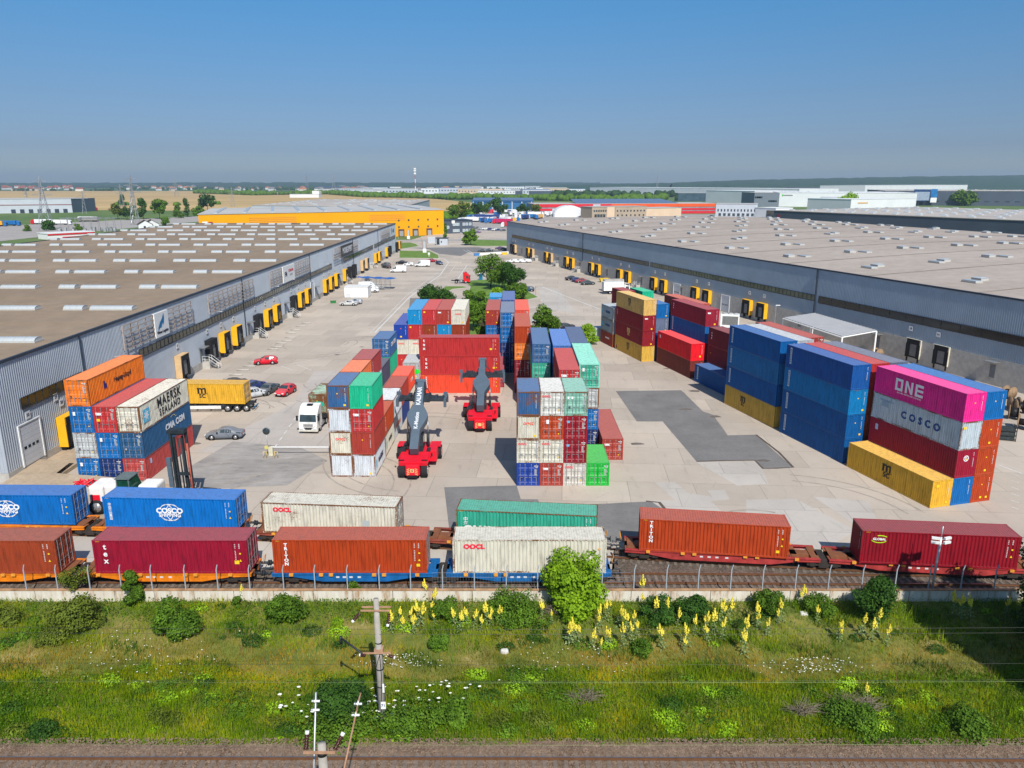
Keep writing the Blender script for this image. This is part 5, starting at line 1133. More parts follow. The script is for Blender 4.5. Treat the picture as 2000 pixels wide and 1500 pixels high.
# ------------------------------------------------------------------ cars, vans, lorries
WHL = {}
def wheel(r=.33, w=.22):
    k = (r, w)
    if k not in WHL:
        mb = MB(); mb.tube([(0, -w/2, 0), (0, -w/2+.03, 0), (0, w/2-.03, 0), (0, w/2, 0)], r, 0, 20)
        t = mb.mesh('tyre', [RUBBER])
        mb = MB(); mb.cyl((0, -w/2-.012, 0), (0, w/2+.012, 0), r*.62, 0, 16)
        for i in range(5):
            a = i*2*math.pi/5; mb.box(.03, r*.58, -w/2-.03, -w/2-.005, -.035, .035, 0, Matrix.Rotation(a, 4, 'Y')); mb.box(.03, r*.58, w/2+.005, w/2+.03, -.035, .035, 0, Matrix.Rotation(a, 4, 'Y'))
        WHL[k] = (t, mb.mesh('rim', [RIM]))
    return WHL[k]
CARS = {}
def car_meshes(kind):
    """+x is the front; returns body, glass, front lamp, rear lamp meshes and wheel data"""
    if kind in CARS: return CARS[kind]
    Lc, Wc = {'sedan': (4.6, 1.8), 'hatch': (4.1, 1.76), 'estate': (4.6, 1.8), 'van': (5.9, 2.05), 'combi': (4.3, 1.82)}[kind]
    h = Lc/2; w = Wc/2
    # (x, z bottom, z shoulder, z top, half width bottom, shoulder, top)
    if kind == 'sedan': S = [(-h, .42, .72, .92, .74, .80, .66), (-h+.12, .30, .80, .99, .82, .86, .70), (-h+.75, .24, .88, 1.02, .88, .89, .74), (-h+1.45, .20, .90, 1.38, .89, .90, .60), (-h+2.05, .20, .91, 1.46, .9, .9, .60), (-h+2.7, .20, .91, 1.42, .9, .9, .60), (-h+3.35, .20, .90, .99, .9, .89, .78), (-h+4.2, .26, .78, .86, .88, .86, .70), (h-.08, .34, .64, .72, .78, .78, .60), (h, .40, .58, .62, .70, .70, .52)]
    elif kind == 'hatch': S = [(-h, .42, .80, .98, .74, .80, .66), (-h+.12, .28, .90, 1.10, .84, .87, .66), (-h+.5, .22, .92, 1.40, .87, .88, .58), (-h+1.3, .20, .93, 1.49, .88, .88, .60), (-h+2.1, .20, .93, 1.45, .88, .88, .60), (-h+2.85, .20, .91, 1.02, .88, .87, .74), (-h+3.7, .26, .80, .88, .86, .85, .68), (h-.08, .34, .66, .74, .76, .76, .58), (h, .4, .58, .63, .68, .68, .5)]
    elif kind in ('estate', 'combi'): S = [(-h, .42, .86, 1.12, .76, .82, .66), (-h+.15, .28, .92, 1.42, .85, .88, .62), (-h+.7, .22, .93, 1.50, .88, .9, .62), (-h+1.8, .20, .93, 1.52, .9, .9, .62), (-h+2.6, .20, .92, 1.46, .9, .9, .60), (-h+3.3, .20, .90, 1.0, .9, .89, .78), (-h+4.1, .26, .78, .87, .88, .86, .7), (h-.08, .34, .64, .72, .78, .78, .6), (h, .4, .58, .62, .7, .7, .52)]
    else: S = [(-h, .45, 1.2, 2.30, .96, 1.0, .86), (-h+.2, .32, 1.2, 2.46, 1.0, 1.02, .88), (-h+1.5, .28, 1.2, 2.50, 1.02, 1.02, .9), (-h+3.4, .28, 1.2, 2.50, 1.02, 1.02, .9), (-h+4.0, .28, 1.2, 2.38, 1.02, 1.02, .86), (-h+4.9, .28, 1.14, 1.32, 1.01, 1.0, .86), (h-.25, .34, .92, 1.08, .98, .96, .8), (h, .42, .74, .80, .86, .86, .7)]
    V = []; 
    for x, zb, zs, zt, wb, ws, wt in S: V += [(x, -wb, zb), (x, -ws*1.0, (zb+zs)/2), (x, -ws, zs), (x, -wt, zt-.03), (x, -wt*.7, zt), (x, wt*.7, zt), (x, wt, zt-.03), (x, ws, zs), (x, ws, (zb+zs)/2), (x, wb, zb)]
    n = 10; F = []
    for i in range(len(S)-1):
        for j in range(n): F.append((i*n+j, i*n+(j+1) % n, (i+1)*n+(j+1) % n, (i+1)*n+j))
    F += [tuple(range(n))[::-1], tuple(range((len(S)-1)*n, len(S)*n))]
    F = [f[::-1] for f in F]
    mb = MB(); mb.add(V, F, 0, None, True)
    rw_, wx = (.34, [(-h+.82), (h-.86)]) if kind != 'van' else (.36, [-h+1.1, h-1.0])
    body = mb.mesh('car_body')
    mb = MB()                                   # dark wheel arches
    for x in wx:
        for s in (-1, 1): mb.cyl((x, s*(w-.16), rw_), (x, s*(w+.012), rw_), rw_+.07, 0, 18)
    arch = mb.mesh('wheel_arch', [BLACK])
    # windows: strips lying 8 mm proud of the cabin sides
    mb = MB(); o = .012
    cab = [s_ for s_ in S if s_[3]-s_[2] > .2] if kind != 'van' else [s_ for s_ in S if s_[0] > -h+3.3 and s_[3]-s_[2] > .15]
    i0 = S.index(cab[0]); i1 = S.index(cab[-1])
    def side(i, t, s):
        x, zb, zs, zt, wb, ws, wt = S[i]; return (x, s*(ws+(wt-ws)*t+o), zs+(zt-.03-zs)*t)
    for i in range(i0, i1):
        for s in (-1, 1):
            a, b_, c, d = side(i, .12, s), side(i+1, .12, s), side(i+1, .86, s), side(i, .86, s)
            f = .06 if i > i0 else .25
            lerp = lambda p, q, t: tuple(p[k]+(q[k]-p[k])*t for k in range(3))
            A, B, C_, D = lerp(a, b_, f), lerp(a, b_, .95), lerp(d, c, .95), lerp(d, c, f); mb.add([A, B, C_, D], [(0, 1, 2, 3) if s < 0 else (3, 2, 1, 0)])
    def band(i, j, f0, f1, lift=.012):          # windscreen or rear window between stations i and j
        x0, _, _, z0, _, s0, w0 = S[i]; x1, _, _, z1, _, s1, w1 = S[j]
        p = lambda f, s: (x0+(x1-x0)*f, s*(w0+(w1-w0)*f)*.93, z0+(z1-z0)*f+lift)
        mb.add([p(f0, -1), p(f1, -1), p(f1, 1), p(f0, 1)], [(0, 1, 2, 3)])
    band(i1, i1+1, .06, .9)
    if kind != 'van': band(i0-1, i0, .15, .92)
    glass = mb.mesh('window', [GLASS])
    mb = MB(); 
    for s in (-1, 1): mb.box(h-.14, h+.012, *sorted((s*.42, s*.74)), .56 if kind != 'van' else .8, .70 if kind != 'van' else 1.02)
    lamp = mb.mesh('headlight', [plain('lamp_glass', (.75, .77, .78), .15)])
    mb = MB()
    for s in (-1, 1): mb.box(-h-.012, -h+.14, *sorted((s*.52, s*.76)), .66, .84)
    tail = mb.mesh('tail_light', [plain('tail_red', (.55, .01, .01), .25)])
    mb = MB(); mb.box(h-.01, h+.02, -.26, .26, .40, .50, 0); mb.box(-h-.02, -h+.01, -.26, .26, .5, .6, 0); plate = mb.mesh('number_plate', [WHITE])
    mb = MB(); mb.box(h-.12, h+.006, -.5, .5, .36, .54, 0)
    grille = mb.mesh('grille', [BLACK])
    mb = MB()
    for s in (-1, 1): mb.box(.62, .78, *sorted((s*(w-.05), s*(w+.14))), .92, 1.06)
    mir = mb.mesh('mirror', [BLACK])
    CARS[kind] = (body, arch, glass, lamp, tail, plate, grille, mir, rw_, wx, w); return CARS[kind]
def car(x, y, ang, kind, col, label, group='parked cars', cat='car'):
    """ang: heading of the bonnet in degrees from +X counterclockwise"""
    body, arch, glass, lamp, tail, plate, grille, mir, rw_, wx, w = car_meshes(kind)
    r = empty('parked_car' if kind != 'van' else 'parked_van', (x, y, 0), R(ang), label, cat, group)
    b = link('body', body, r, mat=CLEANP); b.color = tuple(col)+(0,)
    m = b.modifiers.new('smooth', 'SUBSURF') if False else None
    link('wheel_arch', arch, b); link('window', glass, r); link('headlight', lamp, r); link('tail_light', tail, r); link('number_plate', plate, r); link('grille', grille, r); link('mirror', mir, r)
    t, rm = wheel(rw_, .21)
    for xx in wx:
        for s in (-1, 1):
            wr = link('wheel', t, r, (xx, s*(w-.1), rw_)); link('rim', rm, wr)
    return r
cR, cK, cS, cW, cN, cG = (.60, .008, .025), (.012, .013, .018), (.45, .47, .49), (.78, .78, .77), (.012, .035, .16), (.075, .085, .09)
car(-36.3, 92.4, 184, 'sedan', (.15, .17, .20), 'dark silver saloon car standing right of the left container stack')
car(-43.9, 133.4, 192, 'hatch', cR, 'bright red hatchback alone near the docks by the white steps')
car(-34.6, 113.2, 258, 'hatch', cR, 'red hatchback with its nose to the camera right of the grey saloon')
car(-37.5, 114.0, 258, 'sedan', cG, 'dark grey saloon between the red and the blue car')
car(-40.4, 116.4, 66, 'hatch', cN, 'dark blue small car seen from behind beside the yellow container')
car(-44.2, 117.5, 215, 'sedan', cK, 'black car showing only its roof behind the yellow container')
car(-38.9, 111.7, 45, 'combi', (.52, .54, .56), 'silver estate van with orange stripe right behind the yellow container', cat='van')
car(-43.0, 200.9, 180, 'sedan', (.55, .55, .54), 'silver beige saloon, nearer of two in front of the white cabin')
car(-42.0, 203.5, 176, 'hatch', (.40, .42, .45), 'silver hatchback behind the silver beige saloon')
car(-46.6, 248.0, 100, 'sedan', cK, 'black car seen from behind at the foot of the dock steps')
car(-40.9, 277.8, 180, 'van', cW, 'white high roof van nearest the left docks', cat='van')
car(-34.4, 297.2, 180, 'van', cW, 'white high roof van standing farther out beside the white pickup', cat='van')
car(-40.2, 300.0, 178, 'hatch', cW, 'white small car just left of the farther white van')
car(-43.9, 307.5, 178, 'sedan', cK, 'black saloon behind the white small car near the left docks')
car(-47.5, 292.0, 130, 'sedan', (.02, .02, .022), 'black car close to the dock wall left of the vans')
car(-49.0, 300.0, 140, 'hatch', (.1, .11, .12), 'dark grey car with open boot next to the dock wall')
car(-32.6, 315.0, 12, 'sedan', (.35, .01, .03), 'dark red car behind the dark blue one near the lawn')
car(-28.6, 305.0, 300, 'hatch', (.015, .04, .12), 'dark blue hatchback right of the white van by the lawn')
car(4.6, 228, 180, 'hatch', (.03, .07, .12), 'dark blue car behind the trees on the grass island')
car(6.3, 176.5, 245, 'sedan', (.25, .35, .42), 'light blue grey car left of the tree right of the red stack')
car(11.5, 166.5, 200, 'sedan', cK, 'black saloon behind the small tree right of the blue roofs')
car(16.2, 158.5, 245, 'sedan', (.40, .42, .42), 'silver saloon beside the small tree right of the blue roofs')
car(20.2, 154.0, 240, 'estate', (.42, .46, .50), 'silver blue estate car with its lamps to the camera')
car(21.7, 147.5, 68, 'hatch', (.02, .02, .022), 'black hatchback seen from behind next to the bright bush')
for i, (px, py, a, c, k, lab) in enumerate(((1117, 547, 200, cK, 'sedan', 'black saloon, left one of the row by the yellow skip'), (1128, 550, 200, cN, 'hatch', 'dark blue car second in the row by the yellow skip'), (1137, 552, 190, (.3, .02, .03), 'sedan', 'dark red lamped car third in the row by the yellow skip'), (1148, 556, 192, (.04, .06, .07), 'sedan', 'dark green grey saloon nearest in the row by the yellow skip'))):
    p = at(px, py); car(p.x, p.y, a+180, k, c, lab)
for i in range(9):
    p = at(998+(i % 3)*12.5+(i//3)*3, 513+(i//3)*1.6); car(p.x, p.y+(i//3)*3.5, 175, 'hatch', cW, 'small white car in the tight cluster of nine by the right docks', group='tight cluster of white cars')
for i, (px, py, c, lab) in enumerate(((982, 489, cK, 'black car parked at the near corner of the right warehouse'), (976, 487, (.08, .03, .12), 'purple black car next to the right warehouse corner'), (990, 490, cK, 'black car half hidden by the right warehouse corner'), (942, 492, cG, 'dark car left of a pair standing on the asphalt patch'), (954, 491, cG, 'dark car right of a pair standing on the asphalt patch'), (924, 456, cN, 'blue car beside the dark office block'), (933, 455, (.2, .1, .25), 'purple car beside the blue one near the office block'))):
    p = at(px, py); car(p.x, p.y, 180, 'sedan', c, lab)

def rounded(o, w=.06): return bevel(o, w, 3)
def tractor(x, y, ang, col, label, z=0):
    """cab over engine road tractor; +x is the front, origin on the ground under the front axle"""
    r = empty('road_tractor', (x, y, z), R(ang), label, 'lorry', 'road tractors in the yard')
    mb = MB(); P = [(1.30, .55), (1.38, 1.0), (1.34, 1.55), (1.14, 2.55), (.92, 2.78), (.25, 3.42), (-.75, 3.62), (-.82, 3.55), (-.82, 1.0), (-.5, .95), (-.5, .6)]
    mb.xprism(P, -1.22, 1.22); b = mb.build('cab', CLEANP, r); b.color = col+(0,); rounded(b, .1)
    mb = MB(); mb.add([(1.352, -1.08, 1.62), (1.352, 1.08, 1.62), (1.163, 1.02, 2.52), (1.163, -1.02, 2.52)], [(0, 1, 2, 3)])
    mb.build('windscreen', GLASS, r)
    mb = MB()
    for s in (-1, 1): mb.add([(1.0, s*1.232, 1.6), (.1, s*1.232, 1.6), (.1, s*1.232, 2.45), (.82, s*1.232, 2.45)], [(0, 1, 2, 3)])
    mb.build('side_window', GLASS, r)
    mb = MB()
    for z_ in (1.0, 1.12, 1.24): mb.box(1.34, 1.395, -.62, .62, z_, z_+.05)
    mb.box(1.28, 1.41, -.4, .4, .62, .7); mb.box(1.28, 1.41, -.55, .55, .78, .86); mb.build('grille', BLACK, r)
    mb = MB(); mb.box(1.05, 1.45, -1.24, 1.24, .36, .56); mb.build('bumper', plain('bumper_cream', (.62, .60, .52), .5) if col[1] > .5 else plain('bumper_dark', (.05, .05, .05), .5), r)
    for s in (-1, 1):
        mb = MB(); mb.box(1.33, 1.42, *sorted((s*.72, s*1.12)), .62, .86); mb.build('headlight', plain('lamp_glass', (.75, .77, .78), .15), r)
        mb = MB(); mb.box(1.2, 1.34, *sorted((s*1.3, s*1.52)), 1.75, 2.4); mb.box(1.22, 1.26, *sorted((s*1.2, s*1.35)), 2.3, 2.36); mb.build('mirror', BLACK, r)
    mb = MB(); mb.box(-.3, .25, -.36, .36, 3.45, 3.62, 0, Matrix.Rotation(R(0), 4, 'Y')); mb.build('roof_hatch', BLACK, r)
    mb = MB()
    for s in (-1, 1): mb.box(-4.7, .6, *sorted((s*.36, s*.46)), .72, .98)
    mb.box(-3.4, -2.5, -.5, .5, .98, 1.12); mb.cyl((-2.95, 0, 1.1), (-2.95, 0, 1.2), .5, 0, 14); mb.build('chassis', DARKST, r)
    for s in (-1, 1):
        mb = MB(); mb.cyl((-2.1, s*.85, .7), (-1.0, s*.85, .7), .32, 0, 14); mb.build('fuel_tank', STEEL, r)
        mb = MB(); mb.box(-3.5, -2.3, *sorted((s*.7, s*1.22)), 1.08, 1.13); mb.build('mudguard', BLACK, r)
    t, rm = wheel(.5, .32)
    for xx, ys in ((0, 1.05), (-3.05, .95)):
        for s in (-1, 1): w_ = link('wheel', t, r, (xx, s*ys, .5)); link('rim', rm, w_)
    return r
tractor(-26.1, 95.3, -93, (.80, .79, .76), 'white road tractor facing the camera left of the container stack, with a green container')
tractor(-14.8, 247.2, 0, (.68, .015, .02), 'red road tractor without trailer in the middle of the yard, seen from the side')
def semitrailer(x, y, ang, L, label, tank=False):
    r = empty('container_trailer', (x, y, 0), R(ang), label, 'trailer', 'container trailers')
    mb = MB()
    for s in (-1, 1): mb.box(-L+.2, 0, *sorted((s*.42, s*.54)), .85, 1.18)
    for i in range(7): xx = -L+.4+(L-.6)*i/6; mb.box(xx-.1, xx+.1, -1.2, 1.2, 1.05, 1.19)
    mb.build('frame', DARKST, r)
    t, rm = wheel(.5, .36)
    for xx in (-L+1.2, -L+2.5, -L+3.8):
        for s in (-1, 1): w_ = link('wheel', t, r, (xx, s*.98, .5)); link('rim', rm, w_)
    for s in (-1, 1):
        mb = MB(); mb.box(-2.6, -2.45, *sorted((s*.5, s*.62)), 0, .9); mb.build('landing_leg', STEEL, r)
        mb = MB(); mb.box(-L*.62, -3.2, *sorted((s*1.18, s*1.22)), .5, .95); mb.build('side_guard', plain('side_guard_white', (.75, .73, .70), .5), r)
    mb = MB(); mb.box(-L+.1, -L+.16, -1.15, 1.15, .55, .68); mb.build('rear_bar', plain('rear_bar_blue', (.02, .2, .35), .5), r)
    return r
semitrailer(-26.0, 97.6, -93, 8.2, 'short trailer behind the white road tractor under the pale green container')
container((-27.35, 99.3), 1.22, R(2.5), C20, 'palegreen', 'faded rusty pale green container on the trailer of the white road tractor', doors=False, rust=.85, group=None, marks=[('oval', 'N', dict(u=1.35, v=1.25, col=(.02, .40, .27)))])
semitrailer(-48.6, 104.6, 182, 12.3, 'trailer carrying the yellow container with white side guard left of the parked cars')
container((-49.55, 106.4), 1.22, R(92), HC, 'yellow', 'bright yellow container on a trailer with large black letters left of the parked cars', doors=False, rust=.0, group=None, marks=[('m_over_sc', 'R', dict(u=6.2, v=1.5, s=.85)), ('sticker', 'R', dict(u=11.1, v=.6, s=.9))])
tractor(-50.8, 104.2, 182, (.7, .05, .04), 'red road tractor half hidden behind the left container stack')
# white box lorry by the right docks
def boxlorry(x, y, ang, label, col=(.78, .78, .77)):
    r = empty('box_lorry', (x, y, 0), R(ang), label, 'lorry')
    mb = MB(); mb.box(-5.9, 0, -1.22, 1.22, 1.0, 3.55); b = mb.build('box_body', CLEANP, r); b.color = col+(0,); rounded(b, .05)
    mb = MB(); mb.xprism([(2.0, .5), (2.05, 1.2), (1.75, 2.3), (.5, 2.55), (.12, 2.5), (.12, .5)], -1.08, 1.08); b = mb.build('cab', CLEANP, r); b.color = col+(0,); rounded(b, .08)
    mb = MB(); mb.add([(2.05, -.95, 1.3), (2.05, .95, 1.3), (1.79, .92, 2.22), (1.79, -.92, 2.22)], [(0, 1, 2, 3)]); 
    for s in (-1, 1): mb.add([(1.7, s*1.09, 1.3), (.6, s*1.09, 1.3), (.6, s*1.09, 2.2), (1.5, s*1.09, 2.2)], [(0, 1, 2, 3)])
    mb.build('window', GLASS, r)
    mb = MB(); mb.box(-5.8, 1.6, -.45, .45, .6, .98); mb.build('chassis', DARKST, r)
    t, rm = wheel(.42, .28)
    for xx in (1.0, -4.0):
        for s in (-1, 1): w_ = link('wheel', t, r, (xx, s*.95, .42)); link('rim', rm, w_)
    mb = MB(); mb.box(-5.93, -5.9, -1.1, -.02, 1.1, 3.45); mb.box(-5.93, -5.9, .02, 1.1, 1.1, 3.45); mb.build('rear_door', SHUT, r)
    return r
boxlorry(32.2, 223.3, 8, 'white box lorry parked with its rear to the yard behind the striped yellow stack')
b_ = boxlorry(33.0, 229.0, 10, 'greyish box lorry standing behind the white one at the right docks', (.50, .46, .41))

# ------------------------------------------------------------------ reach stackers
RSR = plain('machine_red', (.72, .012, .03), .38, 0, .12, 1.5); BOOM = plain('boom_grey', (.10, .135, .17), .42, .1, .12, 1)
def reach_stacker(x, y, ang, label, boom_up, reach, spread_rot=0, cabx=0, brand=True, sp_w=6.0, lean=0.0):
    """heading +y; origin on the ground between the rear wheels"""
    r = empty('reach_stacker', (x, y, 0), R(ang), label, 'reach stacker', 'reach stackers in the yard')
    # chassis: rear counterweight, hood, side frames
    mb = MB()
    mb.prism([(-.62, -1.15), (.62, -1.15), (.78, -.95), (.80, .9), (-.80, .9), (-.78, -.95)], .55, 1.75)
    mb.add([(-1.55, -.55, 1.45), (1.55, -.55, 1.45), (1.75, .9, 1.85), (-1.75, .9, 1.85), (-1.5, -.7, 1.95), (1.5, -.7, 1.95), (1.6, 2.2, 2.15), (-1.6, 2.2, 2.15), (1.7, 2.2, 1.4), (-1.7, 2.2, 1.4)],
           [(0, 1, 5, 4), (4, 5, 6, 7), (1, 2, 8, 6), (1, 6, 5), (2, 8, 8), (0, 4, 7), (0, 7, 9, 3), (0, 3, 2, 1)][:4]+[(0, 4, 7, 9, 3), (0, 3, 2, 1), (3, 9, 8, 2), (9, 7, 6, 8)])
    mb.box(-1.25, -.55, 2.0, 6.4, .75, 1.9); mb.box(.55, 1.25, 2.0, 6.4, .75, 1.9); mb.box(-.55, .55, 2.0, 6.0, .7, 1.3)
    ch = mb.build('chassis', RSR, r); bevel(ch, .06, 2)
    mb = MB(); mb.prism([(-.5, -1.2), (.5, -1.2), (.62, -.7), (-.62, -.7)], .35, .62); mb.build('rear_bumper', BLACK, r)
    mb = MB()
    for s in (-1, 1):
        for i in range(4): mb.add([(s*(.30+.0*i), -1.156, .75+i*.2), (s*.58, -1.156, .62+i*.2), (s*.58, -1.156, .70+i*.2), (s*.30, -1.156, .83+i*.2)], [(0, 1, 2, 3)])
    mb.box(-.2, .2, -1.17, -1.152, .95, 1.35); mb.build('warning_stripes', plain('stripe_yellow', (.75, .5, .2), .5), r)
    if brand: M = Matrix(((1,0,0,0),(0,0,-1,-1.175),(0,1,0,1.15),(0,0,0,1))); link('emblem', textmesh('G', .34, bold=.03), r, M=M, mat=decal(BK))
    # tank and hydraulic boxes
    for s, n in ((1, 'fuel_tank'), (-1, 'hydraulic_tank')):
        mb = MB(); mb.box(*sorted((s*1.28, s*(2.25 if s > 0 else 1.9))), 3.0, 5.2, .65, 2.0); t_ = mb.build(n, RSR, r); bevel(t_, .08, 2)
    mb = MB()
    for i in range(9): a = random.random; mb.tube([(-1.5-.3*a(), 2.2+a()*3, 1.7), (-1.2-.5*a(), 2.5+a()*3, 2.3+.4*a()), (-1.0, 3+a()*2.5, 2.0)], .05, 0, 5)
    mb.box(-1.75, -1.15, 2.3, 3.0, 1.9, 2.45); mb.box(-1.5, -1.2, 3.4, 4.2, 2.0, 2.5); mb.box(1.2, 1.6, 2.6, 3.2, 2.0, 2.3); mb.build('hoses', DARKST, r)
    mb = MB(); mb.box(-.75, .75, 2.6, 5.4, 2.0, 2.05); mb.box(-.7, .7, 3.6, 5.3, 2.05, 3.5); cb = mb.build('driver_cab', DARKST, r)
    mb = MB(); mb.box(-.68, .68, 3.55, 3.6, 2.3, 3.4); mb.box(-.72, -.7, 3.7, 5.2, 2.3, 3.4); mb.box(.7, .72, 3.7, 5.2, 2.3, 3.4); mb.build('window', GLASS, cb)
    # wheels
    t, rm = wheel(.82, .62); 
    for s in (-1, 1):
        w_ = link('wheel', t, r, (s*1.22, 0, .82), R(90)); link('rim', rm, w_)
        for k in (1.55, 2.25): w_ = link('wheel', t, r, (s*k, 6.0, .82), R(90)); link('rim', rm, w_)
    mb = MB(); mb.box(-2.6, 2.6, 5.7, 6.3, .6, 1.2); mb.box(-2.5, -1.3, 5.2, 6.9, 1.68, 1.78); mb.box(1.3, 2.5, 5.2, 6.9, 1.68, 1.78); mb.build('drive_axle', RSR, r)
    # boom
    piv = Vector((0, 1.6, 3.1)); e_ = R(boom_up); tip = piv+Vector((math.sin(R(lean))*reach*math.cos(e_), reach*math.cos(e_), reach*math.sin(e_)))
    d = (tip-piv).normalized(); side_ = d.cross(Vector((0, 0, 1))).normalized(); up_ = side_.cross(d)
    BMt = Matrix(((side_.x, d.x, up_.x, piv.x), (side_.y, d.y, up_.y, piv.y), (side_.z, d.z, up_.z, piv.z), (0, 0, 0, 1)))
    Lb = reach
    mb = MB(); w1, h1 = .48, .55
    mb.box(-w1, w1, -.9, Lb*.80, -h1, h1, 0, BMt)
    mb.prism([(-w1, Lb*.20), (-1.15, Lb*.38), (-1.15, Lb*.46), (-w1, Lb*.62), (w1, Lb*.62), (1.15, Lb*.46), (1.15, Lb*.38), (w1, Lb*.20)], -.35, h1+.012, 0, BMt)
    bo = mb.build('boom', BOOM, r); bevel(bo, .04, 2)
    mb = MB(); mb.box(-w1+.09, w1-.09, Lb*.80, Lb, -h1+.1, h1-.1, 0, BMt); mb.box(-.55, .55, Lb-.1, Lb+.35, -1.0, h1-.05, 0, BMt); mb.build('boom_extension', BOOM, bo)
    if brand:
        T = BMt @ Matrix(((0, -1, 0, 0), (1, 0, 0, 0), (0, 0, 1, h1+.016), (0, 0, 0, 1)))
        link('lettering', textmesh('KALMAR', .72, bold=.03), bo, M=T @ Matrix.Translation((Lb*.74, 0, 0)), mat=decal((.62, .64, .66)))
        link('lettering', textmesh('K-Motion', .62, bold=.03), bo, M=T @ Matrix.Translation((Lb*.34, 0, .0)), mat=decal((.62, .64, .66)))
    for s in (-1, 1):
        mb = MB(); a = Vector((s*1.15, 4.6, 1.9)); b2 = BMt @ Vector((s*1.15, Lb*.42, -.35)); mb.cyl(a, a.lerp(b2, .55), .17, 0, 12); c_ = mb.build('lift_cylinder', DARKST, r)
        mb = MB(); mb.cyl(a.lerp(b2, .5), b2, .09, 0, 10); mb.build('piston_rod', STEEL, c_)
    # spreader hanging below the tip
    hd = BMt @ Vector((0, Lb+.2, -.9)); S = Matrix.Translation(hd+Vector((0, 0, -1.3))) @ Matrix.Rotation(R(spread_rot), 4, 'Z')
    mb = MB(); mb.cyl((0, 0, .2), (0, 0, 1.6), .45, 0, 12, S); mb.box(-1.0, 1.0, -.95, .95, -.25, .3, 0, S)
    for i in range(10): a = random.uniform(-sp_w*.42, sp_w*.42); mb.box(a, a+random.uniform(.2, .6), random.uniform(-.8, .2), random.uniform(.3, .9), .1, random.uniform(.3, .55), 0, S)
    for i in range(6): a = random.uniform(-1.2, 1.2); mb.tube([S @ Vector((a, random.uniform(-.7, .7), .2)), S @ Vector((a*.7, 0, 1.0)), S @ Vector((a*.2, .2, 1.7))], .05, 0, 5)
    for yy in (-.55, .0, .5): mb.box(-sp_w/2, sp_w/2, yy-.13, yy+.13, -.2, .18, 0, S)
    for i in range(8): xx = -sp_w/2+.4+i*(sp_w-.8)/7; mb.box(xx-.08, xx+.08, -.7, .7, .15, .25, 0, S)
    mb.cyl((-1.6, .8, .1), (1.7, .8, .1), .1, 0, 8, S); mb.cyl((-2.0, -.85, .0), (1.2, -.85, .0), .08, 0, 8, S)
    sp = mb.build('spreader', plain('spreader_dark', (.045, .055, .065), .55, .2, .4, 2), r)
    for s in (-1, 1):
        mb = MB(); mb.box(s*sp_w/2-.14, s*sp_w/2+.14, -1.2, 1.2, -.28, .22, 0, S)
        for yy in (-1.1, 1.1): mb.box(s*sp_w/2-.16, s*sp_w/2+.16, yy-.12, yy+.12, -.75, .1, 0, S)
        mb.box(s*sp_w/2-.35*1, s*sp_w/2+.1, .5, .9, .2, .6, 0, S); link('end_beam', mb.mesh('end_beam', [BOOM]), sp)
    mb = MB()
    for s in (-1, 1): mb.box(*sorted((s*.95, s*1.55)), -.35, -.22, 2.02, 2.09); mb.cyl((s*1.75, 1.4, 1.7), (s*1.95, 1.1, 2.2), .03, 0, 5); mb.box(*sorted((s*1.85, s*2.0)), 1.0, 1.2, 2.0, 2.35)
    mb.build('lamps_and_mirrors', BLACK, r)
    return r
reach_stacker(-10.8, 79.1, 0, 'nearer red reach stacker with raised dark grey boom and lettering on the boom', 33, 9.2, spread_rot=-2, sp_w=5.7)
reach_stacker(-4.15, 95.5, 0, 'farther red reach stacker with grey boom in front of the three long containers', 23, 9.4, brand=False, sp_w=6.0)

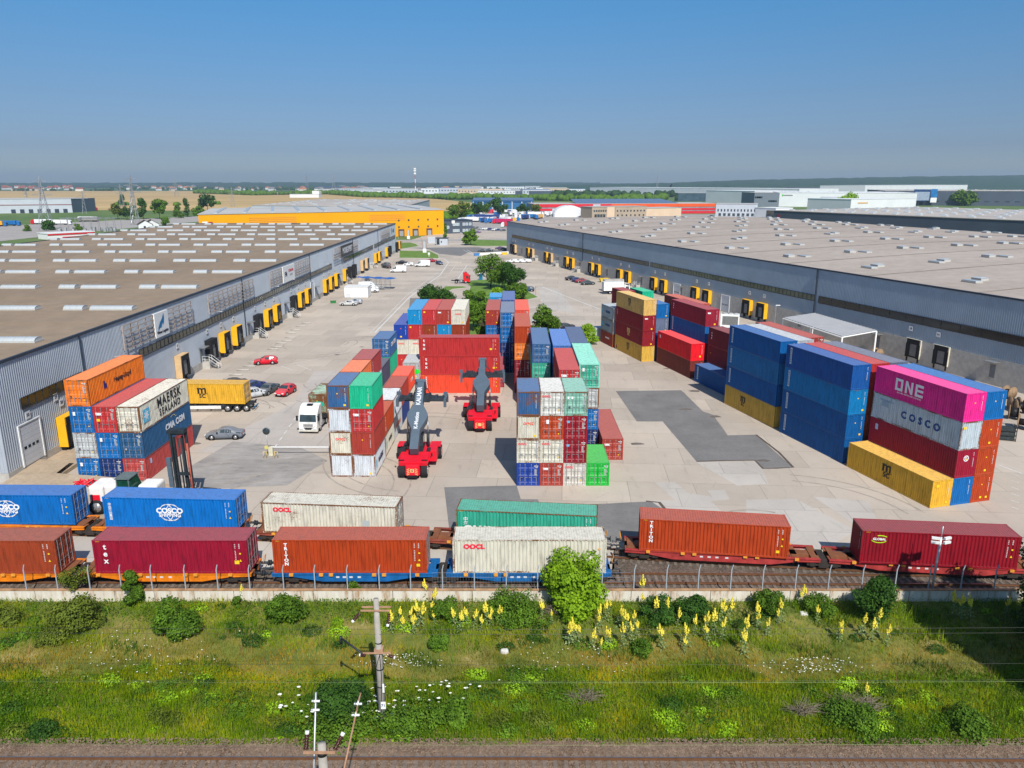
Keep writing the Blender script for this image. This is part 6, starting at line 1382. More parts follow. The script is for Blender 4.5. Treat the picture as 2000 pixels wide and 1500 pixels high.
# ------------------------------------------------------------------ empty container handler behind the blue container
def handler():
    r = empty('container_handler', (-35.6, 69.5, .42), 0, 'white and green container handler with tall black lift mast behind the blue container', 'container handler')
    M = Matrix.Identity(4)
    wm = plain('machine_white', (.78, .76, .72), .4, 0, .1, 1)
    def blk(x0, x1, y0, y1, z0, z1):
        mb = MB(); mb.box(x0, x1, y0, y1, z0, z1); return mb
    o = blk(-4.9, -3.5, -1.2, 1.3, .7, 2.85).build('rear_cabin', wm, r); bevel(o, .25, 3)
    o = blk(-3.45, -2.3, -1.1, 1.2, .9, 2.95).build('engine_hood', wm, r); bevel(o, .25, 3)
    o = blk(-.35, 1.5, -.8, 1.2, .7, 2.8).build('front_hood', wm, r); bevel(o, .25, 3)
    o = blk(-4.6, -3.8, -1.25, -1.18, 1.0, 2.0).build('red_panel', RSR, r)
    g = plain('tinted_green_glass', (.01, .06, .035), .08, 0, .4, 3)
    mb = MB(); mb.add([(-2.25, -.9, 1.6), (-.4, -.9, 1.6), (-.4, .8, 1.6), (-2.25, .8, 1.6), (-2.15, -.85, 3.4), (-1.0, -.85, 3.5), (-1.0, .75, 3.5), (-2.15, .75, 3.4)], [(3, 2, 1, 0), (4, 5, 6, 7), (0, 1, 5, 4), (1, 2, 6, 5), (2, 3, 7, 6), (3, 0, 4, 7)]); cab_ = mb.build('driver_cab', g, r)
    mb = MB(); mb.box(-2.35, -.9, -1.0, .9, 3.46, 3.56); mb.box(-2.25, -2.15, -.94, -.86, 1.6, 3.46); mb.box(-1.1, -1.0, -.94, -.86, 1.6, 3.46); mb.box(-.6, -.45, -.94, -.86, .9, 2.2); [mb.box(-2.3, -.5, y, y+.05, 2.6, 2.65) for y in (-.93, .85)]; mb.build('cab_frame', plain('cab_frame_grey', (.12, .16, .16), .5), cab_)
    t, rm = wheel(.75, .5)
    for xx in (-4.2, 1.2):
        for s in (-1, 1): w_ = link('wheel', t, r, (xx, s*1.1, .75)); link('rim', rm, w_)
    # mast: two rails leaning back from the vehicle
    fr = plain('mast_black', (.035, .045, .05), .5, .3, .4, 1.5)
    b0, t0 = Vector((3.95, 0, .2)), Vector((3.35, .9, 7.8))
    for k, (off, hw) in enumerate(((-.62, .09), (-.36, .06), (.34, .06), (.66, .11))):
        mb = MB(); a = b0+Vector((0+off*.9, off*.6, 0)); b2 = t0+Vector((off*.9, off*.6, 0 if abs(off) > .6 else -.6))
        d = (b2-a).normalized(); s_ = d.cross(Vector((0, 1, 0))).normalized(); n_ = s_.cross(d); Q = Matrix(((s_.x, n_.x, d.x, a.x), (s_.y, n_.y, d.y, a.y), (s_.z, n_.z, d.z, a.z), (0, 0, 0, 1)))
        mb.box(-hw, hw, -.16, .16, 0, (b2-a).length, 0, Q); mb.build('mast_rail', fr, r)
    mb = MB()
    for u in (.08, .45, .97):
        c = b0.lerp(t0, u); mb.box(c.x-.7, c.x+.7, c.y-.35, c.y-.1, c.z-.12, c.z+.14)
    c = t0; mb.box(c.x-.8, c.x+.8, c.y-.5, c.y+.4, c.z-.2, c.z+.15); mb.build('cross_member', fr, r)
    mb = MB()
    for u in (.35, .48, .6): c = b0.lerp(t0, u); mb.box(c.x-1.25, c.x-.85, c.y-.5, c.y-.2, c.z-.5, c.z+.5)
    mb.build('carriage', BOOM, r)
    for off in (-.1, .15):
        mb = MB(); mb.cyl(b0+Vector((off, .1, .3)), b0.lerp(t0, .9)+Vector((off, .1, 0)), .07, 0, 8); mb.build('lift_chain', DARKST, r)
    mb = MB(); mb.cyl((b0.x+.55, .3, .3), b0.lerp(t0, .82)+Vector((.62, .3, 0)), .11, 0, 10); mb.build('lift_cylinder', plain('primer_red', (.45, .10, .06), .6), r)
    mb = MB(); mb.cyl((1.8, -.8, 1.9), b0.lerp(t0, .28)+Vector((-.6, -.3, 0)), .13, 0, 10); mb.build('tilt_cylinder', plain('blue_grey_steel', (.12, .18, .24), .4, .3), r)
    mb = MB(); mb.tube([(5.9, .9, .05), (5.7, .9, 1.6), (5.2, .9, 1.9), (6.6, .9, 1.75)], .08, 0, 6); mb.box(5.0, 7.0, .75, .95, 1.6, 1.78); mb.build('side_arm', DARKST, r)
    return r
handler()
# pile of red scrap and pallets beside it
p = at(170, 962, .42); pr_ = empty('scrap_pile', p, 0, 'pile of grey slabs with red tangled parts between the two blue containers', 'scrap pile')
mb = MB()
for i in range(6): mb.box(-1.2+random.uniform(-.1, .1), 1.2, -.9, .9, i*.15, i*.15+.12, 0, Matrix.Rotation(R(random.uniform(-6, 6)), 4, 'Z'))
mb.build('slabs', PLINTH, pr_)
mb = MB()
for i in range(14):
    a = Vector((random.uniform(-1, .9), random.uniform(-.8, .8), .95)); mb.tube([a, a+Vector((random.uniform(-.6, .6), random.uniform(-.4, .4), random.uniform(.2, .6))), a+Vector((random.uniform(-.9, .9), random.uniform(-.4, .4), .1))], .07, 0, 6)
mb.build('red_parts', RSR, pr_)
# barrier with its posts, round mirror
br = empty('barrier', at(530, 889), 0, 'white barrier arm across the lane beside the left container block', 'barrier')
mb = MB(); mb.box(-.25, .25, -.2, .2, 0, 1.05); mb.build('post', plain('barrier_post', (.62, .58, .42), .6), br)
mb = MB(); mb.box(.0, 7.9, -.06, .06, .98, 1.08); mb.build('arm', WHITE, br)
mb = MB(); mb.box(7.6, 7.8, -.1, .1, 0, 1.3); mb.build('rest_post', WHITE, br)
mb = MB(); mb.box(-.7, -.3, -.12, .12, .8, 1.15); mb.build('counterweight', plain('counterweight_yellow', (.6, .5, .15), .6), br)
mr = empty('traffic_mirror', at(524, 888), 0, 'round mirror on a thin pole at the barrier', 'mirror')
mb = MB(); mb.cyl((0, 0, 0), (0, 0, 2.7), .04, 0, 8); mb.build('pole', STEEL, mr)
mb = MB(); mb.cyl((0, .03, 2.95), (0, -.05, 2.95), .45, 0, 24); md = mb.build('mirror_rim', plain('mirror_back', (.18, .2, .2), .4), mr)
mb = MB(); mb.cyl((0, -.05, 2.95), (0, -.065, 2.95), .38, 0, 24); mb.build('mirror_glass', GLASS, md)
for i, dx in enumerate((-.35, .95)):
    o = at(536, 892); q_ = empty('yellow_bollard', (o.x+dx-.6, o.y-.4, 0), 0, 'low yellow and white guard hoop %s the barrier post' % ('left of', 'right of')[i], 'guard hoop')
    mb = MB(); mb.tube([(-.18, 0, 0), (-.18, 0, .75), (.18, 0, .75), (.18, 0, 0)], .06, 0, 8); mb.build('hoop', plain('hoop_yellow', (.75, .55, .18), .5), q_)
# cooling unit behind the maroon container
p = at(1424, 643, 0); cu_ = empty('cooling_unit', (p.x, p.y, 0), R(-16), 'white boxy cooling unit with grey louvres on a frame by the yellow docks', 'cooling unit')
mb = MB(); mb.box(-2.0, 2.0, -1.1, 1.1, .5, 3.4); o = mb.build('housing', WHITE, cu_); bevel(o, .05, 2)
mb = MB()
for i in range(14): mb.box(-1.55, 1.75, -1.15, -1.11, 1.15+i*.14, 1.23+i*.14)
mb.build('louvre', plain('louvre_grey', (.18, .18, .17), .6), cu_)
for x in (-1.2, 0, 1.2): mb = MB(); mb.cyl((x, 0, 3.4), (x, 0, 3.65), .5, 0, 16); mb.build('fan', plain('fan_grey', (.4, .4, .4), .5), cu_)
mb = MB(); [mb.box(x-.08, x+.08, y-.08, y+.08, 0, .5) for x in (-1.8, 1.8) for y in (-.9, .9)]; mb.build('leg', STEEL, cu_)
# cable drums at the right edge
wood = plain('drum_wood', (.30, .20, .12), .85, 0, .35, 1.5)
for i, (px, py, a, lab) in enumerate(((1969, 778, 20, 'big wooden cable drum lying behind the blue container at the right edge'), (1979, 800, 80, 'cable drum with black cable, upper one of the heap at the right edge'), (1990, 806, 75, 'cable drum with black cable second in the heap at the right edge'), (1978, 818, 60, 'wooden cable drum lowest left of the heap at the right edge'), (1997, 838, 50, 'wooden cable drum nearest the camera at the right edge'), (1712, 700, 20, 'wooden cable drum standing under the canopy beside the right warehouse'))):
    p = at(px, py); r_ = empty('cable_drum', (p.x, p.y, .95), R(a), lab, 'cable drum', 'wooden cable drums')
    for s in (-1, 1):
        mb = MB(); mb.cyl((0, s*.55-.05, 0), (0, s*.55+.05, 0), .95, 0, 24); mb.cyl((0, s*.62-.01, 0), (0, s*.62+.01, 0), .12, 0, 10); mb.build('flange', wood, r_)
    mb = MB(); mb.cyl((0, -.5, 0), (0, .5, 0), .68 if i % 2 else .45, 0, 20); mb.build('cable', BLACK, r_)
p = at(1964, 858); cg = empty('wire_cage', (p.x, p.y, 0), R(-20), 'dark wire mesh cage standing behind the red brown corner column', 'cage')
mb = MB()
for x in (-.9, .9):
    for y in (-.7, .7): mb.box(x-.04, x+.04, y-.04, y+.04, 0, 1.9)
for z in (.15, .7, 1.3, 1.88): mb.box(-.9, .9, -.73, -.69, z-.03, z+.03); mb.box(-.9, .9, .69, .73, z-.03, z+.03); mb.box(-.93, -.89, -.7, .7, z-.03, z+.03); mb.box(.89, .93, -.7, .7, z-.03, z+.03)
mb.build('frame', DARKST, cg); mb = MB(); mb.box(-.8, .8, -.6, .6, .15, 1.6); mb.build('contents', plain('cage_contents', (.05, .06, .06), .8, 0, .5, 4), cg)
# skip, white cabin, scaffold with blue sheet, toilet, bins
def skip(px, py, col, label, s=1.0, cat='skip'):
    p = at(px, py); mb = MB(); P = [(-1.6, 1.2), (-1.2, .1), (1.2, .1), (1.6, 1.2)]
    r_ = empty('skip', (p.x, p.y, 0), R(10), label, cat)
    m_ = plain('skip_'+col[0], col[1], .6, 0, .2, 2)
    mb.add([(-1.6*s, -.9*s, 1.2*s), (1.6*s, -.9*s, 1.2*s), (1.6*s, .9*s, 1.2*s), (-1.6*s, .9*s, 1.2*s), (-1.1*s, -.8*s, 0), (1.1*s, -.8*s, 0), (1.1*s, .8*s, 0), (-1.1*s, .8*s, 0)], [(4, 5, 1, 0), (5, 6, 2, 1), (6, 7, 3, 2), (7, 4, 0, 3), (7, 6, 5, 4)])
    mb.build('bin', m_, r_); mb = MB()
    for x0, x1, y0, y1 in ((-1.65, 1.65, -.95, -.85), (-1.65, 1.65, .85, .95), (-1.65, -1.55, -.95, .95), (1.55, 1.65, -.95, .95)): mb.box(x0*s, x1*s, y0*s, y1*s, 1.16*s, 1.26*s)
    mb.build('rim', m_, r_)
skip(1180, 551, ('yellow', (.80, .55, .02)), 'yellow skip at the right docks left of the box lorry', 1.0)
skip(931, 499.5, ('blue', (.05, .22, .50)), 'blue skip at the end of the low white wall', .85); skip(985, 497.5, ('amber', (.80, .52, .02)), 'yellow bin at the right end of the low white wall', .8)
p = at(651, 591); skip(651, 592, ('green', (.03, .2, .05)), 'small green bin in front of the yellow docks', .5, 'bin')
wc = empty('site_cabin', at(696, 582), 0, 'white site cabin without windows behind two silver cars', 'cabin')
mb = MB(); mb.box(-3.3, 3.3, 0, 5.0, .1, 3.0); o = mb.build('walls', WHITE, wc); mb = MB(); mb.box(-3.4, 3.4, -.08, 5.08, 3.0, 3.12); mb.build('roof', plain('cabin_roof', (.7, .7, .68), .6), wc)
mb = MB(); mb.box(-3.0, -1.6, -.05, -.01, .1, 1.2); mb.build('air_unit', SHUT, wc)
car(-42.2, 226.0, 2, 'van', cW, 'white van with red nose behind the white site cabin, front one', cat='van'); car(-43.2, 231.5, 2, 'van', cW, 'white van behind the white site cabin, rear one', cat='van')
sc_ = empty('scaffold', at(733, 566), 0, 'open scaffold with a sagging blue plastic roof beside the vans', 'scaffold')
mb = MB()
for i in range(7):
    x = -4.4+i*1.45
    for y in (0, 2.6): mb.cyl((x, y, 0), (x, y, 3.0), .05, 0, 5)
for y in (0, 2.6):
    for z in (.5, 1.2, 2.0, 3.0): mb.cyl((-4.4, y, z), (4.3, y, z), .04, 0, 5)
mb.build('frame', STEEL, sc_)
V = []; 
for i in range(13):
    for j in range(4): x = -5.4+i*.95; V.append((x, -.6+j*1.3, 3.25+.12*math.sin(i*1.7+j)+.45*(1-i/12)))
mb = MB(); mb.add(V, [(i*4+j, i*4+4+j, i*4+5+j, i*4+1+j) for i in range(12) for j in range(3)]); mb.build('blue_sheet', plain('blue_tarp', (.02, .12, .42), .5, 0, .25, 1), sc_)
mb = MB()
for i in range(16): x = random.uniform(-4, 4); z = random.uniform(.1, 1.2); mb.box(x-.4, x+.4, .3, 1.6, z, z+.25, i % 3)
mb.build('stored_material', [plain('planks', (.5, .35, .2), .8), plain('white_sacks', (.7, .68, .62), .8), plain('grey_parts', (.3, .32, .33), .7)], sc_)
tl = empty('portable_toilet', at(939, 547), 0, 'blue portable toilet at the left of the tree on the grass island', 'portable toilet')
mb = MB(); mb.box(-.6, .6, -.6, .6, 0, 2.2); o = mb.build('cabin', plain('toilet_blue', (.01, .22, .40), .5), tl); bevel(o, .08, 2); mb = MB(); mb.add([(-.65, -.65, 2.2), (.65, -.65, 2.2), (.65, .65, 2.2), (-.65, .65, 2.2), (-.4, -.4, 2.5), (.4, -.4, 2.5), (.4, .4, 2.5), (-.4, .4, 2.5)], [(0, 1, 5, 4), (1, 2, 6, 5), (2, 3, 7, 6), (3, 0, 4, 7), (4, 5, 6, 7)]); mb.build('roof', WHITE, tl); mb = MB(); mb.box(-.4, .4, -.63, -.6, .1, 2.0); mb.build('door', plain('toilet_door', (.01, .17, .33), .5), tl)

# ------------------------------------------------------------------ everything beyond the yard
def block(name, A, B, depth, h, wall, roof, label, cat='building', z=-.35, bands=(), wins=None, parapet=.0, roofbits=0, rnd=random.Random(2), doors=None, group=None, slant=None):
    """building whose front runs from ground point A (left) to B (right), going back by depth"""
    A = Vector((A[0], A[1], 0)); B = Vector((B[0], B[1], 0)); d = (B-A); L = d.length; d.normalize(); n = Vector((-d.y, d.x, 0))
    if slant: n = Vector((slant[0], slant[1], 0)).normalized()
    r = empty(name, (A.x, A.y, z), 0, label, cat, group)
    M = Matrix(((d.x, n.x, 0, 0), (d.y, n.y, 0, 0), (0, 0, 1, 0), (0, 0, 0, 1)))
    if slant: M = Matrix(((d.x, n.x, 0, 0), (d.y, n.y, 0, 0), (0, 0, 1, 0), (0, 0, 0, 1)))
    mb = MB(); mb.box(0, L, 0, depth, 0, h, 0, M); w = mb.build('wall', wall, r)
    for (z0, z1, m, u0, u1) in bands:
        mb = MB(); mb.box(L*u0, L*u1, -.25, -.02, z0, z1, 0, M); mb.build('facade_band', m, r)
    mb = MB(); mb.box(-.3, L+.3, -.3, depth+.3, h, h+.35, 0, M); ro = mb.build('roof', roof, r)
    if roofbits:
        mb = MB(); k = int(roofbits)
        for i in range(k): u = rnd.uniform(.03, .97)*L; v = rnd.uniform(.05, .95)*depth; mb.box(u-2, u+2, v-.9, v+.9, h+.3, h+1.0, 0, M)
        mb.build('roof_lights', POLYC, r)
    if wins:
        for (n_, z0, ww, hh, u0, u1) in wins:
            mb = MB()
            for i in range(n_): u = L*(u0+(u1-u0)*(i+.5)/n_); mb.box(u-ww/2, u+ww/2, -.12, -.03, z0, z0+hh, 0, M)
            mb.build('windows', GLASS, r)
    return r, M, L
GREYW = plain('light_grey_panel', (.50, .53, .57), .6, .1, .08, .1); WHW = plain('white_panel', (.72, .73, .73), .6, 0, .08, .05); DKW = plain('anthracite_panel', (.075, .095, .125), .6, 0, .15, .05)
YEW = plain('yellow_panel', (.84, .36, .0), .6, 0, .07, .05); FRF = plain('far_roof', (.42, .38, .34), .9, 0, .2, .02); WRF = plain('white_roof', (.44, .43, .41), .8, 0, .15, .02); REDW = plain('red_panel', (.62, .02, .035), .6, 0, .12, .1)
BLUW = plain('blue_panel', (.04, .15, .34), .6, 0, .15, .1); BEIW = plain('beige_panel', (.40, .32, .23), .75, 0, .15, .1); BEIL = plain('light_beige_panel', (.66, .50, .34), .75, 0, .1, .1); GLW_ = plain('far_glass', (.06, .10, .13), .2, 0, .4, .1)
# yellow warehouse
sl = (-.29, .957)
r, M, L = block('warehouse', (-165, 413), (-42.5, 488), 98, 15.2, YEW, WRF, 'yellow warehouse with grey white roof behind the left warehouse', z=-.3, slant=sl)
for i in range(20):
    u = L*(.03+.73*i/19); mb = MB(); mb.box(u-.55, u+.55, -.14, -.03, 6.2, 7.4, 0, M); mb.build('window', GLASS, r)
for i in range(10): u = L*(.79+.045*(i//2)); mb = MB(); mb.box(u-.5, u+.5, -.12, -.03, 9.0 if i % 2 else 5.0, 10.1 if i % 2 else 6.1, 0, M); mb.build('window', GLASS, r)
for u in (.80, .865, .93):
    mb = MB(); mb.box(L*u-1.9, L*u+1.9, -.7, -.03, 0, 4.3, 0, M); o = mb.build('loading_door', plain('brown_dock', (.10, .06, .05), .8), r); mb = MB(); mb.box(L*u-1.3, L*u+1.3, -.74, -.71, .2, 3.3, 0, M); mb.build('shutter', plain('grey_shutter', (.35, .34, .34), .5), o)
mb = MB()
for k in range(4): mb.box(L*.18, L*.36, -.2, -.05, 9.8+k*1.0, 9.95+k*1.0, 0, M); mb.box(L*.66, L*.82, -.2, -.05, 9.8+k*1.0, 9.95+k*1.0, 0, M)
mb.build('sign_lattice', plain('orange_lattice', (.80, .36, .12), .6), r)
mb = MB(); mb.box(L*.012, L*.03, -.2, -.05, 9.5, 11.6, 0, M); mb.build('sign', WHITE, r); mb = MB(); mb.box(L*.034, L*.048, -.2, -.05, 9.6, 11.4, 0, M); mb.build('logo_panel', plain('dark_red_sign', (.3, .03, .05), .5), r)
mb = MB()
for i in range(9): u = L*(.06+.105*i); mb.box(u-.9, u+.9, 3, 96, 15.5, 16.1, 0, M)
mb.build('roof_lights', POLYC, r)
block('warehouse', (-221, 669), (-88, 641), 250, 12.6, GREYW, FRF, 'pale grey warehouse with grey roof just behind the yellow one', z=-.35, roofbits=70, slant=(-.02, 1))
p0, p1 = at(566, 386), at(623, 386); r, M, L = block('silo_building', p0[:2], p1[:2], 30, 8, WHW, WRF, 'white factory with square tower standing in the wheat field', z=-1)
mb = MB(); mb.box(L*.76, L*1.0, 4, 24, 8, 15, 0, M); mb.build('tower', WHW, r)
# office block by the gate
p0, p1 = at(857, 457), at(923, 455); r, M, L = block('office_block', p0[:2], p1[:2], 14, 8.4, DKW, TRIM, 'dark grey two storey office block with square windows beside the yellow warehouse')
for i, (u, z) in enumerate([(.1, 5.3), (.1, 1.4), (.27, 3.6), (.45, 5.3), (.51, 5.3), (.57, 5.3), (.45, 1.4), (.51, 1.4), (.57, 1.4), (.74, 5.3), (.83, 5.3), (.93, 5.3), (.74, 1.4), (.83, 1.4), (.93, 1.4)]):
    mb = MB(); mb.box(L*u-.75, L*u+.75, -.12, -.02, z, z+1.5, 0, M); w = mb.build('window', plain('light_pane', (.35, .42, .45), .15), r); mb = MB(); [mb.box(L*u+a, L*u+b_, -.16, -.1, z+c, z+d, 0, M) for a, b_, c, d in ((-.85, .85, -.12, 0), (-.85, .85, 1.5, 1.62), (-.85, -.75, 0, 1.5), (.75, .85, 0, 1.5))]; mb.build('frame', WHITE, w)
mb = MB(); mb.box(L*.38, L*.47, -.3, -.1, 6.6, 8.6, 0, M); mb.build('sign', WHITE, r); mb = MB(); mb.box(-2.6, -.1, .5, 10, 0, 8.2, 0, M); mb.build('entrance_wing', plain('brown_wing', (.22, .12, .07), .7), r)
# gate house, totems, small things near the gate
gh = empty('gate_house', at(862, 479), 0, 'pale grey gate house between the two lanes at the entrance', 'gate house')
mb = MB(); mb.box(-2.6, 3.3, 0, 4.2, 0, 3.5); mb.build('walls', GREYW, gh); mb = MB(); mb.box(-3.0, 3.6, -.3, 4.5, 3.5, 3.7); mb.build('roof', TRIM, gh); mb = MB(); mb.box(-2.4, -.9, -.04, -.01, .3, 3.2); mb.box(-.2, .3, -.04, -.01, 1.3, 2.2); mb.build('window', GLASS, gh)
gh2 = empty('gate_cabin', at(843, 475), 0, 'smaller pale cabin left of the gate house', 'cabin'); mb = MB(); mb.box(-1.9, 1.9, 0, 3, 0, 3.0); mb.build('walls', GREYW, gh2); mb = MB(); mb.box(-2, 2, -.1, 3.1, 3, 3.15); mb.build('roof', WHITE, gh2)
for (px, py, h, lab) in ((829.5, 494, 5.2, 'white sign totem with dark red edges on the lawn before the gate'), (798, 467, 5.0, 'white sign totem with dark red edges in front of the yellow warehouse')):
    t_ = empty('sign_totem', at(px, py), 0, lab, 'sign'); mb = MB(); mb.box(-.85, .85, -.25, .25, 0, h*.36); mb.build('base', WHITE, t_); mb = MB(); mb.box(-.62, .62, -.12, .12, h*.36, h); mb.build('panel', plain('totem_grey', (.5, .52, .55), .5), t_); mb = MB(); mb.box(-.8, -.62, -.15, .15, h*.36, h+.15); mb.box(.62, .8, -.15, .15, h*.36, h+.15); mb.build('edge_bar', plain('dark_red_bar', (.18, .03, .06), .5), t_)
q = empty('small_sign', at(838, 502), 0, 'small white round topped sign post on the lawn', 'sign post'); mb = MB(); mb.box(-.12, .12, -.1, .1, 0, 1.0); mb.build('post', WHITE, q); mb = MB(); mb.box(-.45, .45, -.15, .15, 1.0, 1.9); mb.build('head', WHITE, q)
mb = MB(); a_, b_ = at(928, 499), at(998, 494.5); d_ = (b_-a_); mb.box(0, d_.length, -.2, .2, 0, .95, 0, Matrix.Translation(a_) @ Matrix.Rotation(math.atan2(d_.y, d_.x), 4, 'Z')); tag(mb.build('barrier_wall', WHITE), 'low white concrete barrier wall across the yard towards the right warehouse', 'wall')
mb = MB(); a_, b_ = at(1148, 664), at(1196, 662); tag(mb.prism([a_[:2], (a_.x, a_.y+2.5), (b_.x, b_.y+2.5), b_[:2]], 0, 2.4).build('low_shed', GREYW), 'low pale shed behind the bright bush beside the small grey container stack', 'shed')
# big halls in the middle distance
p0, p1 = at(922, 413), at(1042, 413); r, M, L = block('hall', p0[:2], p1[:2], 40, 12.5, BLUW, plain('dark_solar_roof', (.10, .14, .20), .35, 0, .2, .3), 'blue hall with dark solar roof and white columns')
for i in range(7): mb = MB(); mb.box(L*(.02+.158*i)-.6, L*(.02+.158*i)+.6, -.8, -.05, 0, 11, 0, M); mb.build('column', GREYW, r)
mb = MB(); mb.add([(0, -1, 11.2), (L, -1, 11.2), (L, 40, 14.6), (0, 40, 14.6)], [(0, 1, 2, 3)], 0, M); mb.build('sloping_roof', plain('solar_panels', (.13, .17, .25), .3, 0, .35, .5), r)
p0, p1 = at(1042, 418), at(1396, 416); r, M, L = block('hall', p0[:2], p1[:2], 45, 10.2, plain('grey_glass_band', (.25, .26, .28), .5, 0, .3, .2), WRF, 'long red hall in three storeys right of the blue hall', bands=((0, 2.6, REDW, 0, 1), (3.6, 5.6, REDW, 0, 1), (7.0, 10.2, REDW, 0, .42), (7.0, 10.2, plain('orange_red_panel', (.75, .10, .02), .6, 0, .1, .1), .42, 1)))
mb = MB(); mb.add([(L*.23, 2, 10.6), (L*.8, 2, 10.6), (L*.76, 40, 14.5), (L*.24, 40, 14.5)], [(0, 1, 2, 3)], 0, M); mb.build('solar_panels', plain('solar_panels', (.13, .17, .25), .3, 0, .35, .5), r)
mb = MB(); mb.box(L*.1, L*.14, -.4, -.3, 0, 5.6, 0, M); mb.box(L*.32, L*.36, -.4, -.3, 7.4, 9.8, 0, M); mb.build('gate', GREYW, r)
p = at(1112, 424, -.35); dm = empty('dome_tent', p, 0, 'round white dome tent in front of the red hall', 'tent')
mb = MB(); V = []; k = 14
for i in range(k+1):
    a = math.pi*i/k
    for y, s in ((0, 1), (26, 1), (-1.5, .93), (27.5, .93)): V.append((-15.2*s*math.cos(a), y, 10.2*s*math.sin(a)**.8))
F = [(4*i, 4*i+4, 4*i+5, 4*i+1) for i in range(k)]+[(4*i+2, 4*i+6, 4*i+4, 4*i) for i in range(k)]+[tuple(4*i+2 for i in range(k+1))]+[(4*i+1, 4*i+5, 4*i+7, 4*i+3) for i in range(k)]
mb.add(V, F, 0, None); mb.build('cover', WHW, dm); mb = MB(); [mb.tube([(-15.3*math.cos(math.pi*i/k), y, 10.3*math.sin(math.pi*i/k)**.8) for i in range(k+1)], .12, 0, 4) for y in (0, 6.5, 13, 19.5, 26)]; mb.build('rib', GREYW, dm)
p0, p1 = at(1156, 426), at(1200, 425); block('office_block', p0[:2], p1[:2], 20, 10, BEIW, FRF, 'beige office block with pale end wall beside the dome tent', wins=((6, 5.8, 1.6, 1.6, .05, .65), (4, 1.0, 2.5, 2.6, .1, .6)), bands=((0, 10, BEIL, .66, 1),))
p0, p1 = at(1201, 425), at(1262, 424); block('office_block', p0[:2], p1[:2], 22, 10, BEIW, FRF, 'long beige office block with a row of small windows', wins=((9, 5.6, 1.5, 1.5, .02, .98), (7, 1.6, 1.5, 1.5, .02, .98)))
p0, p1 = at(1262, 424), at(1330, 422); block('hall', p0[:2], p1[:2], 25, 8.2, BEIL, WRF, 'light beige hall joined to the long beige office block')
p0, p1 = at(1397, 423), at(1478, 424); block('office_block', p0[:2], p1[:2], 30, 12, GREYW, WRF, 'white grey office block with small windows right of the red hall', wins=((12, 5.2, 1.2, 2.2, .02, .98), (8, 1.0, 2.4, 2.6, .05, .95)))
p0, p1 = at(1474, 424), at(1514, 426); block('hall', p0[:2], p1[:2], 22, 9, WHW, WHW, 'white hall end with glass corner beside the dark warehouse', wins=((1, 1, 10, 6, .55, .98),))
# dark warehouse at the right and its successors
A_, B_ = at(1512, 411, 13.5), at(2060, 433, 13.5)
dv = (B_-A_).normalized(); r, M, L = block('warehouse', A_[:2], B_[:2], 150, 13.6, DKW, FRF, 'dark blue grey warehouse with hundreds of roof lights behind the right warehouse', z=-.3)
me = skylights_mesh(3.2, 2.6, .6, 2); cnt = 0
for j in range(9):
    for i in range(11):
        u = 8+i*L/11.5+(j % 2)*4; v = 8+j*16
        if u > L-3: continue
        q = M @ Vector((u, v, 0)); link('roof_light', me, r, (q.x, q.y, 13.9), math.atan2(dv.y, dv.x)); cnt += 1
mb = MB(); mb.box(3, 5.5, -.2, -.05, 8.6, 11.4, 0, M); mb.build('logo_panel', plain('dark_red_sign', (.3, .03, .05), .5), r)
p0, p1 = at(1472, 403), at(1520, 403); block('hall', p0[:2], p1[:2], 60, 18.2, plain('slate_panel', (.17, .20, .23), .6), WRF, 'grey fronted end of the large white warehouse', wins=((3, 11, 5, 2.4, .05, .3), (3, 6, 5, 2.4, .6, .9)))
p0, p1 = at(1520.5, 403), at(1788, 405); r, M, L = block('warehouse', p0[:2], p1[:2], 160, 18.2, WHW, WHW, 'large white warehouse with small green logo behind the grey fronted end', roofbits=20)
mb = MB(); mb.box(L*.02, L*.03, -.4, -.2, 14, 16.2, 0, M); mb.build('logo_panel', plain('green_sign', (.1, .6, .03), .5), r); mb = MB(); mb.box(L*.032, L*.1, -.35, -.2, 14.5, 15.6, 0, M); mb.build('lettering', plain('grey_sign', (.25, .25, .25), .5), r); mb = MB(); mb.prism([(L*.31, -.4), (L*.57, -.4), (L*.57, -.05), (L*.34, -.05)], 2, 13.5, 0, M); mb.build('grey_panel', GREYW, r)
p0, p1 = at(1660, 415), at(1786, 412); r, M, L = block('warehouse', p0[:2], p1[:2], 60, 14, WHW, WHW, 'lower white building left of the blue billboard', z=-.35); mb = MB(); mb.box(L*.1, L*.25, -.3, -.1, 9.6, 11, 0, M); mb.build('lettering', plain('pale_orange_sign', (.7, .45, .2), .5), r)
p0, p1 = at(1726, 400), at(2120, 403); r, M, L = block('warehouse', p0[:2], p1[:2], 200, 20, DKW, FRF, 'very long dark warehouse beyond the blue billboard', roofbits=40, wins=((16, 5, 6, 1.6, .1, .9),))
p0, p1 = at(1152, 377), at(1560, 384); block('warehouse', p0[:2], p1[:2], 150, 17.5, WHW, WHW, 'very long low white warehouse in front of the wooded ridge')
p0, p1 = at(1324, 393), at(1378, 393); block('hall', p0[:2], p1[:2], 30, 14, GLW_, WRF, 'glass fronted hall before the long white warehouse')
p0, p1 = at(1378, 395), at(1472, 398); block('warehouse', p0[:2], p1[:2], 90, 19, WHW, WHW, 'plain white warehouse between the glass hall and the grey fronted end')
p0, p1 = at(1688, 381), at(1888, 376); block('warehouse', p0[:2], p1[:2], 120, 24, WHW, WHW, 'long bright white hall on the skyline at the right'); p0, p1 = at(1700, 369), at(1856, 366); block('warehouse', p0[:2], p1[:2], 150, 42, WHW, WHW, 'highest white hall directly below the wooded ridge')
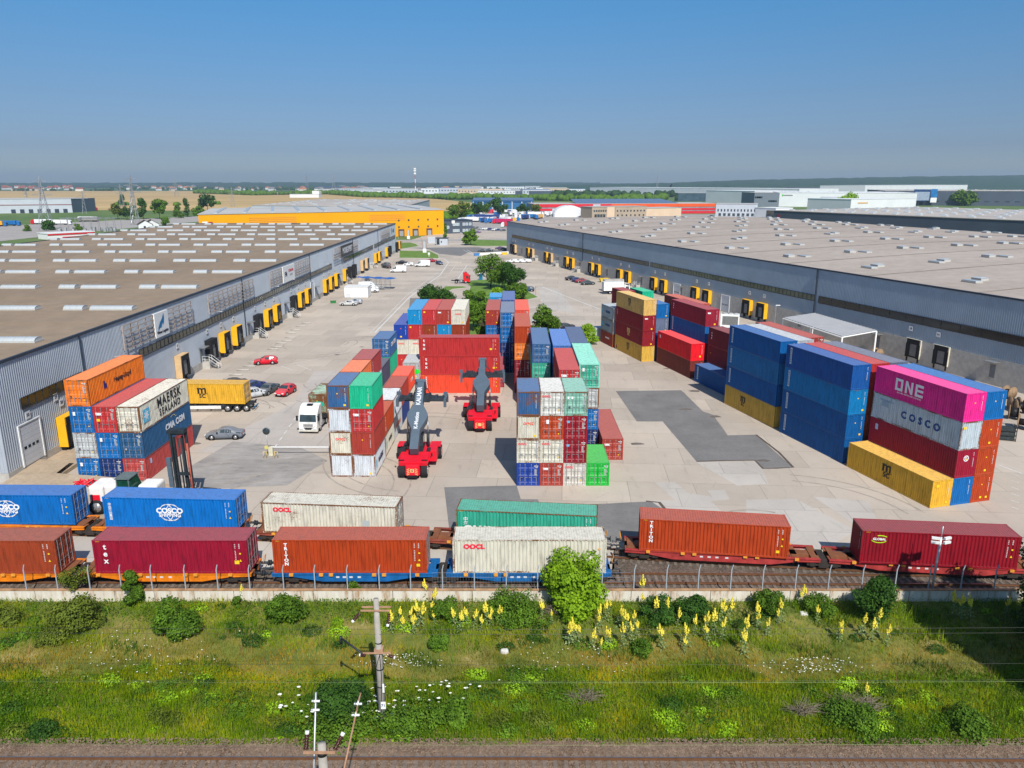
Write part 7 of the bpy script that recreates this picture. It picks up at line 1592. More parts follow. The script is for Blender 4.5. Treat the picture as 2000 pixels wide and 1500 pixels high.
p0, p1 = at(1488, 372), at(1600, 374); block('warehouse', p0[:2], p1[:2], 60, 14, DKW, WRF, 'dark distant hall left of the highest white hall'); p0, p1 = at(1890, 370), at(2090, 370); block('hall', p0[:2], p1[:2], 60, 18, plain('blue_glass_hall', (.03, .12, .22), .3), WRF, 'blue distant hall at the right frame edge')
# billboards
b_ = empty('billboard', at(1806, 401), R(-5), 'large dark blue billboard with pale rows, right of the white buildings', 'billboard')
for s in (-9, 0, 9): mb = MB(); mb.box(s-.4, s+.4, 0, .8, -1, 6); mb.build('post', TRIM, b_)
mb = MB(); mb.box(-17, 6, -.5, .3, 6, 22); mb.build('panel', plain('billboard_blue', (.02, .06, .16), .5), b_); mb = MB(); mb.box(-15.5, 4.5, -.62, -.52, 6.8, 18.5); mb.build('text_field', plain('billboard_pale', (.3, .36, .45), .5, 0, .25, .6), b_)
mb = MB(); mb.box(6.6, 15, -.5, .3, 11, 22.5); mb.build('side_panel', plain('billboard_bright_blue', (.02, .18, .45), .5, 0, .5, .4), b_); mb = MB(); mb.box(6.6, 15, -.5, .3, 4, 10.6); mb.build('white_panel', WHITE, b_)
t_ = empty('sign_totem', at(1677, 404), 0, 'white totem with red sign beside the round green tree', 'sign'); mb = MB(); mb.box(-3.5, 3.5, -.5, .5, 0, 17); mb.build('pillar', WHITE, t_); mb = MB(); mb.box(-4.6, 4.6, -.7, -.52, 6, 9.5); mb.build('red_panel', plain('totem_red', (.7, .06, .02), .5), t_)
# left background
p0, p1 = at(-60, 417), at(142, 414.5); r, M, L = block('warehouse', p0[:2], p1[:2], 60, 14.6, GREYW, WRF, 'pale grey warehouse with red trim at the far left', z=-.35, bands=((8.2, 8.9, plain('dark_red_trim', (.25, .08, .07), .6), 0, 1),))
for i in range(7): mb = MB(); u = L*(.42+.085*i); mb.box(u-2, u+2, -.6, -.05, 0, 4, 0, M); mb.build('loading_door', TRIM, r)
p1b = at(188, 411.5); block('office_block', p1[:2], p1b[:2], 40, 14.4, plain('slate_front', (.085, .12, .16), .5), WRF, 'dark blue grey office end of the far left warehouse', z=-.35)
p0, p1 = at(94, 467), at(185, 462); r, M, L = block('shop', p0[:2], p1[:2], 12, 3.2, WHITE, WHITE, 'low white building with red roof edge peeping over the left warehouse roof', z=-.35, bands=((2.3, 3.2, REDW, 0, 1), (.3, 1.2, REDW, .3, .9)))
hs = empty('house', at(284, 447, -.35), R(28), 'white house with brown pitched roofs beyond the left warehouse', 'house')
for i, (x, y, s) in enumerate(((0, 0, 1), (4.5, 6, 1))):
    mb = MB(); mb.box(x-4.5, x+4.5, y-5, y+5, 0, 3.4); mb.add([(x-4.5, y-5, 3.4), (x+4.5, y-5, 3.4), (x, y-5, 6.0), (x-4.5, y+5, 3.4), (x+4.5, y+5, 3.4), (x, y+5, 6.0)], [(0, 1, 2), (4, 3, 5)]); mb.build('wall', WHW, hs)
    mb = MB(); mb.add([(x-5.2, y-5.6, 3.1), (x, y-5.6, 6.3), (x, y+5.6, 6.3), (x-5.2, y+5.6, 3.1), (x+5.2, y-5.6, 3.1), (x+5.2, y+5.6, 3.1)], [(0, 1, 2, 3), (1, 4, 5, 2)]); mb.build('roof', plain('brown_roof', (.10, .055, .05), .8), hs); mb = MB(); mb.box(x-1.2, x+.2, y-5.05, y-4.98, .5, 2.2); mb.build('window', GLASS, hs)
# simple articulated lorries, built once and copied
def lorry_proto():
    r = empty('articulated_lorry', (0, 0, 0), 0, 'x', 'lorry'); mb = MB(); mb.box(-13.6, -.4, -1.25, 1.25, 1.1, 3.9); mb.build('trailer', CLEANP, r)
    mb = MB(); mb.xprism([(2.4, .5), (2.45, 1.4), (2.2, 2.9), (1.4, 3.7), (.3, 3.8), (.2, .5)], -1.22, 1.22); c = mb.build('cab', CLEANP, r); mb = MB(); mb.add([(2.47, -1.1, 1.6), (2.47, 1.1, 1.6), (2.25, 1.0, 2.8), (2.25, -1.0, 2.8)], [(0, 1, 2, 3)]); mb.build('windscreen', GLASS, c)
    mb = MB(); [mb.cyl((x, -1.2, .5), (x, 1.2, .5), .5, 0, 12) for x in (1.3, -2.4, -9.5, -10.8, -12.1)]; mb.build('wheels', RUBBER, r); mb = MB(); mb.box(-13.4, 2, -.5, .5, .7, 1.08); mb.build('chassis', DARKST, r)
    return r
lp = lorry_proto(); used = [False]
def lorry(px, py, ang, tcol, ccol, label, group='lorries in the far parks', xy=None):
    r = lp if not used[0] else copy_tree(lp); used[0] = True
    p = at(px, py, -.3) if xy is None else Vector((xy[0], xy[1], -.3)); r.location = p; r.rotation_euler.z = R(ang); r['label'] = label; r['group'] = group
    for c in r.children:
        if c.name.startswith('trailer'): c.color = tcol+(0,)
        if c.name.startswith('cab'): c.color = ccol+(0,)
    return r
cB, cRd, cY = (.02, .15, .40), (.65, .02, .04), (.8, .4, .02)
lorry(134, 439, 2, cW, (.8, .8, .8), 'white lorry at the right end of the row left of the pylon foot'); lorry(68, 438, 182, cW, cRd, 'white lorry with red cab under the big pylon')
lorry(160, 433, 182, (.3, .28, .26), (.2, .2, .2), 'grey lorry behind the switchyard'); lorry(186, 432, 2, cW, cW, 'white lorry right of the grey one behind the switchyard')
lorry(34, 441, 2, cB, cB, 'blue lorry at the far left frame edge'); lorry(8, 442, 2, cY, cB, 'orange lorry cut by the left frame edge'); lorry(186, 411, 0, (.6, .6, .6), cRd, 'lorry with red cab before the dark office end'); lorry(110, 414.5, 0, cB, (.1, .2, .1), 'blue lorry before the far left warehouse')
lorry(1000, 458, 183, (.75, .78, .8), cW, 'white lorry with light blue mark parked behind the right warehouse corner'); lorry(1006, 461, 183, cW, cW, 'white van like lorry in front of the one with the light blue mark')
rn = random.Random(11); k = 0
cols = [cW, (.7, .7, .72), cB, cRd, (.75, .75, .75), cW, cW, (.03, .06, .2), cY]; wts = (6, 5, 1.5, 1.5, 6, 4, 4, 1.5, .5)
for row, (py, x0, x1) in enumerate(((433, 905, 1010), (427, 920, 1060), (421, 930, 1090), (417, 960, 1120))):
    for i in range(11):
        px = x0+(x1-x0)*i/10+rn.uniform(-2, 2); t = rn.choices(cols, wts)[0]
        lorry(px, py+rn.uniform(-1, 1), rn.choice((8, 188, 70, 80, 80, 96)), t, rn.choice((cW, cW, cRd, cW, cB, cW)), ('white', 'grey', 'blue', 'red', 'pale grey', 'white', 'white', 'navy', 'orange')[cols.index(t)]+' lorry in the %s row of the dense truck park, %s from the left' % (('nearest', 'second', 'third', 'farthest')[row], (['first']+ORD[1:])[i]), 'lorries in the dense truck park')
lorry(985, 444, 172, cRd, cW, 'red and white tank lorry at the edge of the truck park'); lorry(968, 437, 170, (.5, .02, .1), cRd, 'crimson lorry in the long side row of the truck park'); lorry(952, 436, 170, cB, cB, 'dark blue lorry in the long side row of the truck park')
# small far cars along the gate
for i in range(8):
    p = at(920+i*9+rn.uniform(-2, 2), 446+i*.8); car(p.x, p.y, rn.choice((20, 200)), rn.choice(('sedan', 'hatch')), rn.choice((cW, cW, cS, cG, cN)), 'small car in the row behind the office block, %s from the left' % (['first']+ORD[1:])[i], group='cars behind the office block')
# fences, poles
def pylon(px, py, h, label, w=5, z=-.6):
    r = empty('pylon', at(px, py, z), R(random.uniform(0, 40)), label, 'pylon', 'lattice pylons'); mb = MB(); t = max(.09, h*.005)
    lv = [0, .2, .38, .53, .66, .78, .88, 1.0]
    def c(u, i): ww = w/2*(1-u)**1.3+.45*(1-u)+.15; return Vector(((1, 1, -1, -1)[i]*ww, (1, -1, -1, 1)[i]*ww, u*h))
    for a, b_ in zip(lv[:-1], lv[1:]):
        for i in range(4): mb.tube([c(a, i), c(b_, i)], t, 0, 4); mb.tube([c(a, i), c(b_, (i+1) % 4)], t*.55, 0, 3); mb.tube([c(a, (i+1) % 4), c(b_, i)], t*.55, 0, 3)
    mb.build('lattice_tower', STEEL, r); mb = MB()
    for u, ww in ((.66, .19), (.78, .15), (.9, .11)):
        for s in (-1, 1): mb.tube([(0, 0, u*h+h*.03), (s*h*ww, 0, u*h)], t*.8, 0, 4); mb.tube([(0, 0, u*h-.3), (s*h*ww, 0, u*h)], t*.8, 0, 4)
    mb.build('cross_arm', STEEL, r); return r
pylon(92, 450, 36, 'big lattice pylon at the far left beside the parked lorries', 7)
pylon(55, 408, 27, 'thin distant pylon left of the big one', 4); pylon(240, 414, 30, 'pylon above the round trees, middle one of three'); pylon(265, 440, 38, 'tall thin pylon beside the white house with brown roofs', 4); pylon(455, 404, 26, 'distant pylon left above the yellow warehouse', 4)
pylon(166, 418, 24, 'pylon in front of the dark office end', 3); pylon(345, 384, 40, 'far pylon in the fields between the wheat and the village', 8); pylon(652, 372, 70, 'very distant pylon above the white village houses', 14); pylon(600, 371, 70, 'very distant pylon over the white factory with square tower', 14); pylon(1283, 374, 60, 'very distant grey pylon before the wooded ridge', 10)
ms = empty('radio_mast', at(812, 386, -1), 0, 'red and white radio mast on the skyline', 'mast'); mb = MB()
for i in range(8): mb.cyl((0, 0, i*8), (0, 0, i*8+8), 1.2-.1*i, i % 2, 6)
for z in (50, 56, 60): mb.box(-2.4, 2.4, -1, 1, z, z+3)
mb.build('mast_tube', [WHITE, plain('mast_red', (.5, .1, .08), .6)], ms)
sb = empty('substation', at(170, 452, -.35), 0, 'small electrical substation with steel gantries and insulators left of the white house', 'substation')
mb = MB()
for i in range(8):
    x = -17+i*5.2
    mb.cyl((x, 0, 0), (x, 0, 9), .14, 0, 4); mb.cyl((x, 8, 0), (x, 8, 9), .14, 0, 4); mb.cyl((x, 0, 8.6), (x, 8, 8.6), .12, 0, 4)
mb.cyl((-17, 0, 8.5), (19.4, 0, 8.5), .14, 0, 4); mb.cyl((-17, 8, 8.5), (19.4, 8, 8.5), .14, 0, 4); mb.build('gantry', STEEL, sb)
mb = MB()
for i in range(30): x = random.uniform(-18, 20); y = random.uniform(-3, 10); mb.box(x-.7, x+.7, y-.7, y+.7, 0, random.uniform(1.2, 3))
mb.build('switch_boxes', [plain('switchgear', (.35, .36, .37), .6, 0, .5, .5)], sb)
# the tail fin beyond the long warehouse
tf = MB(); tf.add([(0, 0, 0), (9, 0, 0), (13, 0, 16), (9, 0, 16)], [(0, 1, 2, 3)]); tf.add([(0, .6, 0), (9, .6, 0), (13, .6, 16), (9, .6, 16)], [(3, 2, 1, 0)]); 
o = tf.build('tail_fin', plain('crimson_fin', (.45, .02, .08), .4), None, at(1305, 369, 10)); o.modifiers.new('solid', 'SOLIDIFY').thickness = .6; tag(o, 'crimson tail fin standing on the long white warehouse roof on the skyline', 'tail fin')
# villages and the far industrial belt
hm = {}
def house_mesh():
    mb = MB(); mb.box(-5, 5, -4, 4, 0, 5, 0); mb.add([(-5.4, -4.5, 5), (5.4, -4.5, 5), (5.4, 4.5, 5), (-5.4, 4.5, 5), (-5, 0, 8.2), (5, 0, 8.2)], [(0, 1, 5, 4), (2, 3, 4, 5), (1, 2, 5), (3, 0, 4)], 1)
    return mb
WALLM = paint('house_wall', .8, False); roofs = [plain('tile_red', (.30, .10, .06), .8), plain('tile_grey', (.20, .19, .19), .8), plain('tile_orange', (.42, .17, .09), .8)]
hmesh = [house_mesh().mesh('house', [WALLM, rm]) for rm in roofs]
rn = random.Random(5)
def villagehouse(px, py, s, i):
    o = link('house', hmesh[i % 3], None, at(px, py, -1), rn.uniform(0, 3)); o.scale = (s*rn.uniform(.8, 1.5), s, s*rn.uniform(.8, 1.1))
    c = rn.choice(((.7, .68, .62), (.72, .55, .42), (.6, .6, .6), (.75, .74, .7), (.6, .5, .38))); o.color = c+(0,)
    return tag(o, 'small far off village house among trees on the horizon', 'house', 'far off village houses')
for i in range(95):
    px = rn.uniform(240, 900) if i % 3 else rn.uniform(0, 160); py = rn.uniform(367, 373.5)+(1.0 if px > 500 else 0); villagehouse(px, py, rn.uniform(1.2, 2.3), i)
for i in range(46):
    px = rn.uniform(630, 1130); py = rn.uniform(370, 381); A = at(px, py, -1); w = rn.uniform(40, 150); a = R(rn.uniform(-8, 8)); h_ = rn.uniform(8, 17)
    if 930 < px < 1140 or px < 930:
        mb = MB(); mb.box(-w/2, w/2, 0, rn.uniform(30, 60), 0, h_, 0); mb.box(-w/2-.5, w/2+.5, -.5, 40, h_, h_+.7, 1)
        for j in range(int(w/9)): mb.box(-w/2+3+j*9, -w/2+7+j*9, -.3, -.05, h_*.45, h_*.65, 2)
        o = mb.build('industrial_hall', [rn.choice((WHW, GREYW, BEIL, WHW, DKW)), rn.choice((WRF, FRF, BLUW)), GLW_], None, A, a)
        tag(o, 'small far off hall in the industrial belt under the skyline', 'hall', 'far off industrial halls')
p0, p1 = at(686, 378), at(795, 378); block('hall', p0[:2], p1[:2], 60, 13, GREYW, WRF, 'long low pale hall with red sign on the skyline left of the mast', z=-1)
p0, p1 = at(498, 380.5), at(602, 379.5); block('hall', p0[:2], p1[:2], 30, 6, WHW, WRF, 'long thin white roofed row behind the wheat field', z=-1); p0, p1 = at(607, 379.5), at(690, 379), ; block('hall', p0[:2], p1[:2], 30, 6, WHW, WRF, 'white roofed row right of the white factory tower', z=-1)
# wooded ridge on the right and distant woods: terrain with tree tops
def ridge(name, prof, y0, y1, mat, label, step=26, amp=7, seed=1, kind='stuff'):
    """prof: list of (x at y0, crest height); rises from y0 to its crest at y1"""
    rn_ = np.random.RandomState(seed); xs = np.arange(prof[0][0], prof[-1][0], step); nv = 15; V = []
    hh = np.interp(xs, [p[0] for p in prof], [p[1] for p in prof])
    for j in range(nv):
        t = j/(nv-1); y = y0+(y1-y0)*t
        for i, x in enumerate(xs): V.append((x*(y/y0)+rn_.uniform(-6, 6), y+rn_.uniform(-12, 12), hh[i]*math.sin(t*math.pi/2)**.9+(rn_.uniform(0, amp) if hh[i] > 3 else 0)+(7 if 0 < j and hh[i] > 3 else 0)))
    n = len(xs); F = [(j*n+i, j*n+i+1, (j+1)*n+i+1, (j+1)*n+i) for j in range(nv-1) for i in range(n-1)]
    o = link(name, fastmesh(name, V, F, [mat])); return tag(o, label, 'woods' if kind == 'stuff' else None, None, kind)
RIDGEM = ground_mat('wooded_ridge', [(.3, (.010, .042, .022)), (.7, (.03, .085, .035))], .012, 7, .95, (.1, [(.35, (.5, .5, .5)), (.6, (1.1, 1.1, 1.1))]))
ridge('woods', [(150, 4), (500, 14), (900, 34), (1500, 52), (2300, 66), (3400, 74)], 3000, 4600, RIDGEM, 'long dark wooded ridge on the skyline behind the white halls at the right')
ridge('woods', [(-5200, 16), (-3000, 13), (-1500, 17), (-400, 14), (600, 8), (1400, 5)], 5200, 6400, RIDGEM, 'bluish line of distant woods along the left half of the horizon', 40, 12, 4)
ridge('woods', [(-900, 2), (-300, 4), (300, 6), (900, 8)], 7600, 9000, RIDGEM, 'faint far woods on the horizon above the industrial belt', 60, 22, 8)
def treeline(name, pts, hgt, dens, mat, label, wid=14, seed=0):
    """a belt of far trees as one mass of crown clumps"""
    rn_ = np.random.RandomState(seed); V = []; F = []; b = 0
    ico = bmesh.new(); bmesh.ops.create_icosphere(ico, subdivisions=2, radius=1); iv = np.array([v.co[:] for v in ico.verts]); ifc = np.array([[v.index for v in f.verts] for f in ico.faces]); ico.free()
    Vs, Fs = [], []
    for (x0, y0), (x1, y1) in zip(pts[:-1], pts[1:]):
        L = math.hypot(x1-x0, y1-y0)
        for k in range(int(L*dens)):
            t = rn_.rand(); s = hgt*rn_.uniform(.35, .62); d = rn_.uniform(-wid, wid)
            q = iv*(1+rn_.uniform(-.22, .22, (len(iv), 1)))*[s*rn_.uniform(.8, 1.5), s*rn_.uniform(.8, 1.5), s]
            Vs.append(q+[x0+(x1-x0)*t+rn_.uniform(-3, 3), y0+(y1-y0)*t+d, s*.8]); Fs.append(ifc+b); b += len(iv)
    o = link(name, fastmesh(name, np.concatenate(Vs), np.concatenate(Fs), [mat])); o.location.z = -1; return tag(o, label, 'trees', None, 'stuff')
FARF = FOL['far']
P_ = lambda *a: [at(x, y, -1)[:2] for x, y in a]
treeline('tree_belt', P_((0, 372.5), (130, 373), (260, 373.5)), 10, .045, FARF, 'low dark tree belt behind the wheat at the far left', 30, 1)
treeline('tree_belt', P_((230, 370), (420, 371), (640, 371)), 13, .05, FARF, 'dark trees among the village houses left of the middle', 160, 2)
treeline('tree_belt', P_((380, 378), (500, 382), (640, 380), (720, 386), (880, 389), (1160, 394), (1300, 391)), 12, .30, FOL['mid'], 'dense green belt of trees running behind the blue and red halls', 22, 3)
treeline('tree_belt', P_((630, 371), (900, 371), (1200, 371)), 13, .045, FARF, 'scattered dark trees between the far industrial halls', 260, 4)
treeline('tree_belt', P_((1080, 385), (1200, 383), (1310, 384)), 15, .16, FARF, 'dark trees before the long white warehouse', 40, 5)
treeline('tree_belt', P_((1480, 371), (1700, 369), (2050, 368)), 14, .03, FARF, 'dark trees between the skyline halls at the right', 80, 6)
treeline('shrub_belt', P_((230, 402), (330, 403), (420, 401)), 6, .12, FOL['mid'], 'row of shrubs along the near edge of the wheat field', 14, 7)
treeline('shrub_belt', P_((862, 432), (900, 428), (930, 424)), 7, .22, FOL['mid'], 'shrubs beside the yellow warehouse end and the truck park', 10, 8)

# ------------------------------------------------------------------ vegetation
def leafcloud(name, lobes, n, size, mat, seed=0, shell=.55, droop=.2):
    """many small leaf quads spread through a set of ellipsoid lobes (x,y,z,rx,ry,rz), denser towards their outside"""
    g = np.random.RandomState(seed); lobes = np.array(lobes, dtype=float)
    vol = lobes[:, 3]*lobes[:, 4]*lobes[:, 5]; idx = g.choice(len(lobes), n, p=vol**.7/(vol**.7).sum()); lb = lobes[idx]
    d = g.normal(size=(n, 3)); d /= np.linalg.norm(d, axis=1)[:, None]; rad = (shell+(1-shell)*g.rand(n)**.5)*(1+g.normal(scale=.09, size=n))
    c = lb[:, :3]+d*lb[:, 3:]*rad[:, None]
    nrm = d+g.normal(scale=.55, size=(n, 3))+[0, 0, .35]; nrm /= np.linalg.norm(nrm, axis=1)[:, None]
    t = np.cross(nrm, g.normal(size=(n, 3))); t /= np.linalg.norm(t, axis=1)[:, None]; b_ = np.cross(nrm, t)
    s = size*g.uniform(.55, 1.3, n)[:, None]
    V = np.stack([c-t*s*.5, c+b_*s*.42, c+t*s*.62, c-b_*s*.42], 1).reshape(-1, 3)
    F = np.arange(n*4).reshape(n, 4); return fastmesh(name, V, F, [mat])
def lobes_for(shape, w, h, seed, k=14):
    g = random.Random(seed); L = []
    for i in range(k):
        if shape == 'round': z = h*g.uniform(.32, .86); rr = w/2*(1-abs((z/h-.55))*1.1)*g.uniform(.3, .85)
        elif shape == 'cone': z = h*g.uniform(.15, .92); rr = w/2*(1.02-z/h)*g.uniform(.4, .9)
        elif shape == 'bush': z = h*g.uniform(.12, .72); rr = w/2*(1-z/h*.55)*g.uniform(.3, .85)
        elif shape == 'column': z = h*g.uniform(.1, .92); rr = w/2*g.uniform(.1, .55)
        elif shape == 'umbrella': z = h*g.uniform(.5, .92); rr = w/2*(.75 if z < h*.8 else .45)*g.uniform(.3, 1)
        a = g.uniform(0, 6.28); s = w*g.uniform(.13, .24)
        L.append((rr*math.cos(a), rr*math.sin(a), z, s, s, s*g.uniform(.6, 1.0)*(h/w if shape == 'column' else 1)))
    return L
def tree(x, y, w, h, shape, mat, label, n=2500, leaf=.3, seed=1, z=0, name='tree', cat='tree', group=None, trunk=True, k=14, extra=None):
    r = empty(name, (x, y, z), 0, label, cat, group)
    L = lobes_for(shape, w, h, seed, k)+(extra or [])
    link('crown' if name == 'tree' else 'foliage', leafcloud('crown', L, n, leaf, mat, seed), r)
    if trunk:
        mb = MB(); g = random.Random(seed+9); top = Vector((g.uniform(-.1, .1)*w, g.uniform(-.1, .1)*w, h*.7)); t0 = max(.05, h*.022)
        mb.tube([(0, 0, -.2), top*.35+Vector((.03*w, 0, 0)), top*.7, top], t0, 0, 7, r2=t0*.3)
        for lb in L[:9]:
            b0 = top*g.uniform(.35, .8); e_ = Vector(lb[:3]); mb.tube([b0, b0.lerp(e_, .5)+Vector((0, 0, h*.03)), e_], t0*.42, 0, 5, r2=t0*.1)
        mb.build('trunk' if name == 'tree' else 'stem', BARK, r)
    return r
def px_tree(px, pyb, w, h, shape, mat, label, **kw):
    z = kw.pop('z', 0); p = at(px, pyb, z); return tree(p.x, p.y, w, h, shape, FOL[mat], label, z=z, **kw)
# grass island and yard
px_tree(958, 562, 9.5, 10, 'umbrella', 'mid', 'open spreading tree at the far end of the grass island', n=2600, leaf=.5, seed=3)
px_tree(980, 566, 9, 9, 'round', 'mid', 'dense round tree in the middle of the clump on the grass island', n=4200, leaf=.45, seed=4)
px_tree(997, 574, 8.5, 8.6, 'round', 'dark', 'darker tree at the right side of the clump on the island', n=4200, leaf=.45, seed=5)
px_tree(1010, 586, 8, 5.5, 'bush', 'mid', 'low broad tree at the right end of the clump on the island', n=3600, leaf=.42, seed=6)
px_tree(975, 590, 8, 4.2, 'bush', 'bright', 'pale green low shrubs before the clump on the island', n=3200, leaf=.4, seed=7, name='shrub', cat='shrub')
px_tree(857, 597, 10, 6.5, 'bush', 'dark', 'dark bushy tree just above the topmost row of four containers', n=4500, leaf=.42, seed=8)
px_tree(838, 590, 7, 5.5, 'bush', 'dark', 'dark tree at the left end of the group above the row of four containers', n=3000, leaf=.42, seed=18)
px_tree(924, 648, 6.4, 10.0, 'round', 'mid', 'tree right of the cream container in the gap between the stacks', n=5200, leaf=.36, seed=9)
px_tree(940, 680, 5.5, 9.5, 'round', 'mid', 'tall tree between the topmost row and the red container stack', n=4600, leaf=.34, seed=10)
px_tree(935, 626, 6, 8, 'round', 'dark', 'tree behind the tall one between the two groups of stacks', n=4200, leaf=.36, seed=11)
px_tree(1043, 680, 4, 7.6, 'round', 'mid', 'slim tree close behind the tall narrow red stack', n=2300, leaf=.32, seed=12)
px_tree(1071, 676, 6.2, 6.8, 'round', 'mid', 'tree standing behind the blue roofs by the parked silver cars', n=4200, leaf=.34, seed=13)
px_tree(1062, 668, 5, 7.5, 'umbrella', 'mid', 'loose tree beside the one behind the blue roofs', n=2000, leaf=.34, seed=14)
px_tree(1147, 671, 5.0, 4.8, 'bush', 'bright', 'bright green bush left of the small grey container stack', n=4200, leaf=.26, seed=15, name='bush', cat='bush')
px_tree(919, 479, 8.6, 8, 'round', 'mid', 'round green tree on the lawn beside the gate', n=2600, leaf=.8, seed=16)
px_tree(870, 467, 3.0, 9, 'column', 'mid', 'slim conifer in front of the dark office block', n=1100, leaf=.55, seed=17)
for i, (px, py, w, h, m, lab) in enumerate(((884, 430, 11, 14, 'mid', 'tall tree, leftmost beside the yellow warehouse end'), (897, 428, 15, 15, 'olive', 'yellowish tree second from the yellow warehouse end'), (910, 427, 14, 14, 'mid', 'tree third from the yellow warehouse end'), (934, 424, 14, 15, 'dark', 'dark tree before the left column of the blue hall'), (944, 423, 12, 13, 'mid', 'low tree before the blue hall'), (972, 422, 18, 17, 'dark', 'biggest dark tree before the blue hall'), (1020, 420, 13, 11, 'dark', 'dark round tree before the right part of the blue hall'), (1045, 419, 11, 12, 'olive', 'brownish tree where the blue and the red hall meet'), (1656, 412, 28, 20, 'bright', 'big round bright tree beside the white sign totem'), (1878, 402, 40, 18, 'mid', 'wide round tree before the very long dark warehouse'))):
    px_tree(px, py, w, h, 'round', m, lab, n=1500, leaf=w*.09, seed=30+i, z=-.4)
for i, (px, py, w, h, m, sh, lab) in enumerate(((230, 428, 14, 14, 'olive', 'round', 'olive round tree left of the middle pylon foot'), (248, 430, 10, 12, 'dark', 'round', 'dark tree behind the middle pylon'), (262, 428, 9, 13, 'mid', 'round', 'small tree right of the middle pylon'), (280, 428, 13, 18, 'dark', 'cone', 'dark pointed tree above the house with brown roofs'), (312, 428, 18, 18, 'mid', 'round', 'large spreading tree right of the house with brown roofs'), (349, 426, 11, 12, 'mid', 'cone', 'young pointed tree left of the tall poplar'), (366, 424, 9, 18, 'dark', 'column', 'tall poplar above the left warehouse roof'), (387, 422, 13, 12, 'mid', 'bush', 'low tree between the poplar and the yellow warehouse'), (405, 412, 20, 19, 'dark', 'round', 'big dark tree left of the yellow warehouse corner'), (98, 450, 11, 8, 'dark', 'bush', 'dark round bush below the big pylon'), (54, 452, 6, 5, 'mid', 'bush', 'small bush left of the big pylon'), (152, 452, 7, 6, 'mid', 'bush', 'small bush before the substation'), (240, 404, 14, 16, 'dark', 'cone', 'dark tree at the near edge of the wheat field'), (324, 441, 8, 8, 'mid', 'bush', 'bush right of the house with brown roofs'))):
    px_tree(px, py, w, h, sh, m, lab, n=1100, leaf=w*.1, seed=60+i, z=-.4)
# near vegetation on the slope: z from the slope
def zt(x, y): return zslope(y)+undul(x, y)
def at_slope(px, py):
    z = -.8
    for _ in range(12): p = at(px, py, z); z = zt(p.x, p.y)
    return at(px, py, z)
def slope_plant(px, py, w, h, shape, mat, label, **kw):
    p = at_slope(px, py); return tree(p.x, p.y, w, h, shape, FOL[mat], label, z=p.z-.05, name=kw.pop('name', 'bush'), cat=kw.pop('cat', 'bush'), **kw)
slope_plant(1118, 1186, 5.4, 5.3, 'bush', 'bright', 'large bright green tree in front of the cream container', n=15000, leaf=.22, seed=101, k=34, name='tree', cat='tree')
slope_plant(347, 1240, 3.7, 2.9, 'bush', 'mid', 'round vivid green bush on the slope below the crimson container', n=9000, leaf=.17, seed=102, k=22)
slope_plant(262, 1182, 2.1, 3.0, 'cone', 'mid', 'upright bush growing against the wall before the crimson container', n=4200, leaf=.15, seed=103)
slope_plant(556, 1212, 3.4, 2.9, 'bush', 'mid', 'broad bush against the wall below the orange red container', n=7600, leaf=.16, seed=104, k=20)
slope_plant(145, 1225, 4.2, 2.6, 'bush', 'olive', 'ragged olive bush on the slope left of the upright one', n=6500, leaf=.15, seed=105, k=20)
slope_plant(150, 1170, 2.4, 2.9, 'umbrella', 'olive', 'thin feathery shrub in front of the orange wagon', n=1600, leaf=.13, seed=106)
slope_plant(10, 1215, 3.0, 1.6, 'bush', 'olive', 'low olive bush at the left frame edge', n=3600, leaf=.15, seed=107)
slope_plant(104, 1248, 2.6, 1.2, 'bush', 'olive', 'low spreading bush downhill of the ragged olive one', n=2600, leaf=.14, seed=108)
slope_plant(670, 1400, 4.0, 2.9, 'bush', 'dark', 'dark green bush left of the concrete pole', n=8500, leaf=.15, seed=109, k=22)
slope_plant(878, 1410, 2.8, 1.6, 'bush', 'mid', 'low bush right of the concrete pole foot', n=3600, leaf=.14, seed=110)
slope_plant(868, 1212, 2.4, 1.9, 'bush', 'mid', 'bush among the yellow flowers below the blue wagon', n=3600, leaf=.14, seed=111)
slope_plant(860, 1265, 1.9, 1.2, 'bush', 'mid', 'small round bush downhill of the yellow flowers near the pole', n=2400, leaf=.13, seed=112)
slope_plant(1005, 1200, 4.6, 1.9, 'bush', 'mid', 'wide low bush left of the large bright tree', n=6000, leaf=.15, seed=113, k=22)
slope_plant(1285, 1212, 3.0, 2.2, 'bush', 'dark', 'dark bush against the wall right of the large bright tree', n=5600, leaf=.14, seed=114)
slope_plant(1352, 1210, 2.9, 2.5, 'bush', 'dark', 'second dark bush against the wall below the red wagon', n=5600, leaf=.14, seed=115)
slope_plant(1505, 1196, 2.9, 2.3, 'bush', 'mid', 'bush against the wall below the gap between the red wagon containers', n=5400, leaf=.14, seed=116)
slope_plant(1600, 1200, 2.7, 1.7, 'bush', 'mid', 'low bush beside the white stone below the wall', n=4200, leaf=.14, seed=117)
slope_plant(1705, 1212, 3.3, 3.9, 'round', 'dark', 'tall dark bush below the dark red container, left of the camera mast', n=9000, leaf=.15, seed=118, k=22, extra=[(0, 0, .8, 1.2, 1.0, .8)])
slope_plant(1252, 1275, 2.0, 1.5, 'bush', 'mid', 'small bush in the middle of the yellow flowers', n=2600, leaf=.13, seed=119)
slope_plant(695, 1165, 1.6, 1.6, 'bush', 'mid', 'small bush growing over the wall right of the broad one', n=2200, leaf=.13, seed=120)
slope_plant(462, 1185, 1.0, 1.3, 'bush', 'mid', 'small shrub beside a single yellow flower spike at the wall', n=1200, leaf=.12, seed=121)
slope_plant(1660, 1415, 3.6, 1.3, 'bush', 'mid', 'untidy bush near the lower track at the right', n=6500, leaf=.14, seed=122, k=20)
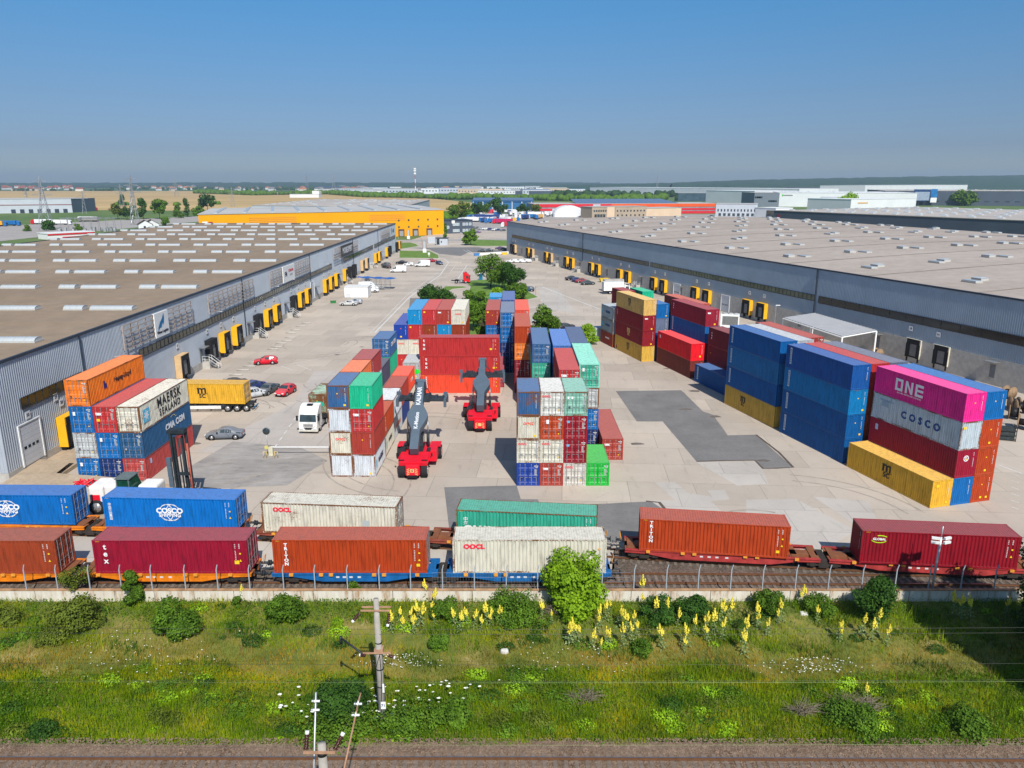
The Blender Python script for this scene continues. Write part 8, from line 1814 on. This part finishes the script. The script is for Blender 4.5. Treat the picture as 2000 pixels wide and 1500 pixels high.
slope_plant(1890, 1430, 3.4, 1.4, 'bush', 'mid', 'bush near the lower track at the right frame corner', n=6000, leaf=.14, seed=123, k=20)
slope_plant(90, 1440, 2.2, 1.3, 'bush', 'dark', 'dark green tuft low on the slope at the left', n=2600, leaf=.13, seed=126)
slope_plant(660, 1225, 1.2, .9, 'bush', 'bright', 'small bright shrub above the brown patch left of the pole', n=1300, leaf=.13, seed=128)
# trees just outside the right of the frame: their edge and their shadow are in the picture
tree(38.6, 50.0, 4.6, 9, 'column', FOL['dark'], 'tall dark tree at the right frame edge', n=16000, leaf=.2, seed=140, z=-1.2, k=40)
tree(37.3, 38.4, 8.2, 18.5, 'column', FOL['dark'], 'tree outside the right edge whose shadow crosses the slope', n=42000, leaf=.5, seed=141, z=-1.5, k=60)
tree(33.9, 40.0, 3.2, 6.5, 'column', FOL['dark'], 'slim tree beside the track near the lower right corner', n=1, leaf=.2, seed=142, z=-1.5, k=14) if False else None
# dry brush heap
def brush(px, py, w, n, label):
    p = at_slope(px, py); r = empty('brush_heap', p, 0, label, 'brush heap'); mb = MB(); g = random.Random(int(px))
    for i in range(n):
        a = g.uniform(0, 6.28); s = Vector((g.uniform(-w, w)*.4, g.uniform(-.4, .4)*w*.5, g.uniform(0, .4))); e_ = s+Vector((math.cos(a)*g.uniform(.4, 1.4), math.sin(a)*g.uniform(.3, .8), g.uniform(-.05, .7)))
        mb.tube([s, s.lerp(e_, .5)+Vector((g.uniform(-.1, .1), 0, .08)), e_], .018, 0, 3, r2=.006, caps=False)
    mb.build('twigs', plain('dead_twig', (.20, .16, .12), .9, 0, .3, 3), r)
brush(1665, 1390, 3.0, 420, 'grey heap of dead branches on the lower slope at the right'); brush(1570, 1395, 1.3, 130, 'dark tangle of dead twigs left of the grey heap'); brush(1140, 1370, 1.6, 110, 'faint dry twigs on the lower slope in the middle'); brush(1080, 1200, 1.2, 80, 'dry pale branches at the left foot of the large bright tree')
p = at_slope(1570, 1200); mb = MB(); mb.box(-.3, .3, -.2, .2, -.1, .22); o = mb.build('stone', plain('pale_stone', (.6, .58, .52), .9), None, p); bevel(o, .12, 3); tag(o, 'pale stone lying on the slope below the wall at the right', 'stone')
p = at_slope(985, 1275); mb = MB(); mb.box(-.28, .3, -.2, .2, -.1, .3); o = mb.build('stone', plain('pale_stone', (.6, .58, .52), .9), None, p); bevel(o, .14, 3); tag(o, 'whitish stone on the brown grass right of the pole', 'stone')
# grass: blades in bands that follow the slope
def grass(name, n, x0, x1, y0, y1, h, w, mat, label, seed, mask=None, lean=.35):
    g = np.random.RandomState(seed); c = np.stack([g.uniform(x0, x1, n), g.uniform(y0, y1, n)], 1)
    if mask is not None: c = c[mask(c[:, 0], c[:, 1], g)]
    n = len(c); z = np.array([zslope(y) for y in c[:, 1]])+.10*np.sin(c[:, 0]*.31+c[:, 1]*.5)+.07*np.sin(c[:, 0]*.83-c[:, 1]*.9)+.05*np.sin(c[:, 0]*1.9+c[:, 1]*1.3)-.03
    a = g.uniform(0, 6.28, n); hh = h*g.uniform(.45, 1.25, n); ww = w*g.uniform(.6, 1.4, n); la = g.uniform(0, 6.28, n); lx = np.cos(la)*hh*lean*g.rand(n); ly = np.sin(la)*hh*lean*g.rand(n)
    dx, dy = np.cos(a)*ww/2, np.sin(a)*ww/2
    V = np.stack([np.stack([c[:, 0]-dx, c[:, 1]-dy, z], 1), np.stack([c[:, 0]+dx, c[:, 1]+dy, z], 1), np.stack([c[:, 0]+lx, c[:, 1]+ly, z+hh], 1)], 1).reshape(-1, 3)
    o = link(name, fastmesh(name, V, np.arange(n*3).reshape(n, 3), [mat])); return tag(o, label, 'grass', None, 'stuff')
def grassmat(name, stops, scale=.45):
    m, nt, b = newmat(name); nz = noise(nt, scale, 6, .75, stretch=(.6, 1.4, 1)); n2 = noise(nt, 5, 3, .6); n3 = noise(nt, .14, 3, .6, stretch=(1, 1.8, 1))
    a = N(nt, 'Math', operation='MULTIPLY_ADD'); nt.links.new(n2.outputs[0], a.inputs[0]); a.inputs[1].default_value = .5; nt.links.new(nz.outputs[0], a.inputs[2])
    s = N(nt, 'Math', operation='SUBTRACT'); nt.links.new(a.outputs[0], s.inputs[0]); s.inputs[1].default_value = .25
    r = ramp(nt, s.outputs[0], stops); tint = ramp(nt, n3.outputs[0], [(.38, (.55, .72, .6)), (.5, (1, 1, 1)), (.62, (1.25, 1.0, .8))])
    c = mix(nt, r.outputs[0], tint.outputs[0], 1, 'MULTIPLY'); nt.links.new(c, b.inputs['Base Color']); b.inputs['Roughness'].default_value = .8; b.inputs['Specular IOR Level'].default_value = .08
    tr = N(nt, 'BsdfTranslucent'); nt.links.new(c, tr.inputs[0]); ms = N(nt, 'MixShader'); ms.inputs[0].default_value = .3
    nt.links.new(b.outputs[0], ms.inputs[1]); nt.links.new(tr.outputs[0], ms.inputs[2]); nt.links.new(ms.outputs[0], nt.nodes['Material Output'].inputs[0]); return m
GLUSH = grassmat('lush_grass', [(.3, (.05, .11, .002)), (.45, (.17, .28, .004)), (.6, (.34, .43, .008)), (.75, (.60, .50, .03))])
GDRY = grassmat('dry_grass', [(.3, (.12, .12, .006)), (.45, (.29, .23, .012)), (.6, (.50, .35, .05)), (.75, (.74, .52, .2))])
GDARK = grassmat('dark_weeds', [(.3, (.03, .085, .008)), (.6, (.08, .18, .015)), (.8, (.16, .26, .03))], .8)
band = lambda x: 45.6+.7*np.sin(x*.21)+.5*np.sin(x*.53+1)
upper = lambda x, y, g: g.rand(len(x)) < np.clip((y-band(x)-2.3)/1.5, 0, 1)*(.55+.45*np.sin(x*.37+y*.8))
mid_ = lambda x, y, g: g.rand(len(x)) < np.clip(1.15-np.abs(y-band(x)-.9)/2.8, .06, 1)
low = lambda x, y, g: g.rand(len(x)) < np.clip((band(x)-y)/.9+.3, 0, 1)
edge = lambda x: 38.9+.25*np.sin(x*.7)+.3*np.sin(x*.23)
grass('tall_grass', 150000, -46, 46, 38.8, 47.2, .5, .045, GLUSH, 'lush green grass and weeds on the lower slope', 1, lambda x, y, g: low(x, y, g) & (y > edge(x)+g.normal(scale=.15, size=len(x))))
grass('dry_grass', 90000, -48, 48, 43.4, 50.5, .34, .032, GDRY, 'brownish dry grass along the middle of the slope', 2, mid_)
grass('tall_grass', 90000, -50, 50, 46.5, 53.75, .42, .045, GLUSH, 'green grass on the upper slope below the wall', 3, upper)
grass('weeds', 60000, -48, 48, 39.5, 53.7, .5, .06, GDARK, 'clumps of darker weeds across the slope', 4, lambda x, y, g: g.rand(len(x)) < np.clip((np.sin(x*.9+1.3*np.sin(y*.7))+np.sin(y*1.7+x*.4)-.75)*1.2, 0, 1))
grass('tall_weeds', 26000, -46, 46, 39.8, 53.6, 1.0, .05, GLUSH, 'tall ragged weeds standing above the grass in clumps', 5, lambda x, y, g: (g.rand(len(x)) < np.clip((np.sin(x*1.7+np.sin(y*1.1)*2)+np.sin(y*2.3+x*.9)-.7), 0, 1)) & (np.abs(y-band(x)-.8) > 1.2), lean=.5)
grass('dead_stalks', 9000, -46, 46, 42.5, 51.5, .85, .03, plain('dead_stalk', (.30, .17, .07), .9, 0, .4, 1), 'brown dead stalks scattered over the slope', 6, lambda x, y, g: g.rand(len(x)) < np.clip((np.sin(x*.8+y)+np.sin(x*2.1-y*1.9)-.9), 0, 1), lean=.3)
def leafcarpet(name, n, y0, y1, mat, seed, mask, size=.1):
    g = np.random.RandomState(seed); c = np.stack([g.uniform(-46, 46, n), g.uniform(y0, y1, n)], 1); c = c[mask(c[:, 0], c[:, 1], g)]; n = len(c)
    z = np.array([zslope(y) for y in c[:, 1]])+g.uniform(.05, .42, n)
    nr = g.normal(size=(n, 3))*.6+[0, 0, 1]; nr /= np.linalg.norm(nr, axis=1)[:, None]; t = np.cross(nr, g.normal(size=(n, 3))); t /= np.linalg.norm(t, axis=1)[:, None]; b_ = np.cross(nr, t)
    P = np.stack([c[:, 0], c[:, 1], z], 1); s = size*g.uniform(.5, 1.4, n)[:, None]
    V = np.stack([P-t*s*.5, P+b_*s*.4, P+t*s*.6, P-b_*s*.4], 1).reshape(-1, 3); return tag(link(name, fastmesh(name, V, np.arange(4*n).reshape(n, 4), [mat])), 'broad leaved ground cover between the grass on the lower slope', 'weeds', None, 'stuff')
leafcarpet('ground_cover', 110000, 38.9, 47.0, FOL['mid'], 21, lambda x, y, g: low(x, y, g) & (y > edge(x)) & (g.rand(len(x)) < .35+.5*np.clip(np.sin(x*.6)+np.sin(y*1.3+x*.2), 0, 1)))
leafcarpet('ground_cover', 50000, 50.4, 53.7, FOL['mid'], 22, lambda x, y, g: g.rand(len(x)) < np.clip((y-50.2)/2.5, 0, 1)*(.4+.6*np.clip(np.sin(x*.5+2), 0, 1)))
bpy.data.objects['ground_cover.001']['label'] = 'broad leaved ground cover along the foot of the wall'
g_ = random.Random(17); LB_ = []
for i in range(760):
    x = g_.uniform(-44, 44); y = g_.uniform(39.3, 53.4) if i % 2 else g_.uniform(39.3, 45)
    if abs(y-band(x)-.9) < 1.3 and g_.random() < .85: continue
    if math.sin(x*.55+1)+math.sin(y*.9+x*.3)+g_.uniform(-1, 1) < .1: continue
    s = g_.uniform(.22, .62); LB_.append((x, y, zt(x, y)+s*.25, s*1.5, s*1.1, s*.75))
for q_, (mt, sd) in enumerate((('mid', 31), ('olive', 32), ('dark', 33), ('bright', 34))):
    tag(link('undergrowth', leafcloud('undergrowth', LB_[q_::4], 24000, .12, FOL[mt], sd)), ('vivid green', 'yellowish', 'dark green', 'bright lime')[q_]+' weeds tangled in low clumps all over the slope', 'undergrowth', None, 'stuff')
# yellow mullein spikes
def mullein_mesh(seed):
    g = np.random.RandomState(seed); n = 330; t = g.rand(n); k_ = g.choice(5, n, p=[.42, .2, .16, .12, .1]); sa = g.uniform(0, 6.28, 5)[k_]; sl_ = np.array([0, .16, .2, .14, .22])[k_]; ln = np.array([.72, .45, .4, .36, .3])[k_]; z0 = np.array([1.12, 1.15, 1.05, 1.2, 1.0])[k_]
    z = z0+ln*t; r = .07*np.sin(np.pi*np.clip(t*.85+.12, 0, 1))*g.uniform(.5, 1.2, n); a = g.uniform(0, 6.28, n); ox = np.cos(sa)*sl_*(.4+.6*t); oy = np.sin(sa)*sl_*(.4+.6*t)
    c = np.stack([np.cos(a)*r+ox, np.sin(a)*r+oy, z], 1); nr = np.stack([np.cos(a), np.sin(a), .4+0*a], 1)+g.normal(scale=.3, size=(n, 3)); nr /= np.linalg.norm(nr, axis=1)[:, None]
    tt = np.cross(nr, g.normal(size=(n, 3))); tt /= np.linalg.norm(tt, axis=1)[:, None]; b_ = np.cross(nr, tt); s = .047
    V = np.stack([c-tt*s, c+b_*s, c+tt*s, c-b_*s], 1).reshape(-1, 3); fl = fastmesh('flower_spike', V, np.arange(4*n).reshape(n, 4), [plain('yellow_petals', (.80, .68, .07), .6, 0, .3, 20)])
    mb = MB(); mb.tube([(0, 0, 0), (.01, .01, 1.2), (0, 0, 1.85)], .02, 0, 5, r2=.01)
    for i in range(16):
        a = i*2.4; z = .08+i*.065; l = .42-.018*i; d = Vector((math.cos(a), math.sin(a), 0)); e_ = Vector((-d.y, d.x, 0)); mb.add([(0, 0, z), (d*l*.5+e_*.06+Vector((0, 0, z+.09)))[:], (d*l+Vector((0, 0, z+.02)))[:], (d*l*.5-e_*.06+Vector((0, 0, z+.09)))[:]], [(0, 1, 2, 3)])
    return fl, mb.mesh('stem', [plain('grey_green_leaf', (.20, .27, .10), .8, 0, .25, 5)])
MUL = [mullein_mesh(i) for i in range(3)]
spots = [(469, 1160), (783, 1215), (765, 1222), (779, 1205), (789, 1222), (801, 1210), (812, 1212), (808, 1224), (818, 1210), (824, 1205), (833, 1160), (840, 1195), (851, 1206), (846, 1178), (891, 1210), (897, 1220), (903, 1205), (914, 1210), (925, 1215), (938, 1222), (953, 1205), (958, 1212), (981, 1205), (963, 1200), (1060, 1200), (1077, 1205), (1105, 1240), (1111, 1245), (1126, 1245), (1135, 1240), (1155, 1255), (1170, 1263), (1186, 1250), (1190, 1248), (1165, 1222), (1186, 1200), (1191, 1185), (1219, 1250), (1208, 1210), (1228, 1222), (1240, 1215), (1245, 1232), (1235, 1243), (1254, 1160), (1285, 1200), (1295, 1255), (1300, 1200), (1322, 1215), (1330, 1245), (1336, 1262), (1343, 1250), (1357, 1228), (1376, 1228), (1395, 1228), (1383, 1240), (1405, 1205), (1409, 1238), (1421, 1205), (1450, 1240), (1454, 1268), (1478, 1208), (1480, 1215), (1498, 1230), (1519, 1205), (1527, 1202), (1560, 1170), (1572, 1168), (1596, 1202), (1635, 1232), (1640, 1238), (1680, 1228), (1703, 1240), (1705, 1218), (1731, 1248), (1687, 1360), (1862, 1190), (1878, 1195), (1895, 1198), (1962, 1190), (1254, 1180), (1173, 1212)]
rn = random.Random(8)
for i, (px, py) in enumerate(spots):
    p = at_slope(px, py+14); s = rn.uniform(.65, 1.25); r = empty('mullein', (p.x, p.y, p.z-.02), rn.uniform(0, 6), 'tall yellow flower spike of a mullein on the slope below the wall', 'wildflower', 'mullein spikes on the slope')
    r.scale = (s, s, s); r.rotation_euler.x = rn.uniform(-.16, .16); r.rotation_euler.y = rn.uniform(-.2, .2); fl, st = MUL[i % 3]; link('flower_spike', fl, r); link('stem', st, r)
# white umbel flowers and daisies
def specks(name, px0, px1, py0, py1, n, s, zoff, mat, label, seed):
    g = random.Random(seed); mb = MB()
    for i in range(n):
        p = at_slope(g.gauss((px0+px1)/2, (px1-px0)/4), g.uniform(py0, py1)); k = s*g.uniform(.5, 1.2); z = p.z+zoff*g.uniform(.6, 1.1)
        mb.add([(p.x+k*math.cos(a), p.y+k*.7*math.sin(a), z+g.uniform(0, .04)) for a in np.linspace(0, 5.3, 6)], [tuple(range(6))])
    return tag(mb.build(name, mat), label, 'flowers', None, 'stuff')
PET = plain('white_petals', (.78, .78, .68), .6, 0, .1, 20)
eb = slope_plant(665, 1425, 6.2, 1.3, 'bush', 'mid', 'low elder thicket with white flower heads at the foot of the concrete pole', n=6500, leaf=.14, seed=150, k=24)
eb2 = slope_plant(800, 1405, 5.0, 1.1, 'bush', 'mid', 'low elder thicket right of the concrete pole', n=4200, leaf=.14, seed=151, k=20)
specks('elder_flowers', 540, 780, 1372, 1428, 75, .13, 1.15, PET, 'white elder flower heads around the foot of the concrete pole', 1)
specks('elder_flowers', 780, 960, 1352, 1400, 26, .13, 1.0, PET, 'scattered white flower heads right of the concrete pole', 2)
specks('daisies', 700, 860, 1285, 1312, 110, .05, .45, PET, 'small white daisies right of the pole middle', 3); specks('daisies', 100, 420, 1240, 1345, 110, .05, .4, PET, 'small white flowers on the left slope', 4)
specks('daisies', 1500, 1680, 1290, 1320, 110, .06, .3, PET, 'white flowers around the bare patch at the right', 5); specks('daisies', 1000, 1250, 1250, 1330, 60, .05, .4, PET, 'small white flowers on the slope in the middle', 6)
# bare earth patches
for i, (a, b_) in enumerate((((430, 1316), (640, 1300)), ((640, 1300), (1000, 1290)), ((1010, 1290), (1330, 1285)), ((1380, 1290), (1560, 1285)), ((1560, 1305), (1760, 1330)))):
    pass
# ------------------------------------------------------------------ wall, fence posts, camera mast
wl = empty('yard_wall', (0, 53.9, -.6), 0, 'low whitish concrete wall between the grassy slope and the railway tracks', 'wall')
mb = MB(); n = 40
for i in range(n):
    x0 = -62+i*3.1; dz = .03*math.sin(i*1.7); mb.box(x0+.02, x0+3.07, -.11, .11, -.1, 1.12+dz)
def wallmat():
    m, nt, b = newmat('stained_wall'); nz = noise(nt, .8, 6, .7, stretch=(1.6, 1, .35)); r = ramp(nt, nz.outputs[0], [(.34, (.36, .22, .12)), (.46, (.58, .52, .43)), (.7, (.70, .67, .60))])
    nt.links.new(r.outputs[0], b.inputs['Base Color']); b.inputs['Roughness'].default_value = .9; return m
mb.build('panels', wallmat(), wl); mb = MB(); mb.box(-62, 62, -.14, .14, 1.14, 1.2); mb.build('coping', plain('rust_stained_coping', (.42, .25, .13), .9, 0, .5, 1), wl)
pm = MB(); pm.box(-.038, .038, -.035, .035, -.6, 1.75); pm.box(-.035, .035, -.03, .03, 0, .42, 0, Matrix.Translation((0, 0, 1.74)) @ Matrix.Rotation(R(14), 4, 'Y')); pm = pm.mesh('fence_post', [plain('post_steel', (.40, .44, .47), .5, .15, .15, 2)])
for i, px in enumerate([55, 116, 179, 240, 300, 365, 428, 490, 556, 617, 680, 742, 803, 865, 927, 989, 1050, 1112, 1175, 1237, 1300, 1362, 1425, 1487, 1551, 1615, 1680, 1745, 1810, 1873, 1938]):
    p = at(px, 1150, .55); tag(link('fence_post', pm, None, (p.x, 53.9, .55)), 'thin bent topped steel post on the low wall, %s from the left frame edge' % (['first']+ORD[1:])[i], 'post', 'fence posts on the low wall')
fw = MB()
for z in (.85, 1.25, 1.65, 2.05):
    fw.tube([(x, 53.86, z+.01*math.sin(x)) for x in np.linspace(-6.2, 9.2, 8)], .008, 0, 3)
for x in np.arange(-6.2, 9.2, .22): fw.tube([(x, 53.87, .7), (x, 53.87, 2.0)], .005, 0, 3)
tag(fw.build('wire_mesh', STEEL), 'thin wire mesh panel between the fence posts before the cream container', 'wire mesh')
cm = empty('camera_mast', (32.95, 54.2, .5), 0, 'slim grey mast with four small cameras before the dark red container', 'mast')
mb = MB(); mb.cyl((0, 0, -.5), (.1, 0, 4.4), .09, 0, 10); mb.cyl((.1, 0, 4.4), (.12, 0, 5.3), .045, 0, 8); mb.build('pole', plain('mast_grey', (.50, .52, .54), .4, .3), cm)
for sx_, z, t in ((-1, 4.35, .2), (1, 4.35, .2), (-1, 4.0, -.1), (1, 4.0, -.1)):
    mb = MB(); mb.box(-.3, .3, -.09, .09, -.09, .09, 0, Matrix.Translation((.1+sx_*.45, -.1, z)) @ Matrix.Rotation(R(sx_*18), 4, 'Z')); mb.box(min(0, sx_*.4)+.1, max(0, sx_*.4)+.1, -.03, .03, z-.18, z-.13); mb.build('camera', WHITE, cm)
# ------------------------------------------------------------------ concrete poles, insulators, wires
PC = plain('pole_concrete', (.36, .33, .29), .9, 0, .25, 1.5); RUSTY = plain('rusty_arm', (.42, .24, .15), .8, 0, .3, 3); INS = plain('brown_insulator', (.06, .018, .012), .2, 0, .2, 4)
def insulator(parent, a, b_):
    a, b_ = Vector(a), Vector(b_); mb = MB(); d = (b_-a)
    for i in range(5): c = a+d*(.12+.17*i); mb.cyl(c, c+d*.07, .115, 0, 12); mb.cyl(c+d*.07, c+d*.17, .075, 0, 10)
    o = mb.build('insulator', INS, parent); mb = MB(); mb.cyl(a+d*.95, a+d*1.15, .09, 0, 10); mb.build('insulator_cap', WHITE, o); return o
pb = at(748, 1420, -1.5); HP = 8.9
pl = empty('concrete_pole', pb, 0, 'tall tapered concrete pole with two rusty cross arms standing on the slope', 'utility pole')
mb = MB(); mb.cyl((0, 0, -.5), (-.04, .0, HP), .26, 0, 16, None, .16); mb.build('pole', PC, pl)
mb = MB(); mb.box(-.95, .8, -.23, -.17, HP-.70, HP-.61); mb.box(-.95, .8, .17, .23, HP-.70, HP-.61); mb.build('cross_arm', RUSTY, pl)
mb = MB(); mb.box(-1.05, .75, -.28, -.22, HP-3.54, HP-3.45); mb.box(-.26, .26, -.27, .27, HP-3.45, HP-3.3); mb.build('cross_arm', RUSTY, pl)
insulator(pl, (-.95, -.2, HP-.75), (-1.35, -.5, HP-1.15)); insulator(pl, (.75, -.2, HP-.75), (.7, -.6, HP-1.35))
mb = MB(); mb.cyl((-.95, -.3, HP-3.5), (-2.5, .9, HP-3.2), .06, 0, 8); mb.cyl((-2.5, .9, HP-3.1), (-2.5, .9, HP-3.6), .09, 0, 8); mb.build('strut', DARKST, pl); insulator(pl, (-.75, -.3, HP-3.6), (-1.1, -.25, HP-3.62)); insulator(pl, (.55, -.3, HP-3.6), (.95, -.35, HP-3.72))
mb = MB(); mb.tube([(.05, -.2, HP-3.5), (.12, -.3, HP-5), (.0, -.3, HP-7.6)], .02, 0, 5); mb.tube([(.1, -.2, HP-3.5), (-.22, -.25, HP-4.6), (-.2, -.3, HP-6.6)], .02, 0, 5); mb.build('cable', BLACK, pl)
mb = MB(); [mb.cyl((0, 0, z-.03), (0, 0, z+.03), .275-.012*z+.02, 0, 16) for z in (1.2, 3.0, 4.2, 6.0)]; mb.build('band', DARKST, pl)
mb = MB(); mb.box(.0, .3, -.33, -.29, 1.55, 2.05); mb.box(.14, .26, -.31, -.27, 2.7, 3.3); mb.build('number_plate', WHITE, pl); link('lettering', textmesh('71', .26, bold=.02), pl, M=Matrix(((1, 0, 0, .15), (0, 0, -1, -.336), (0, 1, 0, 1.8), (0, 0, 0, 1))), mat=decal(NB))
p2 = Vector((-8.8, 33.2, -1.5)); H2 = 9.0+1.5
q2 = at(628, 1452, 8.6)
p2 = Vector((q2.x, q2.y, -1.5)); H2 = 10.1
pl2 = empty('concrete_pole', p2, 0, 'concrete pole head with brown insulators at the bottom frame edge', 'utility pole')
mb = MB(); mb.cyl((0, 0, -.5), (0, 0, H2), .30, 0, 18, None, .17); mb.build('pole', PC, pl2); mb = MB(); mb.cyl((0, 0, H2-.55), (0, 0, H2-.38), .205, 0, 16); mb.build('band', BLACK, pl2)
mb = MB(); mb.box(-.72, .62, -.25, -.18, H2-.32, H2-.22); mb.build('cross_arm', RUSTY, pl2); insulator(pl2, (-.62, -.2, H2-.22), (-.6, .1, H2+.42)); insulator(pl2, (.55, -.2, H2-.22), (.85, .15, H2+.3))
mb = MB(); mb.tube([(-.6, .12, H2+.45), (-.42, .6, H2+1.9), (-.35, .8, H2+2.3)], .012, 0, 4); mb.tube([(.87, .2, H2+.35), (1.5, 1.3, H2+1.6), (1.85, 2.0, H2+2.6)], .012, 0, 4); mb.build('cable', BLACK, pl2)
def pxz(px, py, y): r = ray(px, py); t = y/r.y; return Vector((r.x*t, y, CAMH+r.z*t))
for (a, b_, y0, y1, nm, lab, mt, rr) in ((( 612, 1540), (617, 1352), 28.2, 28.9, 'steel_tube', 'slim grey tube mast with small fittings at the bottom frame edge', STEEL, .055), ((668, 1520), (704, 1353), 28.2, 30.5, 'wooden_pole', 'leaning brown stick mast at the bottom frame edge', RUSTY, .05)):
    A, B = pxz(*a, y0), pxz(*b_, y1); d = (B-A); A = B-d*(B.z+1.5)/d.z; r = empty(nm, A, 0, lab, 'mast'); mb = MB(); mb.tube([(0, 0, 0), B-A], rr, 0, 8, r2=rr*.8); mb.build('tube', mt, r); mb = MB(); e_ = B-A; 
    for u in (.965, .93): c = e_*u; mb.cyl(c-Vector((.18, 0, 0)), c+Vector((.18, 0, 0)), .05, 0, 8); mb.cyl(c-Vector((0, .1, 0)), c+Vector((0, .1, .1)), .04, 0, 8)
    mb.build('fitting', WHITE, r)
WIRE = plain('copper_wire', (.11, .15, .06), .5, .4, .2, 1); WIRED = plain('dark_wire', (.05, .05, .045), .5, .3, .2, 1)
def wire(x0, x1, y, z, sag, label, mat=WIRE, r=.014, dz=0):
    mb = MB(); mb.tube([(x, y, z+dz*(x-x0)/(x1-x0)+sag*((2*(x-x0)/(x1-x0)-1)**2-1)) for x in np.linspace(x0, x1, 20)], r, 0, 4); return tag(mb.build('overhead_wire', mat), label, 'wire', 'overhead wires above the slope')
for (py, y, lab, mt, rr) in ((1325, 32.5, 'thin greenish overhead wire along the middle of the slope', WIRE, .008), (1322, 32.9, 'second thin wire just above the greenish one', WIRED, .006), (1447, 31.5, 'thin pale wire above the lower track', WIRE, .007), (1452, 31.7, 'second pale wire above the lower track', WIRED, .006), (1222, 40.8, 'dark thin wire crossing the upper slope', WIRED, .010), (1232, 40.7, 'second dark wire crossing the upper slope', WIRED, .010), (1290, 33.5, 'faint wire over the brown grass', WIRED, .006)):
    q = pxz(1000, py, y); wire(-44, 44, y, q.z, .25, lab, mt, rr)
# masts at the gate and yard lamps, red and white marker
for (px, py, h, lab) in ((949, 452, 9, 'slim lamp post at the edge of the truck park'), (823, 478, 4, 'white post near the gate road'), (899, 471, 4.5, 'thin post beside the entrance lane'), (1512, 640, 5, 'grey lamp post beside the canopy at the right warehouse'), (960, 425, 12, 'tall lamp post in the truck park')):
    p = at(px, py); r = empty('lamp_post', p, 0, lab, 'lamp post'); mb = MB(); mb.cyl((0, 0, 0), (0, 0, h), .09, 0, 6); mb.build('pole', STEEL, r); mb = MB(); mb.box(-.1, .9, -.12, .12, h-.05, h+.1); mb.build('lamp_head', WHITE, r)
p = at(1046, 577); r = empty('marker_pole', p, 0, 'thin red marker pole at the tip of the grass island', 'marker pole'); mb = MB(); mb.cyl((0, 0, 0), (0, 0, 2.6), .05, 0, 6); mb.build('pole', plain('marker_red', (.6, .1, .06), .6), r); mb = MB(); mb.cyl((0, 0, 2.6), (0, 0, 2.65), .06, 0, 6); mb.build('cap', WHITE, r)
# ------------------------------------------------------------------ haze
mb = MB(); mb.box(-9000, 9000, -60, 11500, -6, 150); hz = mb.build('haze', []) if False else None
me = mb.mesh('haze'); hz = link('haze', me); hz['kind'] = 'stuff'
m = bpy.data.materials.new('haze'); m.use_nodes = True; nt = m.node_tree; nt.nodes.clear(); ou = nt.nodes.new('ShaderNodeOutputMaterial'); pv = nt.nodes.new('ShaderNodeVolumePrincipled')
pv.inputs['Color'].default_value = (.62, .78, .95, 1); pv.inputs['Density'].default_value = .00010; pv.inputs['Anisotropy'].default_value = .2; nt.links.new(pv.outputs[0], ou.inputs['Volume']); me.materials.append(m)
bpy.context.view_layer.update()
